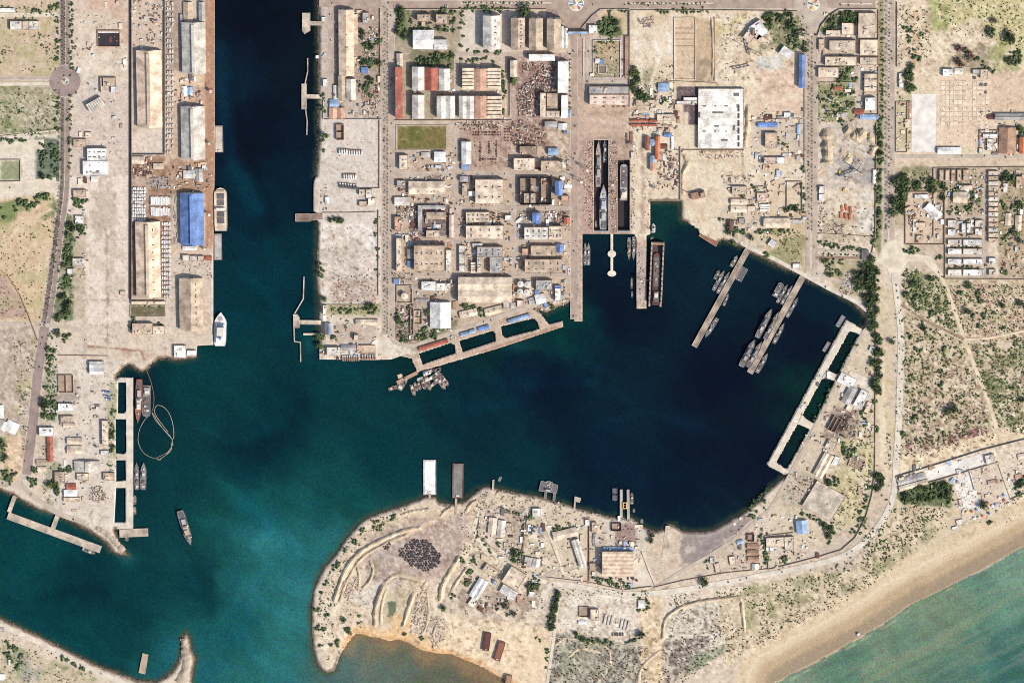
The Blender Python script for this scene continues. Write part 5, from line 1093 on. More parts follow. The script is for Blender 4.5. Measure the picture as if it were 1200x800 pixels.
# foundation pads of the eastern building site
gi = 0
for r_ in range(9):
    for c_ in range(11):
        x = 1105 + c_ * 5.0 + (c_ > 5) * 2; y = 97 + r_ * 5.6 + (r_ > 4) * 2.5
        if (c_ in (6,) and r_ < 6) or (c_ > 8 and 6 < r_) or (c_ > 7 and r_ in (0, 1, 2) and c_ > 9): continue
        if c_ > 5 and r_ > 7: continue
        X, Y = G(x, y); s = 1 + .1 * (rb.random() - .5)
        m = M(); m.box(-4.3 * s, -4.3 * s, 0, 4.3 * s, 4.3 * s, .6); m.box(-1.2, -1.2, .5, 1.2, 1.2, .9); o = m.build("foundation_pad", P('cream'), None, (X, Y, LZ)); tag(o, "square pale foundation pad in the building site grid", "foundation", "foundation pads of the building site"); gi += 1
# round buildings and tanks
def rtank(px, py, r, h, label, c='white', name="storage_tank"):
    X, Y = G(px, py, LZ + h); t = thing(name, label, "tank", (X, Y, LZ)); m = M(); m.cyl(0, 0, r, 0, h, 20, cap=False); m.build("shell", P('cream'), t); m = M(); m.cyl(0, 0, r * 1.01, h, h + r * .18, 20, r * .15); m.build("roof", P(c), t); m = M(); m.cyl(0, 0, r * .16, h + r * .17, h + r * .3, 10); m.build("vent", P('steel'), t)
rtank(474, 347, 8, 9, "domed cream water tank in its square walled court", 'cream')
for i, (x, y, lb) in enumerate([(610, 333, "northwest"), (618, 333.5, "northeast"), (609.5, 342, "southwest"), (617.5, 342.5, "southeast")]): rtank(x, y, 7.4, 9, "pale round tank, %s of the four-tank cluster" % lb, 'offw')
yard([(605, 331), (609, 327), (619, 327), (623, 331), (623, 345), (619, 349), (609, 349), (605, 345)], 'conc', 'concrete_yard')
# ------------------------------------------------------------------ walls and fences
def wall(label, pts, h=2.6, w=.6, c='tan2', name="boundary_wall", cat="wall"):
    X, Y = G(*pts[0]); m = M(); q = [np.array(G(*p)) - (X, Y) for p in pts]
    for a, b in zip(q[:-1], q[1:]):
        L = np.linalg.norm(b - a); an = math.atan2(*(b - a)[::-1]); c_ = (a + b) / 2; m.obox(c_[0], c_[1], L, w, 0, h, an)
    tag(m.build(name, P(c), None, (X, Y, LZ)), label, cat)
def box4(x0, y0, x1, y1): return [(x0, y0), (x1, y0), (x1, y1), (x0, y1), (x0, y0)]
for lb, pts, h, c in [
    ("tall grey-brown port wall along the west side of the peach warehouses", [(154, -20), (154, 352)], 4.5, 'dgrey'), ("port wall between the stockyard warehouses and the quay sheds", [(193, -20), (193, 180)], 4.5, 'dgrey'), ("short cross wall closing the yard of the northern peach warehouse", [(154, 180.5), (192.5, 180.5)], 4, 'dgrey'),
    ("winding brown wall crossing the western field", [(-10, 308), (10, 324), (24, 346), (33, 368), (45, 400)], 2.6, 'brown'), ("low wall below the apron of the western port", [(68, 416), (126, 417)], 2.5, 'tan2'),
    ("wall around the small sunken garden at the western edge", [(-10, 213), (24, 212), (24, 187), (-10, 187)], 3, 'tan'), ("long wall edging the field north of the gravel road", [(-10, 160.5), (68, 151)], 2, 'tan2'),
    ("white wall along the north side of the central yard", [(379, 117), (379, 139.5), (447, 139.5)], 3, 'offw'), ("wall along the west side of the central avenue", [(445.6, 10), (445.6, 100)], 3, 'tan'), ("brown wall beside the central yard and avenue", [(444.8, 140), (444.8, 220), (424, 220.6)], 3, 'tan2'),
    ("wall along the rubble yard and the avenue", [(443.4, 246), (443.4, 346)], 2.6, 'tan2'), ("low wall between rubble yard and garden strip", [(378, 357), (444, 357)], 2.5, 'tan2'), ("cross wall in the central yard at the stained jetty", [(378, 249), (408, 249), (440, 248)], 2.5, 'tan2'),
    ("square court wall around the domed tank", box4(465, 334.5, 483, 354.5), 3.4, 'warm'), ("pale kerb wall around the sports field", box4(464, 146.5, 524.5, 175.5), 1.4, 'cream'), ("north boundary wall of the wooded block", [(464, 10.5), (640, 10.5), (652, 14), (662, 26)], 3, 'tan2'),
    ("boundary wall below the second shed row", [(463, 140.6), (600, 140.6)], 3, 'tan2'), ("wall on the west side of the scrapyard", [(597.6, 68), (597.6, 136)], 3, 'tan2'), ("wall east of the walled garden square", [(737.6, 12), (737.6, 125)], 4, 'dgrey'), ("curved wall of the roundabout garden", [(681, 42), (682, 32), (694, 18), (704, 10.5), (738, 10.5)], 3, 'tan'),
    ("north wall of the sandy yards", [(738, 11.5), (840, 11.5), (935, 13)], 3, 'tan2'), ("fence around the rectangular excavated plot", box4(790, 20.5, 815, 93), 2, 'cream'), ("eastern side wall of the second excavated plot", [(837.5, 20), (837.5, 95)], 2.6, 'tan2'), ("earth wall below the excavated plots", [(768, 94), (840, 97)], 2, 'tan'),
    ("retaining wall between the yard and the beach", [(797.5, 172), (797.5, 234)], 4, 'tan'), ("south wall below the huge white roof", [(792, 175.5), (872, 175.5)], 3, 'tan2'), ("walls of the rectangular sand enclosure", box4(922, 212.5, 940, 246), 3, 'tan2'), ("fence of the yard round the pale blue shed", [(887, 140), (937, 138.5), (937, 172)], 2, 'tan2'),
    ("west side wall of the east avenue", [(943, 100), (943, 200)], 2.4, 'tan'), ("estate wall curving round the green corner", [(958, 42), (962, 30), (972, 18), (984, 10.5), (1028, 10.5)], 3.6, 'tan'), ("east wall of the estate", [(1029.3, 11), (1029.3, 140)], 3, 'brown'), ("dividing wall of the estate gardens", [(958, 96.5), (1004, 96.5)], 2.6, 'tan2'),
    ("long wall between the quarry and the tree belt", [(1027, 145), (1026, 276), (1022, 296)], 3, 'tan2'), ("south fence of the quarry", [(958, 273), (1022, 277)], 2, 'tan2'), ("wall at the pier-head junction yard", [(958, 282), (1012, 292)], 1.6, 'tan'),
    ("roadside wall of the eastern site", [(1051, 2), (1051, 78)], 2.6, 'dgrey'), ("north wall of the walled residential estate", [(1094, 278), (1094, 196.5), (1203, 195.5)], 3, 'tan2'), ("west wall of the row house block", [(1107.5, 215), (1107.5, 326.5), (1203, 327)], 3, 'tan2'), ("walls of the eastern scrap compound", box4(1061, 224.5, 1106.5, 286), 3, 'brown'), ("walls of the eastern white-building yard", [(1148, 180), (1148, 152.5), (1169, 152.5), (1169, 180)], 3, 'tan2'), ("wall round the roadside plot below the pale pad", [(1050, 119), (1063, 119), (1063, 178), (1050, 178), (1050, 119)], 2.6, 'tan2'),
    ("long boundary wall along the sandy strip and pens yard", [(1026.5, 330), (1026, 470), (1025.5, 550), (1022, 580), (1014, 608), (1002, 630), (986, 644), (960, 652), (905, 666), (880, 668)], 3, 'tan2'), ("wall west of the walled L-shaped depot", [(886, 620), (897, 628), (901, 668)], 3, 'tan'), ("north wall of the walled L-shaped depot", [(897, 627.5), (930, 624)], 3, 'tan'),
    ("shore road wall of the dusty yard", [(766, 688), (800, 680), (850, 671), (880, 668)], 2.6, 'tan2'), ("wall bounding the concrete apron of the ribbed tan hall", [(752, 646), (760, 668), (768, 686)], 3, 'cream'), ("peninsula road wall below the ribbed tan hall", [(640, 676), (690, 682), (730, 691), (764, 687)], 3, 'tan'),
    ("curving wall of the round-planter compound", [(562, 605), (560, 626), (575, 640), (590, 650)], 2.5, 'tan2'), ("eastern wall of the round-planter compound", [(592, 600), (608, 604), (615, 614), (613, 640), (610, 650)], 2.5, 'tan2'), ("slim wall between the peninsula plots", [(618, 604), (612, 655)], 2.6, 'tan2'), ("dividing wall west of the shiplift yard", [(690.5, 610), (691, 680)], 3, 'tan2'), ("low wall round the courtyard lawn", [(646, 636), (657, 664), (672, 660)], 1.5, 'tan'),
    ("long wall north of the beach compound", [(1050, 558), (1100, 543), (1150, 527), (1203, 513.5)], 3.2, 'dgrey'), ("inner wall of the beach compound's upper strip", [(1086, 566), (1120, 556), (1170, 541)], 3, 'tan2'), ("east wall of the beach terraces", [(1170, 545), (1184, 584)], 2, 'tan2'), ("shadowed wall at the foot of the beach road", [(1184, 585), (1203, 577)], 3, 'tan2'), ("west wall of the beach compound", [(1050, 558), (1056, 576)], 3, 'tan'),
    ("kerb wall around the diamond garden", box4(152.5, 357.6, 194, 370.5), 1.6, 'cream'), ("wall on the coastal road's bush enclosure", [(640, 745), (700, 752), (756, 758)], 1.2, 'offw')]:
    wall(lb, pts, h, 1.1 if h > 2 else .9, c)
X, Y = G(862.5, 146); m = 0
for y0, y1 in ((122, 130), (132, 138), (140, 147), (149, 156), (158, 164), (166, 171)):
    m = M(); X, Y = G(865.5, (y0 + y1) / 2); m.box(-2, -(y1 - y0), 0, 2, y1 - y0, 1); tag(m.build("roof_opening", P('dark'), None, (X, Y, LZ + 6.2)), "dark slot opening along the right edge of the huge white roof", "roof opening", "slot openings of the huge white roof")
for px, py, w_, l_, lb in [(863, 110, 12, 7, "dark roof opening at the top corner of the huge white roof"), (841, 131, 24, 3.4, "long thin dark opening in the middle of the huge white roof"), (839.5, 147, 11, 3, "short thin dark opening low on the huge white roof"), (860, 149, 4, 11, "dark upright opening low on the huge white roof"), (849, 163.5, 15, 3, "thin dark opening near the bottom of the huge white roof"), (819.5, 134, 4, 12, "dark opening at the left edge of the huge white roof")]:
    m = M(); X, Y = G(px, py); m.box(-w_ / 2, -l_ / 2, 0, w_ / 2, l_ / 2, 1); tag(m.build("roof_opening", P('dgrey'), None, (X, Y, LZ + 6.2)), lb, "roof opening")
for y in (33, 39, 46, 54): wall("low brick row inside the fenced excavated plot, %s from the top" % {33: 'first', 39: 'second', 46: 'third', 54: 'fourth'}[y], [(792, y), (813, y)], 1.2, .9, 'brown', "brick_row", "brick row")
for lb, pts in [("hedge wall down the left of the walled garden square", [(684, 46), (684, 90)]), ("low wall ring round the square pool of the garden", box4(701, 76, 711, 86)), ("low wall round the planted half of the garden square", box4(695, 47, 727, 91))]: wall(lb, pts, 2, 1.6, 'offw')
o = yard(rect(702.5, 77.5, 709.5, 84.5), 'dark', 'pool_water')
# raised berms of earth
def berm(pts, w, h, c=(210, 188, 158)):
    p = smooth(pts, 6); m = M(); d = np.gradient(p, axis=0); d /= np.linalg.norm(d, axis=1)[:, None]; n = np.stack([-d[:, 1], d[:, 0]], 1); rows = []
    for i in range(len(p)):
        hh = h * (.6 + .8 * rb.random()) * (0.15 if i in (0, len(p) - 1) else 1); ww = w * 1.5 * (.8 + .7 * rb.random()); r = []
        for s, k in ((-1, 0), (-.45, .75), (0, 1), (.45, .75), (1, 0)):
            q = p[i] + n[i] * ww / 2 * s; r.append(G(*q) + (LZ - .2 + hh * k,))
        rows.append(r)
    for i in range(len(rows) - 1):
        for k in range(4): m.quad(rows[i][k], rows[i][k + 1], rows[i + 1][k + 1], rows[i + 1][k])
    o = m.build("earth_berm", mat("berm_earth_%d" % c[0], c, stain=.3, fine=.2)); o["kind"] = "structure"
for pts, w, h in [([(391, 706), (396, 690), (404, 670), (416, 652), (432, 640), (452, 630), (475, 621), (494, 618)], 3.6, 5), ([(450, 684), (440, 712), (440, 735)], 4, 6), ([(450, 683), (466, 673), (490, 678), (502, 686)], 3.4, 3), ([(486, 692), (478, 715), (472, 735)], 3.4, 5), ([(433, 656), (437, 668), (433, 680), (424, 690)], 2.6, 3.5), ([(418, 662), (421, 676), (420, 690)], 2.4, 3), ([(540, 650), (526, 672), (518, 688), (516, 706)], 4, 5), ([(548, 664), (534, 684), (526, 700)], 3, 3), ([(500, 690), (502, 720), (495, 742), (480, 740)], 2.4, 2),
                  ([(777, 750), (779, 728), (790, 716), (810, 707), (840, 702), (866, 701), (870, 715), (873, 742)], 3, 4), ([(834, 20), (836, 60), (835, 92)], 2.5, 3), ([(872, 34), (870, 50)], 3, 4), ([(868, 60), (867, 90)], 3.4, 5), ([(875, 102), (874, 116)], 4, 5), ([(876, 122), (876, 150), (872, 174)], 4, 5), ([(798, 175), (806, 190), (800, 204), (800, 230)], 4, 5), ([(880, 118), (892, 118)], 4, 3), ([(822, 178), (832, 178), (850, 178)], 4, 3), ([(870, 178), (871, 204)], 2.5, 3), ([(846, 206), (858, 202)], 3, 3),
                  ([(968, 150), (970, 175), (969, 192)], 9, 9), ([(990, 150), (1004, 160), (1014, 152)], 8, 10), ([(1018, 156), (1024, 172), (1020, 182)], 5, 6), ([(984, 176), (994, 184), (990, 190)], 6, 5), ([(1000, 178), (1012, 186)], 4, 4), ([(960, 200), (966, 206)], 8, 6), ([(1006, 330), (990, 322)], 3, 2), ([(484, 630), (470, 640)], 2, 1), ([(748, 806), (752, 782), (776, 760)], 3, 2), ([(650, 756), (664, 748), (690, 752), (712, 760), (716, 780)], 2, 1.5), ([(666, 770), (680, 760), (704, 764)], 2, 1.5)]: berm(pts, w, h)
for pts, w, h in [([(398, 706), (402, 692), (410, 674), (422, 656), (438, 644), (458, 634), (478, 626)], 2.4, 2.5), ([(452, 690), (447, 712), (446, 734)], 2.6, 3), ([(468, 678), (488, 683), (498, 690)], 2.6, 3), ([(512, 730), (508, 745), (515, 758)], 2.4, 2.5), ([(522, 732), (520, 748)], 2.2, 2.5), ([(530, 728), (532, 742)], 2, 2.5), ([(470, 604), (480, 600), (492, 598), (504, 596)], 2.6, 3), ([(516, 606), (522, 598), (530, 594)], 2.6, 3), ([(546, 600), (552, 590), (560, 586)], 3, 4), ([(404, 668), (398, 684), (394, 700)], 2, 3)]: berm(pts, w, h)
for pts, w, h in [([(214.5, 748), (217, 765), (216, 785), (208, 800)], 5, 3.2), ([(145, 646), (136, 636), (126, 626), (112, 618)], 4, 2.5)]: berm(pts, w, h, (180, 162, 142))
# ------------------------------------------------------------------ ships and boats
def hull_outline(L, B, bow=.22, stern=.85, n=7, round_bow=False):
    """plan of a hull, bow towards +y, counter-clockwise"""
    right = []
    for i in range(n + 1):
        t = i / n; y = L / 2 - L * bow * (1 - t); k = (math.sqrt(max(0, 1 - t * t)) if round_bow else (1 - t ** 1.7)); right.append((B / 2 * max(k, .04), y))
    right = [(B / 2 * stern, -L / 2), (B / 2 * (stern + .9) / 1.9, -L * .46), (B / 2, -L * .36)] + right
    return right + [(-x, y) for x, y in reversed(right)]
def hullmesh(out, fb, m=None, flare=.86):
    m = m or M(); n = len(out); k = len(m.v)
    m.v += [(x * flare, y * .97, -1.2) for x, y in out] + [(x, y, fb) for x, y in out] + [(x * .93, y * .985, fb) for x, y in out] + [(x * .93, y * .985, fb - .7) for x, y in out]
    for r in range(3):
        for i in range(n):
            j = (i + 1) % n; m.f.append((k + r * n + i, k + r * n + j, k + (r + 1) * n + j, k + (r + 1) * n + i))
    return m
rs = random.Random(5)
def ship(px, py, Lp, Bp, head, kind, label, cat=None, group=None, hull='shipgrey', deck='deck', house='shipgrey', fb=None, base=0.0):
    X, Y = G(px, py, base + 4); L, B = Lp * 2.03, Bp * 2.0
    nm, ct = dict(war=("warship", "warship"), pat=("patrol_boat", "patrol boat"), car=("cargo_ship", "ship"), bar=("barge", "barge"), fer=("white_ship", "ship"), dho=("dhow", "dhow"), ski=("skiff", "boat"), lan=("landing_craft", "landing craft"))[kind]
    t = thing(nm, label, cat or ct, (X, Y, base), R(-head), group)
    fb = fb or dict(war=5, pat=2.6, car=6, bar=2.6, fer=6, dho=2.4, ski=1.2, lan=4)[kind]
    box = kind == 'bar'
    if box: out = [(B / 2, -L / 2), (B / 2, L / 2), (-B / 2, L / 2), (-B / 2, -L / 2)]
    elif kind == 'car': out = hull_outline(L, B, .16, .9, round_bow=True)
    elif kind == 'lan': out = hull_outline(L, B, .10, .95, round_bow=True)
    elif kind == 'fer': out = hull_outline(L, B, .30, .8)
    else: out = hull_outline(L, B, .34 if kind in ('war', 'pat') else .25, .78)
    hullmesh(out, fb, flare=.97 if box else .86).build("hull", P(hull), t)
    d = M(); d.poly([(x * .93, y * .985, fb - .65) for x, y in out]); d.build("deck", mat("shipdeck_" + deck, PAL[deck], stain=.4, fine=.25), t); z = fb - .65
    def blk(w, l, y, h, z0=z, x=0, c=None, name="deckhouse", taper=.9):
        m = M(); k = [(-w / 2, -l / 2), (w / 2, -l / 2), (w / 2, l / 2), (-w / 2, l / 2)]; m.v = [(a, b, 0) for a, b in k] + [(a * taper, b * taper, h) for a, b in k]
        m.f = [(4, 5, 6, 7), (0, 1, 5, 4), (1, 2, 6, 5), (2, 3, 7, 6), (3, 0, 4, 7)]; return m.build(name, P(c or house), t, (x, y, z0))
    def mast(y, h, x=0, r=.35):
        m = M(); m.cyl(x, y, r, z, z + h, 6, r * .5); m.box(x - 1.6, y - .15, z + h * .7, x + 1.6, y + .15, z + h * .7 + .3); m.build("mast", P('grey'), t)
    if kind in ('war', 'pat', 'lan', 'dho') and L > 14:
        for i in range(int(5 + L / 12)): blk(rs.uniform(.08, .22) * B, rs.uniform(.7, 2.6), rs.uniform(-.44, .34) * L, rs.uniform(.6, 1.8), x=rs.uniform(-.33, .33) * B, c=rs.choice(['offw', 'dgrey', 'steel', 'black', 'tan2', 'white']), name="deck_fitting")
    if kind == 'war':
        blk(B * .62, L * .26, L * .06, 4.5); blk(B * .5, L * .12, L * .10, 3, z + 4.5); blk(B * .5, L * .16, -L * .18, 4.2, c='grey'); blk(B * .34, L * .06, -L * .06, 6, c='dgrey', name="funnel")
        m = M(); m.cyl(0, 0, B * .17, 0, 1.8, 8, B * .12); m.tube((0, 0, 1.2), (0, L * .05, 1.6), .25); m.build("gun_turret", P('grey'), t, (0, L * .28, z)); mast(L * .03, 14)
        m = M(); m.box(-B * .3, -L * .08, 0, B * .3, L * .08, .25); m.build("aft_platform", P('dgrey'), t, (0, -L * .37, z))
        for s in (-1, 1): blk(B * .14, L * .07, -L * .05, 1.6, x=s * B * .36, c='offw', name="lifeboat", taper=.7)
    elif kind == 'pat':
        blk(B * .6, L * .22, L * .06, 2.6); blk(B * .44, L * .09, L * .08, 1.8, z + 2.6, c='offw'); blk(B * .5, L * .12, -L * .2, 1.5, c='dgrey', name="launcher"); blk(B * .22, L * .05, L * .28, 1.3, c='grey', name="gun_turret"); mast(L * .01, 7, r=.25); blk(B * .5, L * .05, -L * .38, 1.0, c='offw', name="aft_locker")
    elif kind == 'car':
        for y in (.30, .155, -.115, -.26):
            m = M(); w, l = B * .54, L * .125; m.box(-w / 2, -l / 2, 0, w / 2, l / 2, 1.3); m.box(-w / 2 + .5, -.25, 1.3, w / 2 - .5, .25, 1.7); m.build("hatch_cover", P('dgrey'), t, (0, L * y, z))
        blk(B * .72, L * .05, L * .02, 6, c='white', name="bridge"); blk(B * .7, L * .05, L * .42, 3, c='tan', name="forecastle"); mast(L * .02, 14)
    elif kind == 'fer':
        blk(B * .74, L * .60, -L * .12, 5, c='white', taper=.95); blk(B * .62, L * .34, -L * .08, 3.2, z + 5, c='offw'); blk(B * .52, L * .10, L * .12, 2.6, z + 5, c='navy', name="bridge"); blk(B * .22, L * .08, -L * .24, 4, z + 8, c='blue', name="funnel"); mast(L * .08, 13)
        m = M(); m.cyl(0, 0, B * .2, 0, .5, 12); m.build("winch_deck", P('grey'), t, (0, L * .31, z))
    elif kind == 'dho': blk(B * .7, L * .24, -L * .28, 2.4, c=house); blk(B * .5, L * .16, L * .02, .8, c='maroon', name="cargo_hatch"); mast(L * .16, 9, r=.25); blk(B * .5, L * .10, -L * .28, 1.2, z + 2.4, c='offw', name="wheelhouse")
    elif kind == 'ski': blk(B * .7, L * .1, -L * .1, .5, c='tan', name="thwart"); blk(B * .4, L * .1, -L * .42, .9, c='dgrey', name="outboard_motor")
    elif kind == 'bar':
        m = M(); m.box(-B * .40, -L * .46, 0, B * .40, L * .46, .5); m.build("cargo_deck", P(deck), t, (0, 0, z + .05))
        for s in (-1, 1): m = M(); m.box(-.4, -L * .46, 0, .4, L * .46, 1.1); m.build("bulwark", P(hull), t, (s * (B / 2 - .5), 0, z))
        blk(B * .3, L * .05, -L * .43, 2.4, c='offw')
    elif kind == 'lan':
        blk(B * .8, L * .22, -L * .33, 4, c=house); blk(B * .5, L * .1, -L * .3, 2.5, z + 4, c='offw', name="bridge"); m = M(); m.box(-B * .4, -L * .28, 0, B * .4, L * .28, .3); m.build("cargo_deck", P('dgrey'), t, (0, L * .14, z)); mast(-L * .28, 9)
        for y in (.0, .16, .3): blk(B * .3, L * .06, L * y, 1.6, x=rs.uniform(-.2, .2) * B, c=rs.choice(['tan2', 'offw', 'rust']), name="deck_cargo")
    return t
ship(258.3, 385.5, 40, 14, 2, 'fer', "white passenger ship moored at the tip of the port quay", hull='white', deck='white', house='white')
ship(258.7, 245, 51, 15, 0, 'car', "cargo ship with dark hatch covers moored along the brown quay", hull='tan', deck='cream')
ship(255.5, 289.5, 31, 9, 0, 'bar', "brown-grey barge moored astern of the hatch-covered cargo ship", hull='tan2', deck='grey')
ship(256.5, 163, 31, 9.5, 0, 'bar', "pale grey flat barge moored alone at the northern quay", hull='grey', deck='concrete')
ship(162.5, 470, 53, 8, 183, 'war', "long red-hulled ship moored at the basin quay", "ship", hull='red', deck='rust', house='offw')
ship(171.8, 470, 38, 9.5, 182, 'lan', "grey working ship rafted outside the red ship", "ship", hull='shipgrey', house='grey')
ship(160.2, 558, 33, 5.6, 0, 'pat', "grey patrol craft moored directly at the basin quay, inner of a pair"); ship(168, 558, 33, 7, 2, 'pat', "larger grey patrol craft rafted outside its twin at the basin quay")
ship(157.8, 586, 11, 3.6, 2, 'ski', "upper of two small boats moored below the patrol craft pair", hull='offw'); ship(157.8, 598.5, 10, 3.6, 0, 'ski', "lower of two small boats moored below the patrol craft pair", hull='grey')
ship(217.3, 618.5, 44, 9.5, 164, 'war', "lone dark warship under way in the open basin", hull='dgrey', deck='deck', house='tan')
ship(148.5, 632, 5, 4, 20, 'ski', "small round launch under the stub jetty", hull='tan'); ship(104, 646, 17, 5, 113, 'pat', "pale green patrol launch lying under the L-shaped jetty", hull='green', house='offw')
ship(701.3, 192, 54, 6.6, 0, 'war', "long slim frigate with a pink bow in the western dry dock", base=-5.5, hull='shipgrey', deck='pierbrown'); ship(709.2, 177, 27, 5, 0, 'pat', "small craft beside the frigate's bow in the western dry dock", base=-5.5); ship(707.3, 243, 54, 9.4, 0, 'war', "broad green-grey warship in the lower half of the western dry dock", base=-5.5, hull='shipgrey', deck='grey', house='steel'); ship(698.5, 263, 9, 2.6, 0, 'ski', "small boat by the gate in the western dry dock", base=-7, hull='offw')
ship(731, 213.5, 43, 8.6, 0, 'lan', "pale grey landing vessel on blocks in the eastern dry dock", base=-5, hull='shipgrey', deck='grey', house='cream')
ship(685.8, 297.5, 27, 3.6, 0, 'pat', "western of two slim patrol boats at the western pier", hull='steel'); ship(689.8, 297.5, 27, 3.6, 0, 'pat', "eastern of two slim patrol boats at the western pier", hull='steel')
ship(737.4, 291.5, 26, 4, 180, 'pat', "reddish patrol boat rafted out from the eastern pier", hull='pink', house='brown'); ship(742.6, 291, 27, 4, 180, 'pat', "grey patrol boat moored against the eastern pier", hull='steel')
ship(740.4, 332, 14, 2.6, 0, 'ski', "dark half-hidden boat in the shadow of the eastern pier", hull='dgrey'); ship(740.8, 345, 8, 2.4, 0, 'ski', "tiny dark boat near the end of the eastern pier", hull='dgrey')
ship(765.7, 267.5, 11, 4.6, 0, 'fer', "small white workboat moored beside the floating dock", "boat", hull='white', deck='white', fb=1.8); ship(764, 279.5, 5, 2, 60, 'ski', "tiny skiff at the floating dock's upper corner", hull='offw')
def fdock():
    X, Y = G(769.3, 320, 8); t = thing("floating_dock", "large U-shaped grey floating dock holding a red-decked ship", "floating dock", (X, Y, 0), R(-2)); L, B = 150, 31; w = 3.4
    m = M(); m.box(-B / 2, -L / 2, -3, B / 2, L / 2, 2); m.build("pontoon", P('dark'), t)
    for s in (-1, 1): m = M(); x = s * (B / 2 - w / 2); m.box(x - w / 2, -L / 2 + 4, 2, x + w / 2, L / 2 - 1, 12); k = m.build("wing_wall", P('pierbrown'), t); [(lambda b: (b.box(x - 1, y - 1.5, 12, x + 1, y + 1.5, 13.4), b.build("winch", P('dgrey'), k)))(M()) for y in range(-66, 70, 12)]
    m = M(); m.box(-B / 2 + w, L / 2 - 6, 2, B / 2 - w, L / 2 - 1, 11.9); m.build("end_wall", P('brown'), t)
    for s in (-1, 1): m = M(); m.box(s * 13 - 2, -L / 2 - 7, -1, s * 13 + 2, -L / 2, 2); m.build("mooring_arm", P('grey'), t)
fdock()
ship(769.3, 327, 62, 8.6, 1, 'lan', "rust-decked vessel sitting inside the floating dock", "ship", base=2.4, hull='maroon', deck='maroon', house='dgrey'); ship(769.6, 306, 15, 7, 0, 'bar', "bright pinkish deck block standing in the floating dock", base=2.6, hull='pink', deck='pink')
# the naval piers, heading along the piers (about 28 degrees)
H = 28
for px, py, L, B, hd, k, lb, hl in [(860.5, 306, 15, 5, H, 'pat', "greenish patrol boat nearest the root of the long narrow pier", 'green'), (840.5, 322, 12, 5, H - 4, 'pat', "stubby outermost boat of the trio on the long narrow pier", 'green'), (842.5, 328.5, 27, 4.4, H, 'pat', "slim middle boat of the trio on the long narrow pier", 'steel'), (848, 331, 29, 4.6, H, 'pat', "innermost boat of the trio on the long narrow pier", 'shipgrey'),
        (851, 351, 16, 3.6, H - 8, 'pat', "lone small craft halfway down the long narrow pier's east side", 'shipgrey'), (833.5, 384.5, 27, 5, H + 183, 'pat', "larger craft low on the long narrow pier's east side", 'steel'),
        (912, 339.5, 18, 7, H, 'lan', "broad outermost craft at the top of the crowded pier", 'steel'), (917, 344, 25, 4.6, H, 'pat', "middle craft of the top trio on the crowded pier", 'shipgrey'), (922.5, 345.5, 26, 4.6, H, 'pat', "inner craft of the top trio on the crowded pier", 'shipgrey'), (928.8, 360, 27, 4.4, H, 'pat', "upper craft on the crowded pier's east side", 'steel'), (913, 390.5, 27, 4.8, H - 2, 'pat', "middle craft on the crowded pier's east side", 'shipgrey'), (893.3, 425.5, 26, 5, H, 'pat', "lower craft on the crowded pier's east side", 'steel'),
        (895.8, 378.5, 38, 7, H - 2, 'war', "big outer corvette at the middle of the crowded pier", 'shipgrey'), (904.5, 381, 37, 5.4, H - 2, 'war', "big inner corvette at the middle of the crowded pier", 'dgrey'), (876.5, 413.5, 36, 7.6, H - 2, 'war', "big outer corvette at the end of the crowded pier", 'shipgrey'), (884.5, 415, 35, 6.4, H, 'war', "big inner corvette at the end of the crowded pier", 'dgrey'),
        (985, 376.5, 15, 6, 30, 'bar', "dark half-sunk craft by the pen quay's top corner", 'navy'), (968.5, 406.5, 13, 5, 30, 'bar', "second dark half-sunk craft along the pen quay", 'navy')]: ship(px, py, L, B, hd, k, lb, hull=hl, group="grey craft along the naval piers")
ship(869.3, 321.5, 17, 7.4, H, 'bar', "grey utility barge moored on the long narrow pier's east side", hull='steel', deck='dgrey')
ship(503.6, 559.5, 42, 15, 0, 'bar', "white barge moored at the peninsula's north shore", hull='offw', deck='white'); ship(536.6, 563.5, 42, 13, 1, 'bar', "brown rusty barge moored at the peninsula's north shore", hull='rust', deck='deck')
ship(586, 561.5, 7, 3, 25, 'ski', "white skiff off the tiny finger jetty", hull='white'); ship(643, 570, 13, 8, 15, 'lan', "grey pontoon craft on the landing platform", hull='steel'); ship(740.5, 584, 15, 4, 0, 'pat', "slim boat along the shiplift's east finger", hull='green'); ship(720.5, 575.5, 7, 6, 0, 'bar', "upper dark raft left of the shiplift", hull='navy', deck='dgrey'); ship(720.5, 583.5, 7, 6, 0, 'bar', "lower dark raft left of the shiplift", hull='navy', deck='dgrey')
ship(743, 598.5, 5, 2.4, 0, 'ski', "tiny skiff below the shiplift", hull='offw'); ship(752.3, 611, 6, 3, 0, 'ski', "pale boat hauled up near the mud shore", hull='steel'); ship(577, 599, 6, 3, 10, 'ski', "white launch ashore by the finger jetty", hull='white')
for cx, cy, an, L, nm in [(490.5, 437.8, -19, 34, "")]: pass
pier("dark narrow pontoon leading west from the pens quay corner", [along((489, 436.5), (465, 448.5), 4.2)], m=P('brown'), z=2.2, kerb=False)
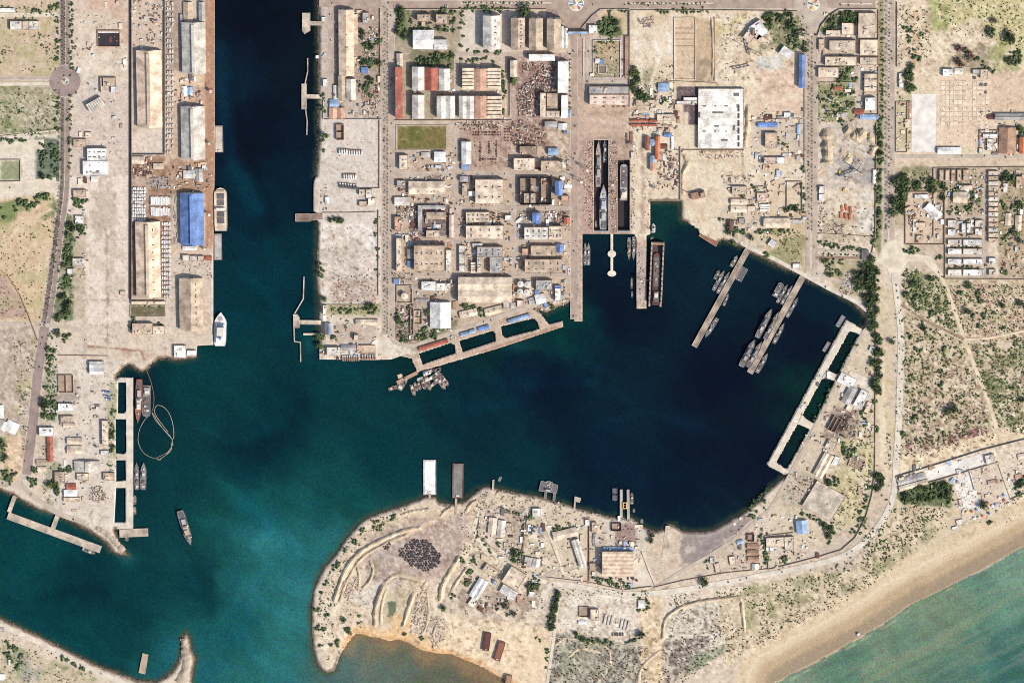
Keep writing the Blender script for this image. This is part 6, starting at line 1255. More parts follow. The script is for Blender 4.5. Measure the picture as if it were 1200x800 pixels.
for px, py, L, B, hd, k, hl, lb in [(471, 450, 12, 6, 30, 'dho', 'cream', "cream dhow at the far end of the dark pontoon"), (469, 441, 5, 4, 70, 'ski', 'tan', "small tender above the dark pontoon"), (461.5, 454.5, 10, 3.6, 75, 'dho', 'tan', "low dhow tailing off the dark pontoon's tip"), (474.5, 446.5, 7, 4, 200, 'dho', 'offw', "pale dhow on the dark pontoon"), (484, 457.5, 11, 3.4, 160, 'dho', 'pink', "pinkish dhow furthest out in the raft"),
        (487.5, 453.5, 9, 3, 160, 'dho', 'salmon', "salmon dhow second in the raft"), (491.3, 452.5, 8, 3, 162, 'dho', 'brown', "brown dhow third in the raft"), (496.5, 451, 9, 3.6, 162, 'dho', 'offw', "pale-decked dhow in the middle of the raft"), (501.5, 449.5, 14, 4.6, 160, 'dho', 'orange', "large orange-brown dhow in the raft"), (492.5, 444.5, 7, 3.4, 250, 'ski', 'steel', "grey skiff tucked inside the raft"), (501, 436.5, 9, 5, 70, 'fer', 'white', "white motor launch at the pens quay"),
        (509, 441.5, 16, 3.8, 68, 'dho', 'tan2', "dhow lying below the white motor launch"), (513, 435.5, 9, 3.6, 35, 'dho', 'cream', "cream dhow upright beside the white launch"), (514.5, 443.5, 10, 3.4, 62, 'dho', 'salmon', "salmon dhow in the eastern raft"), (509, 449.5, 10, 3, 55, 'dho', 'cream', "slim cream dhow in the eastern raft"), (517.5, 450, 12, 4, 145, 'dho', 'pink', "pinkish dhow at the raft's southeast"), (522, 447.5, 9, 3.8, 145, 'dho', 'salmon', "salmon dhow at the raft's outer east end"), (508, 434, 12, 3, 80, 'dho', 'navy', "dark boat against the pens quay")]:
    ship(px, py, L * 1.28, B * 1.25, hd, k, lb, "boat" if k != 'dho' else None, "dhows and boats rafted off the pens quay", hull=hl, deck='deck' if k == 'dho' else hl, house=rs.choice(['cream', 'tan', 'offw']), fb=1.8 if k == 'fer' else None)
# beached barges
for px, py, L, B, hd, c, lb in [(570.5, 752, 22, 8, 8, 'maroon', "dark brown beached barge, western of two on the sand"), (585.5, 763, 24, 8, 17, 'rust', "rust-red beached barge, eastern of two on the sand"), (596, 797, 12, 7, 8, 'brown', "brown wreck at the lagoon edge, cut by the lower frame")]: ship(px, py, L, B, hd, 'bar', lb, base=LZ + 1, hull=c, deck=c, fb=4)
# boathouses along the pens
for cx, cy, L, w_, c, lb in [(508, 404.3, 35, 4.4, 'red', "long red boathouse roof along the western pen"), (544.5, 391.5, 9, 4, 'lblue', "short pale blue boathouse, first along the middle pen"), (553.5, 388.5, 7, 4, 'lblue', "short pale blue boathouse, second along the middle pen"), (567, 384.5, 13, 4.2, 'blue', "blue boathouse, third along the middle pen"), (608.5, 373.3, 26, 4, 'lblue', "long blue and white boathouse along the eastern pen")]: building(cx - L / 2, cy - w_ / 2, cx + L / 2, cy + w_ / 2, 5, 's', 'gx', c, 0, lb, 17)
building(538.5, 363.5, 559.5, 371.5, 6, 's', 'gx', 'cream', 1, "cream tilted store above the middle pen", 14); building(568, 360, 589, 368.5, 6, 's', 'gx', 'cream', 3, "cream tilted store with a dark trim above the eastern pen", 15); building(627.5, 345, 639, 356, 7, 's', 'gx', 'white', 0, "bright white tilted shed above the pens' eastern end", 12); building(620, 349, 626, 357, 6, 's', 'gx', 'grey', 0, "grey tilted shed next to the bright white tilted one", 16); building(627, 339, 632, 344.5, 5, 's', 'gx', 'blue', 0, "small blue shed above the bright white tilted shed", 12); building(636.8, 350, 639.5, 361, 4, 's', 'gy', 'blue', 0, "narrow blue canopy beside the bright white tilted shed", 14)
building(666, 37.2, 688.5, 40, 7, 'c', 'f', 'lblue', 0, "long pale blue gate canopy spanning the avenue at the roundabout"); building(732.5, 42, 737, 92, 4, 'c', 'f', 'brown', 0, "long brown parking canopy along the garden square"); building(702.5, 70, 708, 75, 4, 'c', 'f', 'blue', 0, "small blue canopy in the walled garden square"); building(1010, 293, 1018, 305, 5, 'c', 'f', 'dgrey', 0, "grey gate canopy at the naval junction"); building(211, 17, 214, 42, 4, 'c', 'f', 'steel', 0, "thin pipe-rack canopy west of the northern quay sheds")
# walled dark reservoir, fountain
X, Y = G(127.5, 44.5); t = thing("reservoir", "dark rectangular open reservoir with pale rim in the northern yard", "reservoir", (X, Y, LZ)); m = M()
for a, b, c_, d in [(-26, -20, 26, -18.5), (-26, 16, 26, 19), (-26, -18.5, -24.5, 16), (24.5, -18.5, 26, 16)]: m.box(a, b, 0, c_, d, 2.6)
m.build("rim_wall", P('brown'), t); m = M(); m.box(-24.5, -18.5, .2, 24.5, 12, .8); m.build("liner", mat("liner_black", (62, 56, 58), rough=.4), t); m = M(); m.box(-26, 12, .2, 26, 16, 1.6); m.build("filter_bench", P('offw'), t)
def roundel(px, py, r, label, cols):
    X, Y = G(px, py); t = thing("roundabout_island", label, "roundabout", (X, Y, LZ + .6)); m = M(); m.cyl(0, 0, r, -.4, .3, 28); m.build("kerb", P('offw'), t)
    for i, c in enumerate(cols * 2):
        m = M(); a0, a1 = i * 6.2832 / (2 * len(cols)) + .1, (i + 1) * 6.2832 / (2 * len(cols)) - .1; m.prism([(r * .3 * math.cos(a0), r * .3 * math.sin(a0)), (r * .88 * math.cos(a0), r * .88 * math.sin(a0)), (r * .88 * math.cos((a0 + a1) / 2), r * .88 * math.sin((a0 + a1) / 2)), (r * .88 * math.cos(a1), r * .88 * math.sin(a1)), (r * .3 * math.cos(a1), r * .3 * math.sin(a1))], .3, .55); m.build("flower_bed", P(c), t)
    m = M(); m.cyl(0, 0, r * .22, .3, 1.4, 14); m.cyl(0, 0, r * .08, 1.4, 7, 8, r * .04); m.build("monument", P('white'), t)
roundel(76.5, 94.5, 9, "small green-ringed roundabout island on the western dual carriageway", ['tan', 'green']); roundel(675, 4, 18, "colourful roundabout island, western of two on the north avenue", ['green', 'yellow', 'offw', 'red', 'lblue']); roundel(953, 5, 15, "colourful roundabout island, eastern of two on the north avenue", ['offw', 'red', 'yellow', 'offw', 'green'])
# ------------------------------------------------------------------ cranes, trucks, containers, stock, scrap
def gantry(px, py, h, label, ang=0, jib=30, c='dgrey'):
    X, Y = G(px, py); t = thing("dock_crane", label, "crane", (X, Y, LZ), R(ang)); m = M()
    for a, b in ((-4, -4), (4, -4), (4, 4), (-4, 4)): m.tube((a, b, 0), (a * .4, b * .4, h * .6), .45)
    for z_ in (.2, .4): m.box(-4 * (1 - z_), -.2, h * z_, 4 * (1 - z_), .2, h * z_ + .4)
    m.build("portal", P(c), t); m = M(); m.box(-2.6, -3.5, h * .6, 2.6, 2.5, h * .6 + 4); m.build("machine_house", P('offw'), t); m = M()
    for s in (-.8, .8): m.tube((s, 2, h * .6 + 3), (s * .3, jib, h), .3)
    for k in range(6): y = 2 + (jib - 2) * k / 6; m.tube((-.8, y, h * .6 + 3 + k * (h * .4 - 3) / 6), (.8, y + jib / 6, h * .6 + 3 + (k + 1) * (h * .4 - 3) / 6), .18)
    m.build("jib", P(c), t); m = M(); m.tube((0, jib, h), (0, jib, h * .5), .15); m.box(-.5, jib - .5, h * .5 - 1, .5, jib + .5, h * .5); m.build("hook_line", P('black'), t)
gantry(688, 197, 32, "tall dock crane on the quay west of the long dry dock, upper one", 40); gantry(681, 211, 30, "dock crane on the quay west of the long dry dock, lower one", 65); gantry(718, 215, 22, "crane standing on the strip between the two dry docks", 10); gantry(743, 170, 20, "crane at the head of the short dry dock", 200, 18); gantry(752, 327, 24, "crane on the dark eastern pier serving the floating dock", -80, 26)
gantry(890.5, 64, 34, "tall batching plant crane of the sandy works", 60, 34, 'brown'); gantry(245, 167, 12, "dark mobile crane on the quay by the northern barge", 20, 14); gantry(247, 106, 11, "red and dark mobile crane on the quay", 0, 12, 'red'); gantry(245.5, 250, 16, "red crawler crane beside the cargo ship", 5, 26, 'red'); gantry(240, 291, 10, "dark crane below the blue warehouse", -30, 14, 'dgrey'); gantry(660, 189, 24, "slender mast crane by the dock road", -120, 24); gantry(1003, 200, 14, "grey crusher boom crane in the quarry", -30, 22); gantry(768, 220, 13, "dark crawler crane on the small beach", 20, 18, 'maroon'); gantry(418, 396, 8, "little boom crane beside the square tower", -88, 18)
X, Y = G(732.3, 592); t = thing("transfer_cradle", "yellow shiplift cradle between the slipway fingers", "cradle", (X, Y, 3.6)); m = M()
for q in [(-5, -8, 5, -6), (-5, 6, 5, 8), (-5, -6, -3, 6), (3, -6, 5, 6)]: m.box(q[0], q[1], 0, q[2], q[3], 2.4)
m.build("frame", P('yellow'), t); m = M(); m.box(-3, -.8, .4, 3, .8, 1.4); m.build("keel_beam", P('orange'), t)
X, Y = G(818, 228); t = thing("dredger_hulk", "brown beached dredger hulk on the sand above the bay", "dredger", (X, Y, LZ), R(12)); m = M(); m.box(-16, -8, 0, 16, 8, 7); m.build("hull", P('brown'), t); m = M(); m.box(6, -5, 7, 14, 5, 12); m.build("deckhouse", P('tan2'), t); m = M(); m.tube((-12, 2, 7), (-34, 22, 9), .7); m.build("ladder_boom", P('rust'), t)
for i, (px, py, an, L, lb) in enumerate([(1000, 196, -35, 46, "long grey conveyor of the quarry crusher"), (990, 203, 20, 34, "second grey conveyor below the crusher boom"), (868, 78, 12, 40, "long conveyor trestle of the sandy works"), (876, 55, -75, 36, "inclined conveyor of the batching plant")]):
    X, Y = G(px, py); t = thing("conveyor", lb, "conveyor", (X, Y, LZ), R(an)); m = M(); m.box(-L / 2, -1, 5, L / 2, 1, 6.4); m.build("belt_deck", P('navy'), t); [(lambda b: (b.box(x - .4, -.8, 0, x + .4, .8, 5), b.build("leg", P('dgrey'), t)))(M()) for x in np.linspace(-L / 2 + 2, L / 2 - 2, 5)]
def make_truck(c, cargo, label):
    t = thing("truck", label, "truck"); m = M(); m.box(-1.25, -5, .9, 1.25, 2.6, 1.5 if not cargo else 3.6); m.build("cargo_bed", P(c), t); m = M(); m.box(-1.2, 2.8, .7, 1.2, 5, 3.0); m.box(-1.1, 5, .7, 1.1, 5.4, 1.6); m.build("cab", P('white' if c != 'white' else 'tan'), t)
    for x in (-1.05, 1.05):
        for y in (-3.6, -2.2, 3.6): m = M(); m.tube((x - .2, y, .5), (x + .2, y, .5), .5, 8); m.build("wheel", P('black'), t)
    return t
ROWS = [("pale lorry parked in the upper row of the central yard", "lorries in the central yard's upper row", [(398 + i * 2.9, 177 + (i > 3) * .8 + i * .1) for i in range(10)], 4, 'white'), ("long pale lorry parked in the second row of the central yard", "lorries in the central yard's second row", [(403.5 + i * 2.7, 206.5) for i in range(6)], 5, 'white'), ("dark lorry parked in the third row of the central yard", "lorries in the central yard's third row", [(399 + i * 3.2, 217 + .3 * i) for i in range(7)], 8, 'dgrey'),
        ("blue lorry parked by the first pen of the lower port", "lorries parked beside the pens", [(124, 459), (125.5, 464), (126.6, 459), (127.5, 467)], 80, 'blue'), ("brown wagon lined up along the channel-mouth waterfront", "wagons along the channel-mouth waterfront", [(402 + i * 2.6, 419.3) for i in range(8)] + [(425 + i * 3, 418.4) for i in range(6)], 3, 'brown'), ("small lorry on the blue strip yard beside the quarry", "lorries in the quarry yard", [(986, 206), (994, 209), (1008, 203), (1010, 190)], 60, 'tan'),
        ("grey lorry parked by the white house on the peninsula", "lorries by the peninsula white house", [(622, 618), (624, 621), (626, 617), (621, 624)], 70, 'navy'), ("pale lorry parked in the courtyard of the long dark-courted building", "lorries in the dark court", [(697 + i * 2.6, 106) for i in range(4)] + [(716 + i * 2.8, 106.5) for i in range(6)], 90, 'white')]
for lb, gp, pts, an, c in ROWS:
    t0 = make_truck(c, True, lb); t0["group"] = gp; t0.location = G(*pts[0]) + (LZ + .4,); t0.rotation_euler = (0, 0, R(an)); t0.scale = (1.25, 1.25, 1.25)
    for p in pts[1:]: dup(t0, G(*p) + (LZ + .4,), R(an + rs.uniform(-4, 4)), (1.25, 1.25, 1.25))
# cars spread along the roads
def make_car(c, lb, gp):
    t = thing("parked_car", lb, "car", group=gp); m = M(); m.box(-.95, -2.3, .35, .95, 2.3, .95); m.build("body", P(c), t); m = M(); n0 = [(-.85, -1.3), (.85, -1.3), (.85, 1.0), (-.85, 1.0)]; m.v = [(x, y, .95) for x, y in n0] + [(x * .8, y * .75, 1.5) for x, y in n0]; m.f = [(4, 5, 6, 7), (0, 1, 5, 4), (1, 2, 6, 5), (2, 3, 7, 6), (3, 0, 4, 7)]; m.build("cabin", P('black'), t)
    for x in (-.85, .85):
        for y in (-1.4, 1.4): m = M(); m.tube((x - .12, y, .33), (x + .12, y, .33), .33, 8); m.build("wheel", P('black'), t)
    return t
CARZ = {'white': [(946, 60), (956, 120), (947, 200), (1038, 40), (1046, 150), (450, 60), (459, 180), (673, 60), (672, 260), (76, 20), (1110, 230), (1156, 240), (1155, 310), (560, 204), (640, 244), (100, 300), (120, 170)], 'dgrey': [(73, 150), (79, 40), (955, 80), (1037, 120), (1045, 60), (451, 240), (460, 320), (674, 180), (620, 283), (580, 322), (760, 6), (1156, 270)], 'red': [(1044, 210), (946, 280), (458, 100), (690, 60), (1020, 626), (56, 350)]}
for q, w in ROADS:
    if w > 2.5 and len(q) > 1:
        L = np.linalg.norm(np.diff(q, axis=0), axis=1).sum()
        for k in range(int(L / 42)):
            i = rs.randrange(len(q) - 1); u = q[i] + (q[i + 1] - q[i]) * rs.random()
            if 2 < u[0] < 1198 and 2 < u[1] < 798: CARZ[rs.choice(['white', 'white', 'dgrey'])].append((u[0] + rs.uniform(-1, 1), u[1] + rs.uniform(-1, 1)))
for c, pts in CARZ.items():
    t0 = make_car(c, "small %s car on one of the avenues" % {'white': 'white', 'dgrey': 'dark grey', 'red': 'red'}[c], "%s cars on the roads" % c); t0.location = G(*pts[0]) + (LZ + 1.2,)
    for p in pts[1:]: dup(t0, G(*p) + (LZ + 1.2,), R(rs.choice([0, 0, 4, 176])))
# repeated yard goods: one mesh of each kind, copied
def goods(name, cat, label, group, mesh, pts, z=LZ, amin=0, amax=0, smin=1, smax=1):
    for x, y, a in pts:
        o = link(name, mesh, None, G(x, y) + (z,), R(a + rs.uniform(amin, amax))); s = rs.uniform(smin, smax); o.scale = (s, s * rs.uniform(.9, 1.1), s * rs.uniform(.8, 1.2)); tag(o, label, cat, group)
def bundle(w, l, h, c, n=4):
    m = M()
    for i in range(n): x0 = -w / 2 + w * i / n; m.box(x0 + .05, -l / 2 + rs.uniform(0, .6), 0, x0 + w / n - .05, l / 2 - rs.uniform(0, .6), h * rs.uniform(.75, 1))
    return m.mesh("bundle", P(c))
def dropn(pts, k): return [p for p in pts if rs.random() > k]
goods("steel_bundle", "steel bundle", "pale steel bundle stacked in the port stockyard's western rows", "steel bundles in the western stock rows", bundle(4.4, 6.5, 2.8, 'white', 5), dropn([(156 + i * 2.7 + rs.uniform(-.4, .4), 221 + j * 4.0 + rs.uniform(-.5, .5), 0) for i in range(6) for j in range(10)], .06), amin=-8, amax=8)
goods("steel_bundle", "steel bundle", "long white steel bundle in the ruled block above the peach warehouse", "long white bundles of the stockyard", bundle(5.2, 20, 2.8, 'white', 4), [(178 + i * 2.9, 235, 0) for i in range(8)] + [(178 + i * 2.9, 247.5 + rs.uniform(-1, 1), 0) for i in range(8)], amin=-3, amax=3)
goods("pipe_bundle", "pipe bundle", "blue-grey pipe bundle in the jumbled stack of the stockyard", "blue-grey pipes of the stockyard", bundle(2.6, 12, 2.2, 'grey'), [(176 + rs.uniform(0, 22), 208 + rs.uniform(0, 12), rs.choice([0, 80, 60])) for i in range(34)], amin=-12, amax=12)
goods("steel_bundle", "steel bundle", "white bundle in the narrow stack between warehouse and quay road", "white bundles in the narrow stack", bundle(4.4, 9, 3.0, 'white', 4), dropn([(190.5 + i * 2.7, 262 + j * 5.3, 0) for i in range(4) for j in range(17)], .08), amin=-10, amax=10, smin=.7)
goods("steel_bundle", "steel bundle", "pale bundle in the long row beside the northern quay road", "bundles along the northern quay road", bundle(4.2, 9, 3.0, 'offw', 4), dropn([(196.5 + i * 2.9, 4 + j * 6.2, 0) for i in range(3) for j in range(29)], .15), amin=-15, amax=15, smin=.7)
goods("pipe_bundle", "pipe bundle", "grey bundle lying west of the blue warehouse", "bundles west of the blue warehouse", bundle(2.2, 9, 1.6, 'grey', 3), [(206 + rs.uniform(-2, 3), 226 + rs.uniform(0, 62), 0) for i in range(26)], amin=-10, amax=10); goods("machine_crate", "crate", "brown crate in the open yard north of the peach warehouse", "crates north of the peach warehouse", bundle(2.2, 4, 2, 'brown', 2), [(172 + rs.uniform(0, 18), 2 + rs.uniform(0, 46), rs.uniform(0, 180)) for i in range(34)], smin=.7, smax=1.3)
goods("shipping_container", "container", "red shipping container in the stacks north of the short dry dock", "red containers by the dry docks", bundle(5, 12.2, 5.2, 'red', 2), [(742 + i * 4.2, 141 + j * 5.2, 90) for i in range(7) for j in range(2)], amin=-6, amax=6, smax=1.1); goods("shipping_container", "container", "tan shipping container beside the cream sheds north of the dry docks", "tan containers by the dry docks", bundle(5, 12, 4.4, 'warm', 2), [(772, 146, 90), (780, 147, 90), (786, 148, 90), (774, 151, 90), (783, 152.5, 90), (745, 135.5, 90), (752, 135, 90), (759, 136, 90)], amin=-4, amax=4)
goods("steel_rack", "steel rack", "brown beam rack in rows at the head of the short dry dock", "beam racks at the short dry dock", bundle(3, 13, 3, 'brown', 3), [(735, 159, 0), (735, 166, 0), (739.5, 158, 0), (739.5, 164, 0), (741.5, 158, 0), (741.5, 164, 0)]); goods("beam_stack", "beam stack", "orange and white beam stack in the lower quarry yard", "beam stacks in the lower quarry yard", bundle(5, 14, 3.2, 'orange', 5), [(987, 244, 8), (992, 243, 8), (997, 246, 8), (985.5, 252, 8), (991, 253, 8), (996, 254, 8)], amin=-3, amax=3); goods("beam_stack", "beam stack", "yellow beam stack alone at the top of the lower quarry yard", "yellow beam stacks", bundle(4, 10, 3, 'yellow', 4), [(989, 222, -15), (984, 202, 5)])
goods("pipe_stack", "pipe stack", "long pale pipe stack on the storage pad by the coast road", "pipe stacks on the storage pad", bundle(4, 24, 3, 'offw', 4), [(709, 725, -12), (713, 727, -12), (717, 727, -12), (728, 731, -12), (732, 732, -12), (736, 733, -12)], amin=-2, amax=2); goods("pipe_stack", "pipe stack", "short dark pipe stack below the long pale ones on the storage pad", "short pipe stacks on the storage pad", bundle(3, 9, 2.2, 'dgrey', 3), [(718 + i * 3, 743, -5) for i in range(5)], amin=-8, amax=8)
goods("prefab_box", "prefab box", "brown prefab box in the chequered eastern yard", "prefab boxes in the eastern yard", bundle(7, 7, 2, 'dgrey', 2), [(1150, 99, 0), (1155, 99, 0), (1155, 108, 0), (1142, 91, 10)]); goods("storage_pallet", "pallet", "reddish pallet in the rows of the scrap-strewn yard", "pallets in the scrap-strewn yard", bundle(3, 5, 2.6, 'maroon', 2), [(555 + i * 3.2 + rs.uniform(-.6, .6), 155 + j * 3.0, rs.choice([0, 90])) for i in range(11) for j in range(2)] + [(563, 167 + j * 2.6, 0) for j in range(9)] + [(573.5, 166 + j * 2.6, 0) for j in range(6)] + [(582, 165 + j * 2.6, 0) for j in range(8)] + [(592 + (i % 3) * 3.4, 151 + (i // 3) * 3.4, 90) for i in range(15)] + [(566 + 3 * i, 186.5, 90) for i in range(6)] + [(545 + 4 * i, 146, 90) for i in range(10)] + [(610 + i * 3.4, 160 + rs.uniform(-1, 8), 0) for i in range(9)], amin=-15, amax=15, smin=.6, smax=1.1)
goods("garden_table", "table", "small bright table on the beach terrace", "tables on the beach terrace", bundle(1.8, 1.8, .9, 'salmon', 2), [(1120 + rs.uniform(0, 24) + j * .4, 560 + rs.uniform(0, 32), 0) for i in range(22) for j in (0,)], smin=.9, smax=1.4)
def boulder(seed, r=1.0):
    q = random.Random(seed); m = M(); n = 7
    for k, (z, rr) in enumerate([(0, 1), (.45, .95), (.8, .55)]):
        for i in range(n): a = 6.2832 * i / n; f = rr * q.uniform(.75, 1.15); m.v.append((f * r * math.cos(a), f * r * math.sin(a), z * r * q.uniform(.8, 1.2)))
    for k in range(2):
        for i in range(n): j = (i + 1) % n; m.f.append((k * n + i, k * n + j, (k + 1) * n + j, (k + 1) * n + i))
    m.f.append(tuple(range(2 * n, 3 * n))); return m
BM = [boulder(s).mesh("spoil_mound", mat("spoil_dark", (88, 80, 80))) for s in range(4)]; cnt = 0
poly_m = [(466, 645), (482, 633), (500, 631), (507, 640), (517, 650), (514, 664), (498, 670), (484, 664), (470, 652)]
pts = []
for j in range(18):
    for i in range(24):
        x = 448 + i * 3.2 + (j % 2) * 1.6 + rs.uniform(-.7, .7); y = 628 + j * 2.5 + rs.uniform(-.6, .6)
        if pip(poly_m, x, y) or pip([(448, 640), (455, 634), (460, 637), (453, 646)], x, y): pts.append((x, y))
for x, y in pts: s = rs.uniform(2.3, 3.5); o = link("spoil_mound", rs.choice(BM), None, G(x, y) + (LZ - .2,), rs.uniform(0, 6)); o.scale = (s, s, s * 1.05); tag(o, "dark mound in the cluster of spoil heaps on the peninsula flat", "spoil mound", "dark spoil mounds on the peninsula flat")
LM = [boulder(s + 9).mesh("soil_heap", mat("soil_heap", (196, 172, 150))) for s in range(3)]
pts = [(x, y) for x, y in ((398 + rs.uniform(0, 26), 676 + rs.uniform(0, 26)) for i in range(260)) if pip([(397, 694), (404, 676), (422, 674), (420, 690), (405, 702)], x, y)][:80] + [(x, y) for x, y in ((480 + rs.uniform(0, 45), 690 + rs.uniform(0, 70)) for i in range(900)) if pip([(490, 690), (502, 690), (503, 722), (524, 726), (520, 750), (508, 760), (502, 742), (480, 738)], x, y)][:190]
for x, y in pts: s = rs.uniform(1.4, 2.6); o = link("soil_heap", rs.choice(LM), None, G(x, y) + (LZ - .2,), rs.uniform(0, 6)); o.scale = (s, s * 1.7, s * .9); tag(o, "pale tipped soil heap beside the dug basin on the peninsula", "soil heap", "tipped soil heaps on the peninsula")
# parasols on the beach
for i, (x, y, c, lb) in enumerate([(1133, 600, 'yellow', "yellow parasol on the beach terrace"), (1139, 599, 'red', "red parasol next to the yellow one on the beach"), (1144.5, 597, 'blue', "blue parasol next to a red one below the paved terrace"), (1157.5, 589, 'red', "red parasol beside the lone terrace tree"), (1167, 591, 'blue', "blue parasol in the middle of the beach row"), (1158.5, 601, 'navy', "dark blue parasol at the sand edge"), (1152, 604.5, 'orange', "orange parasol at the sand edge"), (1176.5, 580, 'blue', "blue parasol highest up the beach terrace"), (1177, 586, 'red', "red parasol just under the highest blue one"), (1182, 590, 'cream', "cream parasol at the eastern end of the beach row"), (1163, 592.5, 'pink', "pale pink parasol between red and blue ones"), (1142, 607, 'offw', "off-white parasol at the sand edge"), (1147, 606, 'tan', "tan parasol beside the orange one"), (1171, 583, 'pink', "pink parasol left of the highest pair")]):
    X, Y = G(x, y); t = thing("parasol", lb, "parasol", (X, Y, LZ), 0, "parasols on the beach"); m = M(); m.cyl(0, 0, 3.6, 2.6, 3.6, 10, .2); m.build("canopy", mat("cloth_" + c, PAL[c], stain=.05, k=.7), t); m = M(); m.cyl(0, 0, .12, 0, 2.7, 6); m.build("pole", P('white'), t)
# ------------------------------------------------------------------ loose rubble and scrap: far too many pieces to count
def debris(label, zones, name="scrap", cat="scrap", cols=('brown', 'maroon', 'tan2', 'dgrey', 'offw')):
    per = {}
    for poly, n, smin, smax, hmax, asp in zones:
        bx = [p[0] for p in poly]; by = [p[1] for p in poly]; k = 0
        while k < n:
            x, y = rs.uniform(min(bx), max(bx)), rs.uniform(min(by), max(by))
            if not pip(poly, x, y) or not on_land(x, y): k += .2; continue
            k += 1; c = rs.choice(cols); m = per.setdefault(c, M()); X, Y = G(x, y); s = rs.uniform(smin, smax); m.obox(X, Y, s, s * rs.uniform(1, asp), LZ - .1, LZ + rs.uniform(.4, hmax), rs.choice([0, 0, 1.57, rs.uniform(0, 3.1)]))
    allm = M(); idx = []; mats = []
    for c, m in per.items():
        k = len(allm.v); allm.v += m.v; allm.f += [tuple(k + i for i in f) for f in m.f]; idx += [len(mats)] * len(m.f); mats.append(P(c))
    me = allm.mesh(name, None); [me.materials.append(x) for x in mats]; me.polygons.foreach_set("material_index", idx); o = link(name, me); tag(o, label, cat, kind="stuff")
debris("jumbled brown and white scrap metal filling the walled scrapyard", [([(606, 108), (630, 84), (650, 76), (652, 104), (640, 108), (632, 136), (608, 136)], 900, 1, 2.6, 2.5, 3.5), (rect(612, 73, 648, 84), 120, 1, 2.6, 2, 3)])
debris("rusty odds and ends strewn over works yards", [(rect(600, 140, 640, 172), 170, 1, 3.5, 2, 3), (rect(536, 142, 600, 152), 130, 1, 3, 2, 3), (rect(556, 165, 598, 197), 50, .8, 2, 1.5, 3), (rect(645, 245, 662, 262), 60, 1, 3, 2, 3), (rect(464, 356, 482, 402), 130, 1, 3, 2, 2), (rect(771, 174, 795, 222), 130, 1, 4, 2.5, 3), (rect(464, 242, 488, 256), 80, 1, 3, 2, 3), (rect(478, 272, 500, 290), 50, 1, 3, 2, 3), (rect(462, 320, 484, 332), 50, 1, 3, 2, 3), (rect(156, 183, 178, 206), 110, 1, 3.5, 2, 3), (rect(424, 32, 444, 70), 90, 1, 3, 2, 2), (rect(424, 98, 444, 138), 130, 1, 3, 2, 3), (rect(500, 205, 522, 213), 40, 1, 3, 2, 3), (rect(1065, 246, 1074, 268), 60, 1, 3, 2, 4), (rect(546, 246, 590, 263), 60, 1, 3, 9, 2)], "scrap")
debris("equipment lining the dock edges", [(rect(690, 165, 695.5, 270), 110, .8, 2.2, 2, 2), (rect(714, 165, 723, 270), 150, .8, 2.4, 2, 2), (rect(739, 190, 744, 270), 90, .8, 2.2, 2, 2), (rect(747, 278, 756, 360), 60, .8, 2.4, 2, 2), (rect(684, 164, 690, 270), 50, 1, 2.4, 1.6, 2), (rect(674, 280, 682, 374), 26, .8, 1.8, 1.2, 2), (rect(755, 200, 762, 272), 30, .8, 1.8, 1.5, 2)], "dock_clutter", "dock clutter", ('offw', 'tan2', 'dgrey', 'brown', 'pink', 'maroon'))
debris("broken rubble scattered over pale yards", [(rect(382, 265, 443, 320), 45, .7, 2.4, 1.0, 1.8), (rect(388, 322, 440, 355), 150, .8, 3, 1.4, 1.8), ([(105, 572), (118, 569), (126, 580), (118, 589), (106, 586)], 160, 1, 3, 2.4, 1.8), (rect(740, 92, 770, 120), 60, 1, 3, 1.5, 2), ([(748, 22), (768, 18), (766, 32), (752, 32)], 90, 1, 3, 1.8, 2), (rect(845, 205, 880, 215), 60, 1, 3, 1.5, 3), (rect(960, 236, 968, 272), 50, 1, 3, 1.6, 2), (rect(970, 262, 990, 274), 50, 1, 3, 1.6, 2), (rect(985, 318, 1012, 345), 120, 1, 3.5, 1.6, 2), ([(985, 490), (1000, 480), (1012, 500), (990, 520), (975, 512)], 110, 1, 3, 2.4, 2.5), (rect(1100, 90, 1160, 170), 70, .8, 2, 1.2, 2), (rect(560, 575, 604, 598), 90, 1, 3.5, 2, 2), (rect(604, 582, 700, 610), 110, 1, 3, 2, 2), (rect(376, 215, 384, 250), 30, 1, 3, 1.5, 2), (rect(820, 176, 872, 186), 90, 1, 3, 1.6, 2), (rect(378, 145, 444, 245), 40, .7, 2, 1, 2), (rect(100, 430, 135, 560), 50, .8, 2.2, 1.4, 2), (rect(200, 302, 248, 330), 60, .8, 2.4, 1.4, 3), (rect(110, 20, 150, 80), 30, .8, 2.4, 1, 2), (rect(845, 20, 880, 95), 70, 1, 3, 1.5, 2.5), ([(1058, 360), (1085, 378), (1128, 400), (1128, 396), (1086, 372), (1058, 354)], 90, 1, 2.6, 1.4, 2), ([(1058, 362), (1128, 402), (1162, 502), (1062, 532)], 330, .7, 2.4, 1, 2), ([(1134, 402), (1204, 392), (1204, 510), (1172, 502)], 200, .7, 2.2, 1, 2), ([(1136, 380), (1200, 375), (1200, 392), (1136, 396)], 70, .7, 2, 1, 2), (rect(1120, 545, 1196, 612), 150, .7, 2.2, 1.6, 2), (rect(1052, 550, 1150, 566), 40, .8, 2, 1, 2), (rect(715, 598, 750, 645), 60, .8, 2.4, 2, 3), (rect(925, 553, 955, 598), 130, .6, 1.8, .8, 1.6), (rect(855, 622, 890, 668), 70, .8, 2.6, 1.6, 2), (rect(660, 700, 745, 745), 50, .8, 2.2, 1.2, 2)], "rubble", "rubble", ('offw', 'tan', 'tan2', 'dgrey', 'brown'))
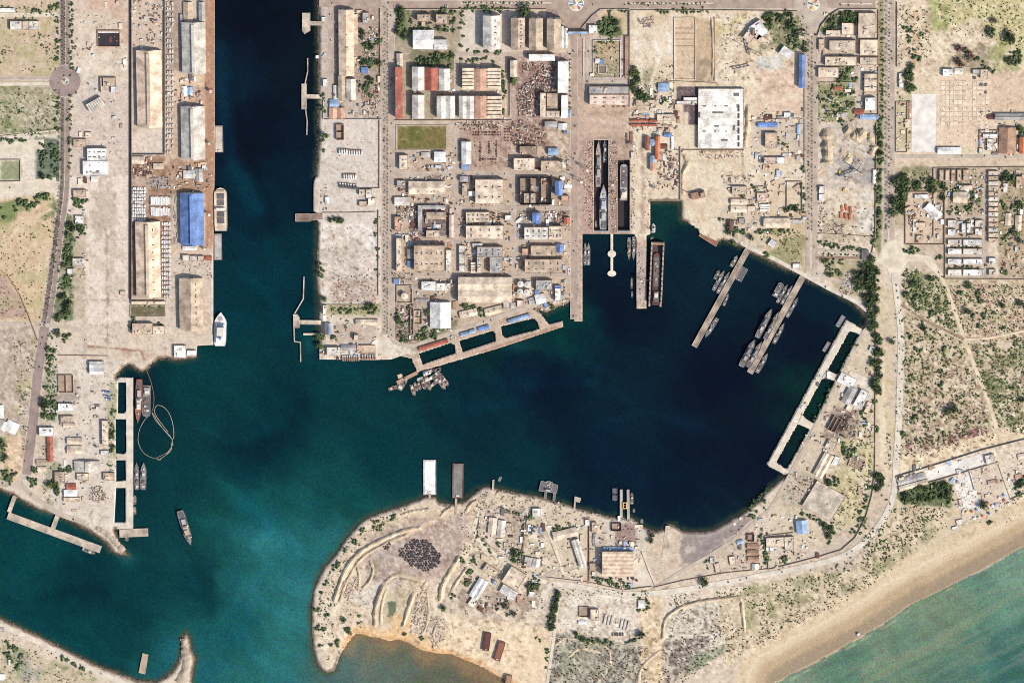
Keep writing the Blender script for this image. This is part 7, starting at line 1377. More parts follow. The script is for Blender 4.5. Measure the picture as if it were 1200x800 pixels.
def on_road(x, y):
    for q, w in ROADS:
        if q[:, 0].min() - w < x < q[:, 0].max() + w and q[:, 1].min() - w < y < q[:, 1].max() + w and segdist(q, np.array([x]), np.array([y]))[0] < w: return True
    return False
YARDS = [(rect(464, 178, 532, 320), 340), (rect(538, 206, 600, 320), 280), (rect(604, 184, 668, 320), 330), (rect(464, 326, 536, 400), 110), (rect(600, 326, 668, 364), 90), (rect(480, 84, 596, 141), 60), (rect(380, 12, 446, 138), 130), (rect(66, 440, 132, 620), 80), (rect(82, 205, 104, 330), 40), (rect(196, 90, 240, 124), 40), (rect(196, 190, 248, 226), 60), (rect(740, 96, 795, 156), 110), (rect(880, 128, 944, 256), 150), (rect(852, 216, 905, 272), 90), (rect(960, 14, 1028, 142), 150), (rect(560, 598, 616, 660), 90), (rect(616, 596, 706, 690), 150), (rect(700, 604, 752, 690), 80), (rect(545, 660, 634, 720), 80), (rect(858, 604, 960, 668), 120), (rect(930, 430, 1024, 590), 150), (rect(1062, 226, 1106, 284), 60), (rect(1110, 198, 1152, 326), 130), (rect(1172, 198, 1200, 326), 90), (rect(1148, 130, 1200, 182), 60), (rect(682, 42, 738, 126), 50), (rect(376, 370, 446, 420), 60), (rect(1052, 82, 1068, 178), 40), (rect(1010, 540, 1200, 600), 120), (rect(154, 0, 193, 56), 50), (rect(88, 0, 150, 200), 50)]
YP = {}
for pl, n in YARDS:
    for i in range(n):
        x, y = rs.uniform(pl[0][0], pl[1][0]), rs.uniform(pl[2][1], pl[0][1])
        if on_road(x, y) or not on_land(x, y): continue
        c = rs.choice(['offw', 'tan2', 'dgrey', 'brown', 'cream', 'warm', 'steel', 'maroon', 'white', 'lblue' if rs.random() < .4 else 'tan']); m = YP.setdefault(c, M()); X, Y = G(x, y); s = rs.uniform(1.2, 4.2) if rs.random() < .85 else rs.uniform(4, 8); m.obox(X, Y, s, s * rs.uniform(1, 2.6), LZ - .1, LZ + rs.uniform(.8, 3.6), rs.choice([0, 0, 0, 1.5708, 1.5708, rs.uniform(0, 3.1)]))
allm = M(); idx = []; mats = []
for c, m in YP.items(): k = len(allm.v); allm.v += m.v; allm.f += [tuple(k + i for i in f) for f in m.f]; idx += [len(mats)] * len(m.f); mats.append(P(c))
me = allm.mesh("yard_clutter", None); [me.materials.append(x) for x in mats]; me.polygons.foreach_set("material_index", idx); tag(link("yard_clutter", me), "small stores, bins and stacked goods cluttering the yards between buildings", "yard clutter", kind="stuff")
# armour stone along the natural shores, as one mass
sp = []
for pl in NATURAL[:4] + NATURAL[7:8]:
    q = np.array([p for p in pl if -40 < p[0] < 1240 and -60 < p[1] < 840])
    for a, b in zip(q[:-1], q[1:]):
        L = np.linalg.norm(b - a)
        if b[0] > 404 and b[1] > 735 and a[0] < 640: continue
        for k in range(int(L * 1.5)): u = a + (b - a) * rs.random(); sp.append((u[0] + rs.gauss(0, .8), u[1] + rs.gauss(0, .8)))
m = M()
for x, y in sp:
    X, Y = G(x, y, 1); r = rs.uniform(.7, 1.8); m.cyl(X, Y, r, -.6, rs.uniform(.5, 1.8), 6, r * .55)
tag(m.build("shore_rock", mat("shore_rock", (128, 108, 92), stain=.4, fine=.3)), "dark armour stones heaped along the sloping shores", "shore rocks", kind="stuff")
# ------------------------------------------------------------------ vegetation
def leafmat(name, c, k=.55):
    return mat(name, c, rough=.8, stain=.45, fine=.35, scale=3.0, vary=.38, k=k, spec=.2)
LEAF = [leafmat("leaf_dark", (84, 100, 62)), leafmat("leaf_mid", (104, 118, 72)), leafmat("leaf_dusty", (128, 128, 92)), leafmat("leaf_dry", (126, 96, 82))]
BARK = mat("bark", (120, 98, 80))
ICO = None
def icosphere():
    t = (1 + 5 ** .5) / 2; v = [(-1, t, 0), (1, t, 0), (-1, -t, 0), (1, -t, 0), (0, -1, t), (0, 1, t), (0, -1, -t), (0, 1, -t), (t, 0, -1), (t, 0, 1), (-t, 0, -1), (-t, 0, 1)]
    f = [(0, 11, 5), (0, 5, 1), (0, 1, 7), (0, 7, 10), (0, 10, 11), (1, 5, 9), (5, 11, 4), (11, 10, 2), (10, 7, 6), (7, 1, 8), (3, 9, 4), (3, 4, 2), (3, 2, 6), (3, 6, 8), (3, 8, 9), (4, 9, 5), (2, 4, 11), (6, 2, 10), (8, 6, 7), (9, 8, 1)]
    return np.array(v) / math.sqrt(1 + t * t), f
IV, IF = icosphere()
def crown_mesh(seed, n=26, leaf=150, flat=.62):
    q = np.random.RandomState(seed); m = M()
    for i in range(n):
        a = q.rand() * 6.2832; r = q.rand() ** .6 * .72; z = q.rand() * flat; c = np.array((r * math.cos(a), r * math.sin(a), .35 + z * (1 - r * .5))); s = .17 + .17 * q.rand()
        v = IV * (s * (0.75 + .5 * q.rand(12, 1))) * (1, 1, .8) + c; k = len(m.v); m.v += [tuple(x) for x in v]; m.f += [tuple(k + j for j in f) for f in IF]
    for i in range(leaf):
        a = q.rand() * 6.2832; r = math.sqrt(q.rand()) * 1.06; c = np.array((r * math.cos(a), r * math.sin(a), .3 + (flat + .25) * q.rand() * (1 - .4 * r))); u = q.randn(3); u /= np.linalg.norm(u); w = np.cross(u, q.randn(3)); w /= np.linalg.norm(w); s = .07 + .06 * q.rand()
        m.quad(tuple(c - u * s - w * s * .5), tuple(c + u * s - w * s * .5), tuple(c + u * s + w * s * .5), tuple(c - u * s + w * s * .5))
    return m
CR = {}
for li in range(4):
    for s in range(4): CR[(li, s)] = crown_mesh(li * 10 + s, 20 if li < 2 else 14, 130).mesh("crown", LEAF[li])
def trunk_mesh():
    m = M(); m.cyl(0, 0, .09, 0, .5, 7, .05, cap=False)
    for a in range(4): m.tube((0, 0, .4), (.35 * math.cos(a * 1.6), .35 * math.sin(a * 1.6), .7), .03, 5)
    return m.mesh("trunk", BARK)
TR = trunk_mesh()
def palm_crown(seed):
    q = random.Random(seed); m = M()
    for i in range(13):
        a = 6.2832 * i / 13 + q.uniform(-.15, .15); L = q.uniform(.8, 1.1); d = np.array((math.cos(a), math.sin(a))); n = np.array((-d[1], d[0])); pr = None
        for k in range(5):
            t = k / 4; p = d * L * t; z = 1.0 + .28 * math.sin(t * 2.6) - .35 * t * t; w = .13 * (1 - t * .8); row = [(p[0] + n[0] * w, p[1] + n[1] * w, z - .05), (p[0], p[1], z + .03), (p[0] - n[0] * w, p[1] - n[1] * w, z - .05)]
            if pr: m.quad(pr[0], row[0], row[1], pr[1]); m.quad(pr[1], row[1], row[2], pr[2])
            pr = row
    return m
PC = [palm_crown(s).mesh("frond_crown", LEAF[1]) for s in range(3)]
_m = M(); _m.cyl(0, 0, .07, 0, 1.05, 7, .05); PT = _m.mesh("trunk", BARK)
rv = random.Random(21); TREES = []; PALMS = []; BUSH = []
BL = [p for p in WEST], EAST
def tree(x, y, r, li, label, group): TREES.append((r, x, y, li, label, group))
def rowtrees(pts, gap, r, li, label, group, jit=1.0, palm=False):
    q = np.array(pts, float)
    for a, b in zip(q[:-1], q[1:]):
        L = np.linalg.norm(b - a); n = max(1, int(L / gap))
        for k in range(n):
            u = a + (b - a) * (k + rv.random() * .6) / n; x, y = u[0] + rv.gauss(0, jit), u[1] + rv.gauss(0, jit); rr = r * rv.uniform(.7, 1.25)
            if palm: PALMS.append((x, y, rr, label, group))
            else: tree(x, y, rr, li, label, group)
def grove(poly, n, r, li, label, group):
    bx = [p[0] for p in poly]; by = [p[1] for p in poly]; k = 0; g = 0
    while k < n and g < n * 30:
        g += 1; x, y = rv.uniform(min(bx), max(bx)), rv.uniform(min(by), max(by))
        if pip(poly, x, y): tree(x, y, r * rv.uniform(.65, 1.35), li if rv.random() < .7 else min(li + 1, 2), label, group); k += 1
# belts and groves (radius in metres)
rowtrees([(1021, 305), (1018, 330), (1019, 352), (1024, 378), (1027, 400), (1028, 430), (1027, 462)], 2.5, 7.2, 0, "dark tree in the thick belt along the naval base wall", "trees of the belt along the naval base wall", 2.6); grove([(1000, 312), (1022, 306), (1030, 340), (1026, 352), (1008, 344), (1000, 330)], 22, 7, 0, "dark tree in the dense grove at the bend of the naval belt", "trees of the grove at the naval bend")
rowtrees([(1031, 140), (1030.5, 200), (1030, 250), (1024, 290)], 5, 5.4, 0, "tree in the belt between the quarry wall and the palm avenue", "trees of the belt by the quarry wall", 1.2); grove([(893, 12), (938, 14), (944, 36), (942, 46), (928, 44), (912, 30), (896, 34)], 26, 6, 0, "tree in the leafy park by the eastern roundabout", "trees of the park by the eastern roundabout"); grove([(959, 40), (966, 24), (984, 14), (1003, 12), (1004, 26), (985, 28), (984, 36), (966, 36)], 20, 5.4, 0, "tree in the estate's green corner", "trees of the estate's green corner")
grove(rect(983, 74, 1003, 95), 14, 5, 1, "tree in the estate's inner garden", "trees of the estate's inner garden"); grove(rect(959, 100, 1000, 143), 22, 4, 1, "bushy tree in the estate's overgrown lower garden", "trees of the estate's lower garden"); grove(rect(465, 8, 476, 44), 12, 6.5, 0, "big dark tree at the corner of the wooded northern block", "trees at the corner of the wooded northern block"); grove(rect(477, 10, 534, 36), 20, 4.8, 1, "tree among the villas of the wooded northern block", "trees among the northern villas"); grove(rect(482, 60, 532, 79), 26, 5.4, 0, "tree in the band below the two white halls", "trees below the white halls")
rowtrees([(541, 10), (600, 11)], 5, 4, 1, "small tree along the wall by the north avenue", "trees along the north avenue wall"); rowtrees([(541, 15), (540, 55), (560, 61), (592, 61)], 6, 3.6, 1, "small tree edging the pale concrete lot", "trees edging the pale lot"); tree(615, 12, 13, 0, "big round tree above the westernmost brown-tan hall", None); rowtrees([(590, 78), (590, 136)], 7, 5, 1, "tree in the row east of the saw-tooth sheds", "trees east of the saw-tooth sheds"); tree(602, 94, 9, 1, "round green tree at the scrapyard's western edge", None); rowtrees([(540, 70), (580, 70)], 6, 4.4, 0, "tree in the row above the saw-tooth sheds", "trees above the saw-tooth sheds")
grove(rect(421, 36, 446, 76), 22, 5, 0, "tree in the walled yard east of the long peach warehouse", "trees of the yard by the peach warehouse"); rowtrees([(425, 72), (444, 72)], 4, 6.4, 0, "dark tree in the row above the small blue roof", "trees above the small blue roof"); grove(rect(416, 88, 436, 118), 8, 5, 0, "dusty tree below the small blue roof", "trees below the small blue roof"); rowtrees([(379, 155), (380, 168)], 4, 6, 1, "tree on the channel bank of the central yard", "trees on the channel bank"); tree(379, 177, 4, 1, "small tree below the channel bank trees", None); rowtrees([(378, 108), (378, 136)], 7, 4, 0, "small dark tree by the two-catwalk jetty root", "trees by the catwalk jetty")
rowtrees([(386, 257), (404, 259)], 4, 5.4, 1, "tree in the short row behind the stained jetty", "trees behind the stained jetty"); rowtrees([(375, 308), (375, 324)], 4, 5, 1, "tree on the bank below the stained jetty", "trees on the lower channel bank"); tree(380, 350, 6.5, 1, "round tree at the corner of the rubble yard", None); rowtrees([(388, 363), (442, 361)], 5, 4, 1, "tree in the garden strip south of the rubble yard", "trees of the garden strip"); grove([(432, 358), (443, 358), (442, 366), (432, 368)], 5, 6, 0, "large tree at the garden strip's avenue end", "trees at the garden strip's end"); rowtrees([(442.5, 250), (442.5, 330)], 11, 4, 1, "tree along the avenue side of the rubble yard", "trees along the rubble yard")
grove([(374, 392), (380, 396), (379, 408), (374, 408)], 5, 6, 0, "dark tree at the channel mouth bank", "trees at the channel mouth"); tree(392, 395, 6, 0, "dark tree by the curved drive of the channel-mouth yard", None); rowtrees([(395, 388), (412, 373)], 6, 3, 2, "small shrub tree along the curved drive", "trees along the curved drive"); grove([(464, 366), (480, 358), (484, 398), (470, 402)], 14, 4.6, 0, "tree in the overgrown corner by the pens road", "trees of the overgrown corner"); grove([(484, 384), (532, 380), (530, 386), (490, 400)], 18, 4.6, 0, "tree in the strip between the boat hall and the pens", "trees below the boat hall"); grove([(538, 356), (566, 356), (562, 366), (540, 362)], 9, 5, 1, "tree behind the tilted stores by the pens", "trees behind the tilted stores"); rowtrees([(560, 370), (590, 360)], 6, 4.4, 1, "tree beside the tilted stores by the pens", "trees beside the tilted stores"); tree(501, 365, 7, 1, "round tree west of the white boat hall", None); tree(647, 358, 6, 1, "tree on the bank by the long west pier", None)
grove([(700, 30), (708, 20), (724, 21), (729, 40), (706, 41)], 18, 5, 0, "tree in the clump of the triangular garden", "trees of the triangular garden"); rowtrees([(697, 54), (697, 62), (701, 66)], 4, 3.6, 0, "small tree in the walled garden square", "trees of the garden square"); rowtrees([(703, 49), (724, 49)], 4.5, 3, 2, "shrub lining the top of the garden square", "shrubs of the garden square"); grove([(738, 76), (746, 78), (752, 100), (764, 116), (746, 118), (739, 100)], 22, 6, 0, "tree in the dense grove east of the garden square wall", "trees of the grove by the garden wall"); rowtrees([(712, 12), (738, 11)], 4, 3.4, 1, "tree along the roundabout garden's top wall", "trees along the roundabout garden"); rowtrees([(770, 12), (832, 13)], 4.4, 3.6, 1, "tree along the north wall of the excavated plots", "trees along the north wall"); tree(778, 118, 6, 1, "round tree by the yellow tank south of the fenced plot", None)
rowtrees([(942, 46), (942, 62)], 5, 5, 0, "tree between the sandy works and the east avenue", "trees by the sandy works"); grove([(918, 44), (938, 40), (940, 56), (926, 56)], 8, 4.4, 0, "tree in the court of the tilted compound", "trees of the tilted compound"); tree(870, 228.5, 6.5, 0, "dark tree between the stacked cream sheds", None); tree(884, 220, 5, 0, "dark tree beside the stacked cream sheds", None); grove([(843, 256), (856, 252), (868, 262), (862, 274), (846, 270)], 8, 5, 0, "dark tree around the red-brown shed", "trees around the red-brown shed"); rowtrees([(862, 270), (874, 274)], 4, 5, 0, "tree at the head of the long narrow pier's lane", "trees at the pier lane"); tree(880, 278, 7, 0, "round dark tree at the bend of the shore road", None); tree(860.5, 284, 6, 1, "round tree at the water's edge by the pier root", None); rowtrees([(898, 298), (904, 304)], 4, 5, 1, "tree on the bay bank between the two naval piers", "trees on the bay bank"); tree(941.5, 198, 5, 0, "round tree at the sandy gate of the east avenue", None); rowtrees([(940, 214), (941, 252)], 6, 4.4, 1, "tree along the walled sand enclosure", "trees along the sand enclosure"); grove([(920, 238), (936, 238), (938, 248), (922, 250)], 6, 5, 0, "dark tree at the bottom of the sand enclosure", "trees under the sand enclosure"); rowtrees([(888, 270), (928, 271)], 4.4, 4, 1, "tree in the row below the long cream-roofed hall", "trees below the cream hall"); rowtrees([(960, 284), (1012, 293)], 4.5, 4.4, 1, "tree in the hedge row at the naval junction", "trees of the junction hedge"); grove([(966, 304), (990, 306), (992, 324), (970, 322)], 10, 5, 1, "dusty tree on the bank by the naval junction", "trees on the junction bank"); rowtrees([(907, 160), (926, 174)], 5, 3.6, 1, "shrub tree by the tan block in the sandy yard", "trees by the tan block")
grove([(1060, 76), (1070, 76), (1074, 100), (1066, 108), (1060, 100)], 16, 5.6, 0, "tree in the clump beside the white roadside cabin", "trees of the roadside cabin clump"); tree(1161, 37.5, 10, 0, "dark round tree, western of two in the eastern sand field", None); tree(1183, 43, 12, 0, "dark round tree, eastern of two in the eastern sand field", None); tree(1165, 24, 7, 2, "dusty tree above the two dark round ones", None); grove([(1172, 54), (1196, 60), (1198, 76), (1178, 74)], 12, 5, 1, "tree in the sparse clump of the eastern sand field", "trees in the eastern sand field"); rowtrees([(1152, 76), (1168, 86)], 5, 5, 1, "tree at the corner of the foundation grid", "trees at the foundation grid corner"); grove([(1116, 62), (1134, 46), (1140, 50), (1150, 72), (1130, 82), (1116, 72)], 14, 6, 3, "dry brown tree in the clump above the foundation grid", "dry trees above the foundation grid"); grove([(1193, 148), (1200, 146), (1200, 158), (1193, 160)], 4, 6, 1, "tree by the two-tone hall at the eastern edge", "trees by the two-tone hall"); grove([(1054, 26), (1086, 40), (1080, 70), (1062, 66)], 12, 4, 2, "dusty bush tree in the strip east of the palm avenue", "bush trees east of the avenue")
grove([(1046, 206), (1062, 206), (1070, 212), (1094, 210), (1100, 224), (1062, 224), (1058, 252), (1046, 254)], 44, 6.4, 0, "dark tree in the dense grove northwest of the scrap compound", "trees of the grove by the scrap compound"); rowtrees([(1062, 294), (1078, 294)], 4, 5, 0, "tree at the junction island below the scrap compound", "trees at the junction island"); grove([(1092, 216), (1108, 214), (1108, 232), (1098, 230)], 7, 5, 0, "tree at the upper wall of the walled estate", "trees at the estate's upper wall"); grove([(1112, 216), (1150, 216), (1152, 228), (1136, 250), (1112, 252), (1112, 242), (1136, 240), (1134, 222), (1112, 224)], 20, 4.6, 1, "garden tree around the detached cream villa", "garden trees around the detached villa"); grove([(1122, 256), (1140, 258), (1152, 268), (1146, 276), (1122, 276)], 8, 4, 0, "tree in the row house gardens", "trees of the row house gardens"); rowtrees([(1112, 289), (1150, 290)], 5, 3.4, 0, "small dark tree between the upper row houses", "trees between the upper row houses"); rowtrees([(1112, 313), (1150, 313)], 5, 3.4, 0, "small dark tree between the lower row houses", "trees between the lower row houses"); grove([(1172, 198), (1190, 198), (1186, 214), (1172, 212)], 8, 5.6, 0, "tree in the garden at the terrace's upper end", "trees at the terrace's upper end"); grove([(1172, 236), (1198, 234), (1198, 248), (1176, 248)], 10, 5.4, 0, "tree above the two cream cottages", "trees above the cream cottages"); grove([(1174, 266), (1200, 270), (1198, 284), (1178, 280)], 9, 5, 1, "tree below the two cream cottages", "trees below the cream cottages"); tree(1176, 318, 6, 1, "tree by the lower detached white house", None); rowtrees([(1100, 300), (1106, 304)], 3, 6, 0, "tree at the estate's southwest gate", "trees at the southwest gate")
for x, y, r in [(1135, 334, 8), (1126, 342, 6), (1146, 344, 5), (1150, 352, 6), (1134, 364, 7), (1140, 370, 5), (1154, 369, 6), (1165, 366, 4.5), (1175, 358, 7), (1196, 355, 7), (1148, 381, 6), (1175, 384, 5), (1070, 332, 8), (1062, 344, 7), (1080, 346, 6), (1090, 326, 7), (1072, 350, 6), (1082, 384, 7), (1066, 394, 6), (1106, 408, 5), (1074, 408, 5), (1094, 366, 6), (1100, 352, 5), (1102, 434, 5), (1103, 452, 6), (1118, 478, 9), (1110, 482, 7), (1072, 488, 6), (1082, 482, 4), (1058, 508, 6), (1186, 455, 5), (1198, 468, 7), (1190, 404, 4.5), (1160, 404, 4), (1045, 400, 7), (1028, 500, 6), (1026, 470, 6), (1030, 460, 5)]: tree(x, y, r, 0 if r > 5.5 else 1, "scattered tree in the scrubland east of the base road", "scattered trees of the eastern scrubland")
grove([(1024, 552), (1034, 552), (1034, 572), (1026, 572)], 8, 6, 0, "tree at the bend of the coastal road wall", "trees at the coastal road bend"); grove([(1054, 576), (1106, 562), (1114, 570), (1114, 590), (1096, 584), (1060, 590)], 46, 6, 0, "tree in the dense grove below the beach compound gate", "trees of the beach compound grove"); tree(1152.5, 591, 8, 1, "lone round tree on the beach terrace", None); tree(1160, 612, 6, 2, "lone bush on the open beach sand", None); grove([(1188, 560), (1200, 556), (1200, 586), (1194, 576)], 7, 6, 0, "tree at the beach's eastern cottages", "trees at the beach cottages"); rowtrees([(1018, 570), (1014, 590), (1008, 610), (1000, 626)], 4.5, 4.6, 0, "tree along the inside of the coastal road wall", "trees along the coastal wall"); grove([(1005, 612), (1016, 606), (1012, 620), (1006, 630)], 5, 4.6, 1, "tree outside the coastal road wall", "trees outside the coastal wall"); grove([(960, 608), (974, 612), (978, 632), (968, 640), (962, 624)], 12, 5.4, 0, "tree below the vast platform roof", "trees below the vast platform"); rowtrees([(941, 602), (964, 612)], 4, 3.6, 0, "shrub along the vast platform's lower edge", "shrubs along the vast platform"); rowtrees([(969, 606), (990, 576)], 5, 3, 1, "shrub along the vast platform's right edge", "shrubs on the platform's far edge"); rowtrees([(893, 626), (900, 664)], 4.4, 5, 0, "dark tree along the walled depot's west side", "trees along the depot wall"); rowtrees([(900, 570), (876, 598)], 5, 3.6, 1, "tree along the bay shore below the pens", "trees along the bay shore"); grove([(874, 600), (902, 584), (900, 596), (882, 612)], 8, 3.6, 1, "bush tree in the triangle by the bay shore", "bush trees of the bay triangle"); grove([(918, 650), (926, 652), (924, 662), (918, 662)], 4, 4.6, 0, "tree below the walled depot", "trees below the depot"); tree(825.5, 681, 9, 0, "big round tree by the coast road", None); tree(764, 626, 7, 0, "upper tree on the muddy slip by the bay", None); tree(763, 633, 7, 1, "lower tree on the muddy slip by the bay", None); rowtrees([(826, 658), (832, 668)], 5, 4.6, 0, "dark tree in the dusty yard", "trees in the dusty yard"); grove([(976, 500), (1004, 526), (992, 536), (984, 520)], 10, 4.6, 0, "tree by the burnt-out building", "trees by the burnt-out building"); grove([(1010, 476), (1024, 480), (1020, 500), (1012, 496)], 7, 4.6, 0, "tree below the pens yard wall", "trees below the pens yard"); rowtrees([(1004, 400), (980, 444)], 8, 3, 1, "shrub on the inner edge of the pens", "shrubs along the pens"); rowtrees([(976, 450), (952, 496)], 6, 3.4, 1, "shrub beside the middle concrete pen", "shrubs beside the middle pen"); grove([(966, 554), (986, 552), (984, 572), (970, 566)], 8, 5, 0, "tree beside the long twin-gabled block", "trees beside the twin-gabled block")
rowtrees([(655, 692), (649, 715), (645, 738)], 3, 6.4, 0, "tree in the green hedge beside the peninsula lane", "trees of the peninsula lane hedge"); grove([(618, 672), (634, 680), (630, 692), (618, 690)], 10, 6, 0, "dark tree east of the tilted cream hall", "trees east of the tilted hall"); grove([(600, 640), (612, 644), (610, 660), (600, 656)], 8, 6, 0, "dark tree at the foot of the round-planter compound", "trees at the planter compound's foot"); tree(583, 637, 5, 1, "clipped round planter tree in the middle of the compound", None); rowtrees([(592, 598), (606, 602), (614, 614), (612, 636)], 5, 3.6, 1, "hedge tree on the planter compound's curve", "hedge trees of the planter compound"); rowtrees([(560, 628), (578, 650)], 5, 3.6, 1, "hedge tree along the planter compound's lower drive", "hedge trees of the lower drive"); rowtrees([(622, 602), (619, 612)], 4, 5, 1, "bright tree beside the white cube house", "trees beside the white cube house"); grove([(650, 616), (672, 612), (678, 618), (652, 624)], 7, 4, 1, "tree at the head of the peninsula courtyard", "trees of the peninsula courtyard"); grove([(695, 676), (716, 678), (740, 680), (738, 688), (698, 684)], 14, 4.4, 0, "tree below the ribbed tan hall", "trees below the ribbed hall"); grove([(562, 640), (556, 664), (548, 690), (542, 690), (552, 660)], 14, 4, 1, "tree on the ridge west of the tilted compound", "trees west of the tilted compound"); grove([(574, 700), (612, 704), (606, 724), (572, 716)], 16, 5, 3, "dry tree below the tilted compound", "dry trees below the tilted compound"); rowtrees([(672, 742), (690, 750), (718, 754)], 4.6, 5.4, 0, "tree in the row under the pipe storage pad", "trees under the pipe pad"); tree(751, 743, 9, 0, "large round tree east of the pipe storage pad", None); rowtrees([(735, 752), (748, 752)], 5, 5, 0, "tree left of the large round one by the pipe pad", "trees by the pipe pad's edge"); rowtrees([(621, 744), (642, 755), (640, 790)], 9, 4, 0, "tree along the lane to the shore", "trees along the shore lane"); rowtrees([(744, 698), (760, 702), (758, 716), (746, 716)], 5, 4, 1, "bush in the ring around the white hut", "bushes of the ring")
for x, y, r in [(418, 605), (424, 623), (430, 612)] and [(424, 622, 5), (416, 634, 5), (404, 645, 5), (394, 664, 6), (397, 660, 5), (380, 684, 5), (376, 694, 5), (371, 714, 6), (372, 735, 5), (379, 737, 5), (385, 720, 5), (403, 726, 6.5), (420, 722, 4), (421, 730, 4), (409, 740, 7), (407, 736, 6), (396, 754, 6), (388, 756, 4.5), (375, 757, 4.5), (462, 605, 5), (460, 608, 4), (438, 618, 5), (474, 742, 3.5), (496, 748, 4), (520, 712, 7), (541, 656, 6), (530, 698, 5), (440, 612, 4), (448, 616, 4)]: tree(x, y, r, 0 if r > 4.5 else 1, "scattered tree on the curved western tip of the peninsula", "scattered trees of the peninsula tip")
# west bank
rowtrees([(84, 4), (84, 84)], 6, 3.6, 1, "tree lining the east side of the western dual carriageway, upper stretch", "trees lining the western carriageway"); rowtrees([(68, 10), (68, 74)], 6, 3.6, 1, "tree lining the west side of the western dual carriageway, upper stretch", "trees west of the carriageway"); rowtrees([(83, 112), (82, 200)], 6, 3.2, 1, "tree lining the lower stretch of the western dual carriageway", "trees lining the lower carriageway"); rowtrees([(68, 112), (67, 158)], 6, 3.6, 1, "tree lining the west side of the carriageway below the roundabout", "trees below the roundabout"); rowtrees([(0, 165), (29, 164)], 3.4, 4, 0, "dark tree in the clipped hedge of the western lot", "trees of the western lot hedge"); grove(rect(48, 168, 68, 210), 22, 4.6, 0, "tree in the dark green roadside garden", "trees of the roadside garden"); grove(rect(87, 233, 100, 246), 10, 5, 0, "tree in the square green garden by the apron", "trees of the square garden"); grove([(78, 260), (98, 264), (98, 280), (80, 282)], 18, 5, 0, "tree in the thicket at the apron's west edge", "trees of the apron thicket"); grove([(74, 288), (84, 286), (84, 310), (74, 312)], 16, 5, 0, "tree in the narrow belt south of the apron thicket", "trees of the narrow belt"); grove([(68, 318), (82, 318), (84, 342), (70, 350)], 14, 4, 1, "tree in the open orchard by the west road", "trees of the orchard"); grove([(72, 346), (86, 346), (84, 374), (66, 374)], 12, 5.6, 0, "dark tree at the south end of the orchard", "trees at the orchard's end"); grove([(58, 386), (72, 386), (86, 390), (84, 400), (60, 398)], 8, 5, 0, "tree at the junction below the orchard", "trees at the junction"); grove([(0, 240), (40, 228), (60, 226), (62, 236), (20, 246), (0, 258)], 18, 4.6, 1, "tree in the green strip of the western field", "trees of the western green strip"); grove([(50, 466), (66, 464), (68, 494), (50, 492)], 22, 5.6, 0, "dark tree in the grove beside the white lower-port buildings", "trees of the lower port grove")
grove([(56, 402), (66, 404), (64, 424), (56, 460), (50, 456)], 14, 4, 1, "tree along the lower west road", "trees along the lower west road"); rowtrees([(131, 495), (131, 534)], 4.4, 5, 1, "tree along the second basin of the lower port", "trees along the second basin"); rowtrees([(133, 478), (134, 486)], 3, 5, 0, "dark tree between the first and second basins", "trees between the basins"); rowtrees([(131, 543), (133, 563)], 6, 3.4, 1, "small tree beside the third basin", "trees beside the third basin"); grove([(58, 563), (68, 564), (68, 580), (58, 574)], 7, 5.6, 0, "dark tree by the lower port's small red roof", "trees by the small red roof"); grove([(36, 546), (44, 546), (42, 578), (36, 574)], 7, 4.6, 0, "tree at the south end of the west road", "trees at the west road's end"); grove([(0, 516), (8, 518), (8, 540), (0, 544)], 8, 5, 0, "tree at the western edge below the tilted sheds", "trees at the western edge"); grove([(0, 552), (24, 556), (14, 566), (0, 564)], 8, 4.6, 0, "tree above the L-shaped jetty road", "trees above the jetty road"); grove([(68, 546), (88, 548), (86, 552), (68, 552)], 6, 4, 0, "tree by the workshop of the lower port", "trees by the workshop"); rowtrees([(156, 356), (190, 360)], 6, 3.2, 0, "small clipped tree in the diamond garden", "trees of the diamond garden"); rowtrees([(156, 370), (158, 378), (148, 388)], 4, 4.4, 0, "dark tree west of the toothed office block", "trees by the toothed office"); rowtrees([(186, 378), (193, 388)], 4, 3.6, 0, "tree at the cream annexe of the toothed office", "trees at the cream annexe"); rowtrees([(5, 752), (24, 764), (22, 784), (14, 772), (4, 762)], 5, 4.4, 1, "tree on the southwest shore", "trees of the southwest shore"); rowtrees([(72, 770), (100, 786)], 4, 4, 0, "dark tree along the southwest shore bank", "trees of the southwest bank"); grove([(40, 10), (70, 4), (70, 16), (44, 16)], 8, 4.4, 1, "tree at the top of the western field", "trees at the top of the western field")
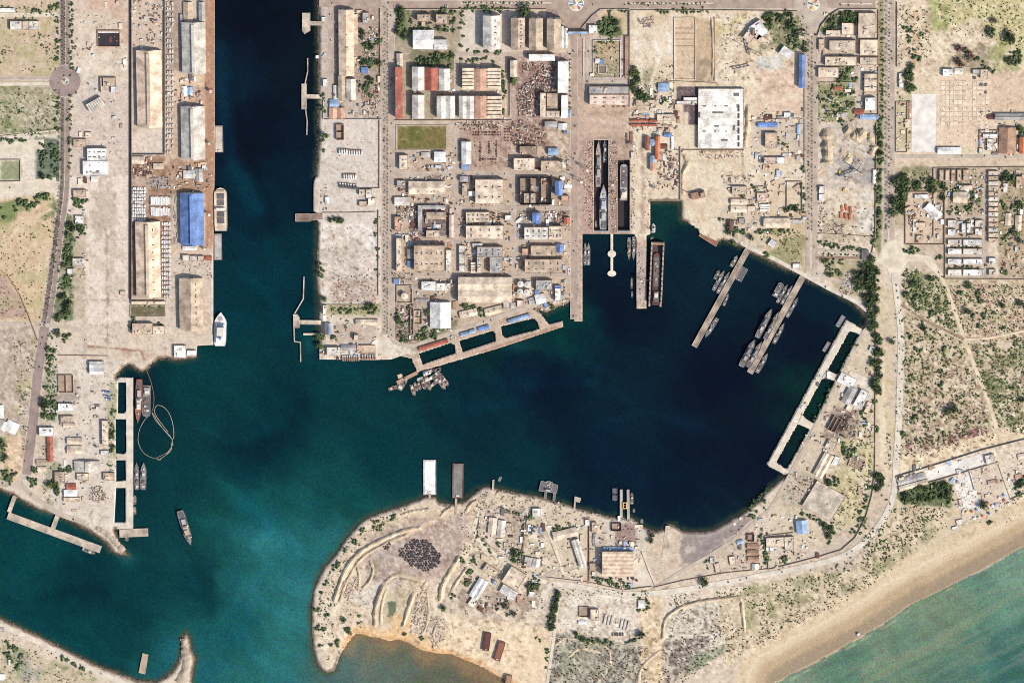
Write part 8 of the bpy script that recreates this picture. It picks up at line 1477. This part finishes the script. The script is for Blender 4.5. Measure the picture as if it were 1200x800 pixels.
# palms of the avenues
rowtrees([(76, 2), (76, 74)], 3.4, 3.0, 1, "median palm of the western dual carriageway above the roundabout", "palms of the western carriageway", .3, True); rowtrees([(73.5, 116), (73, 200), (71, 250), (62, 320), (54, 372)], 3.6, 3.0, 1, "median palm of the western dual carriageway below the roundabout", "palms of the lower western carriageway", .4, True); rowtrees([(454, 10), (454, 392)], 4.4, 2.8, 1, "median palm of the central avenue", "palms of the central avenue", .3, True); rowtrees([(1041.5, 2), (1041.5, 268)], 5, 3.4, 1, "median palm of the eastern palm avenue", "palms of the eastern avenue", .3, True); rowtrees([(951, 42), (951, 270)], 4.4, 2.8, 1, "median palm of the avenue past the long blue roof", "palms of the blue-roof avenue", .3, True); rowtrees([(544, 3.4), (640, 3.4)], 5, 2.6, 1, "small palm along the north avenue's western median", "palms of the north avenue west", .3, True); rowtrees([(735, 4), (830, 4)], 5, 2.6, 1, "small palm along the north avenue's eastern median", "palms of the north avenue east", .3, True); rowtrees([(1034.5, 20), (1034, 140)], 6, 3.4, 1, "verge palm along the estate side of the palm avenue", "palms of the verge", .5, True); rowtrees([(668, 60), (668, 130)], 6, 2.6, 1, "small palm along the bright white shed's avenue", "palms of the dock road", .3, True); rowtrees([(962, 297.5), (1010, 299.5)], 5, 2.6, 1, "small palm of the naval junction median", "palms of the naval junction", .3, True)
TREES.sort(key=lambda t: -t[0])
ntree = 0; extra = []
for (r, x, y, li, lb, gp) in TREES:
    if ntree < 296:
        X, Y = G(x, y); h = r * 1.15; nm, ct = ("dry_tree", "tree") if li == 3 else ("leafy_tree", "tree")
        t = thing(nm, lb, ct, (X, Y, LZ - .1), rv.uniform(0, 6.28), gp); r *= 1.15; t.scale = (r * rv.uniform(.8, 1.25), r * rv.uniform(.8, 1.25), h * rv.uniform(.9, 1.35))
        link("crown", CR[(li, rv.randrange(4))], t); link("trunk", TR, t); ntree += 1
    else: extra.append((r, x, y, li))
for x, y, r, lb, gp in PALMS[:280]:
    X, Y = G(x, y); t = thing("palm_tree", lb, "palm tree", (X, Y, LZ), rv.uniform(0, 6.28), gp); t.scale = (r, r, 6.5 * rv.uniform(.8, 1.2)); link("frond_crown", rv.choice(PC), t); link("trunk", PT, t)
# low growth that nobody could count: shrubs, hedges, tufts
def mass(name, label, cat, items, m, sub=3):
    q = np.random.RandomState(len(items)); V = []; F = []; k = 0; f = np.array(IF)
    for x, y, r in items:
        X, Y = G(x, y)
        for s in range(sub if r > 2.0 else 1):
            rr = r * (.55 if (sub > 1 and r > 2.0) else 1) * (.8 + .4 * q.rand()); ox, oy = (q.randn(2) * r * .5 if sub > 1 and r > 2.0 else (0, 0))
            V.append(IV * rr * (.65 + .6 * q.rand(12, 1)) * (1, 1, .85) + (X + ox, Y + oy, LZ + rr * .45)); F.append(f + k); k += 12
    o = link(name, fmesh(name, np.concatenate(V), np.concatenate(F), m, n=3)); return tag(o, label, cat, kind="stuff")
mass("small_trees", "small leafy trees and hedges too many to count, in gardens and verges", "small trees", [(x, y, r * 1.25) for r, x, y, li in extra if li != 3] + [(x, y, r) for x, y, r, _, _ in PALMS[280:]], LEAF[0], 5)
def scatter(zones):
    out = []
    for poly, n, r0, r1, thr, sc in zones:
        bx = [p[0] for p in poly]; by = [p[1] for p in poly]; q = np.random.RandomState(int(n) + int(bx[0]) + 500); A = (max(bx) - min(bx)) * (max(by) - min(by))
        x = q.uniform(min(bx), max(bx), int(n * 24)); y = q.uniform(min(by), max(by), int(n * 24)); ok = inside(poly, x, y) & (fbm(x, y, sc, 3, 31) + q.rand(len(x)) * .16 > thr)
        ok &= (inside(EAST, x, y) | inside(WEST, x, y) | inside(SOUTHWEST, x, y)); x, y = x[ok][:n], y[ok][:n]; out += list(zip(x, y, r0 + (r1 - r0) * q.rand(len(x)) ** 2))
    return out
SCR = [(1056, 312), (1106, 324), (1204, 332), (1204, 512), (1164, 505), (1128, 400), (1120, 376), (1104, 400), (1060, 540)]
SC2 = [(1058, 362), (1128, 402), (1162, 502), (1062, 532)]; SC3 = [(1134, 402), (1204, 392), (1204, 510), (1172, 502)]
grn = scatter([(rect(1049, 360, 1064, 540), 110, 1, 4, .46, 8), (rect(1038, 508, 1044, 550), 40, 1, 3, .35, 6), (rect(54, 390, 68, 480), 90, 1, 4.4, .4, 6), ([(1014, 620), (1042, 618), (1040, 655), (1010, 660)], 70, 1.5, 5, .46, 8), ([(1060, 600), (1112, 596), (1100, 622), (1050, 640)], 70, 1, 4, .5, 8), (SC2, 760, .8, 5, .56, 9), (SC3, 700, .8, 4.4, .52, 9), ([(1112, 334), (1204, 334), (1204, 386), (1132, 396)], 420, 1, 3.6, .52, 10), ([(1058, 312), (1106, 326), (1124, 392), (1086, 372), (1058, 352)], 520, 1, 5, .44, 10), ([(870, 700), (930, 690), (1020, 640), (1052, 580), (1112, 598), (1060, 640), (1000, 690), (900, 745)], 380, 1, 4, .53, 10), ([(776, 700), (860, 690), (960, 672), (950, 682), (870, 700), (780, 712)], 120, 1, 3.4, .5, 8), (rect(0, 104, 66, 160), 160, 1, 4, .56, 14), (rect(0, 4, 66, 84), 140, 1, 3.6, .56, 14), ([(0, 244), (62, 226), (60, 300), (52, 374), (0, 376)], 150, 1, 3, .55, 12), ([(16, 400), (44, 400), (30, 550), (20, 480)], 120, 1, 3, .5, 8), ([(1092, 0), (1200, 0), (1200, 60), (1112, 36)], 260, .8, 3, .55, 12), ([(1052, 6), (1092, 6), (1090, 76), (1052, 76)], 110, 1, 3, .55, 10), (rect(1028, 2, 1035, 140), 120, .8, 2.4, .42, 10), (rect(1050, 200, 1094, 222), 90, 1, 4, .45, 8), (rect(1110, 198, 1152, 252), 120, 1, 3, .5, 6), (rect(1172, 198, 1200, 326), 150, 1, 3.4, .52, 8), (rect(959, 98, 1002, 143), 130, 1, 3.4, .5, 7), ([(880, 268), (940, 268), (940, 310), (912, 300)], 130, 1, 3, .52, 8), ([(984, 500), (1024, 500), (1018, 590), (972, 634), (990, 560)], 240, 1, 3.6, .53, 8), ([(374, 700), (400, 640), (440, 606), (478, 592), (470, 606), (420, 640), (396, 680), (392, 740), (386, 780), (372, 740)], 260, .8, 3.4, .48, 8), (rect(385, 358, 444, 368), 90, .8, 2.4, .45, 6), (rect(60, 250, 86, 376), 130, 1, 3.6, .5, 8), ([(0, 736), (40, 752), (110, 786), (120, 800), (0, 800)], 160, .8, 2.8, .54, 9), (rect(536, 640, 640, 720), 150, 1, 3, .54, 8), (rect(650, 690, 760, 698), 60, 1, 3, .46, 6), (rect(540, 590, 564, 650), 50, .8, 2.8, .5, 6), (rect(478, 10, 532, 36), 80, 1, 3, .5, 6), (rect(696, 47, 727, 92), 110, .6, 1.6, .5, 5), ([(890, 15), (942, 15), (942, 62), (900, 56)], 90, 1, 3.4, .5, 6), (rect(744, 76, 790, 126), 80, 1, 3, .52, 7), (rect(958, 242, 1024, 300), 80, 1, 3, .56, 8), ([(926, 552), (960, 564), (940, 600), (916, 586)], 120, .6, 1.8, .5, 5), (rect(898, 626, 930, 664), 50, 1, 2.6, .54, 6), (rect(50, 424, 70, 590), 110, 1, 3.4, .5, 7), (rect(126, 446, 137, 560), 60, .8, 2.4, .5, 5), (rect(1186, 530, 1200, 590), 40, 1, 3, .46, 6), (rect(68, 2, 86, 210), 90, .8, 2, .5, 6)])
mass("scrub", "dark green scrub dotted over open ground and verges", "scrub", grn, LEAF[1], 2)
dry = scatter([(SC2, 300, .8, 3.4, .58, 7), (SC3, 200, .8, 2.6, .56, 7), ([(1064, 516), (1160, 496), (1166, 514), (1064, 540)], 220, .8, 2.6, .44, 7), ([(650, 744), (758, 758), (762, 806), (640, 806)], 520, 1, 2.8, .5, 9), ([(776, 752), (828, 740), (870, 736), (860, 756), (800, 800), (772, 800)], 330, 1, 2.6, .47, 7), ([(782, 716), (864, 704), (870, 740), (784, 750)], 110, .8, 2.6, .56, 9), ([(840, 764), (1000, 680), (1060, 632), (1110, 612), (1110, 618), (1010, 694), (850, 778)], 420, .7, 2.0, .44, 6), ([(1112, 334), (1204, 334), (1204, 386), (1132, 396)], 280, .7, 2.0, .5, 7), ([(876, 706), (930, 690), (940, 704), (890, 726)], 90, .8, 2.2, .5, 6), ([(1054, 10), (1090, 10), (1090, 70), (1054, 70)], 60, .8, 2.4, .55, 7), (rect(0, 262, 50, 376), 50, .7, 2, .56, 8), ([(1064, 592), (1112, 600), (1060, 640), (1030, 650)], 160, .8, 2.6, .5, 8), (rect(400, 676, 430, 740), 40, .7, 2, .5, 6), ([(480, 700), (502, 692), (502, 738), (482, 736)], 130, .6, 1.6, .42, 6)])
mass("dry_scrub", "brown dry scrub tufts over waste ground", "dry scrub", dry, LEAF[3], 2)
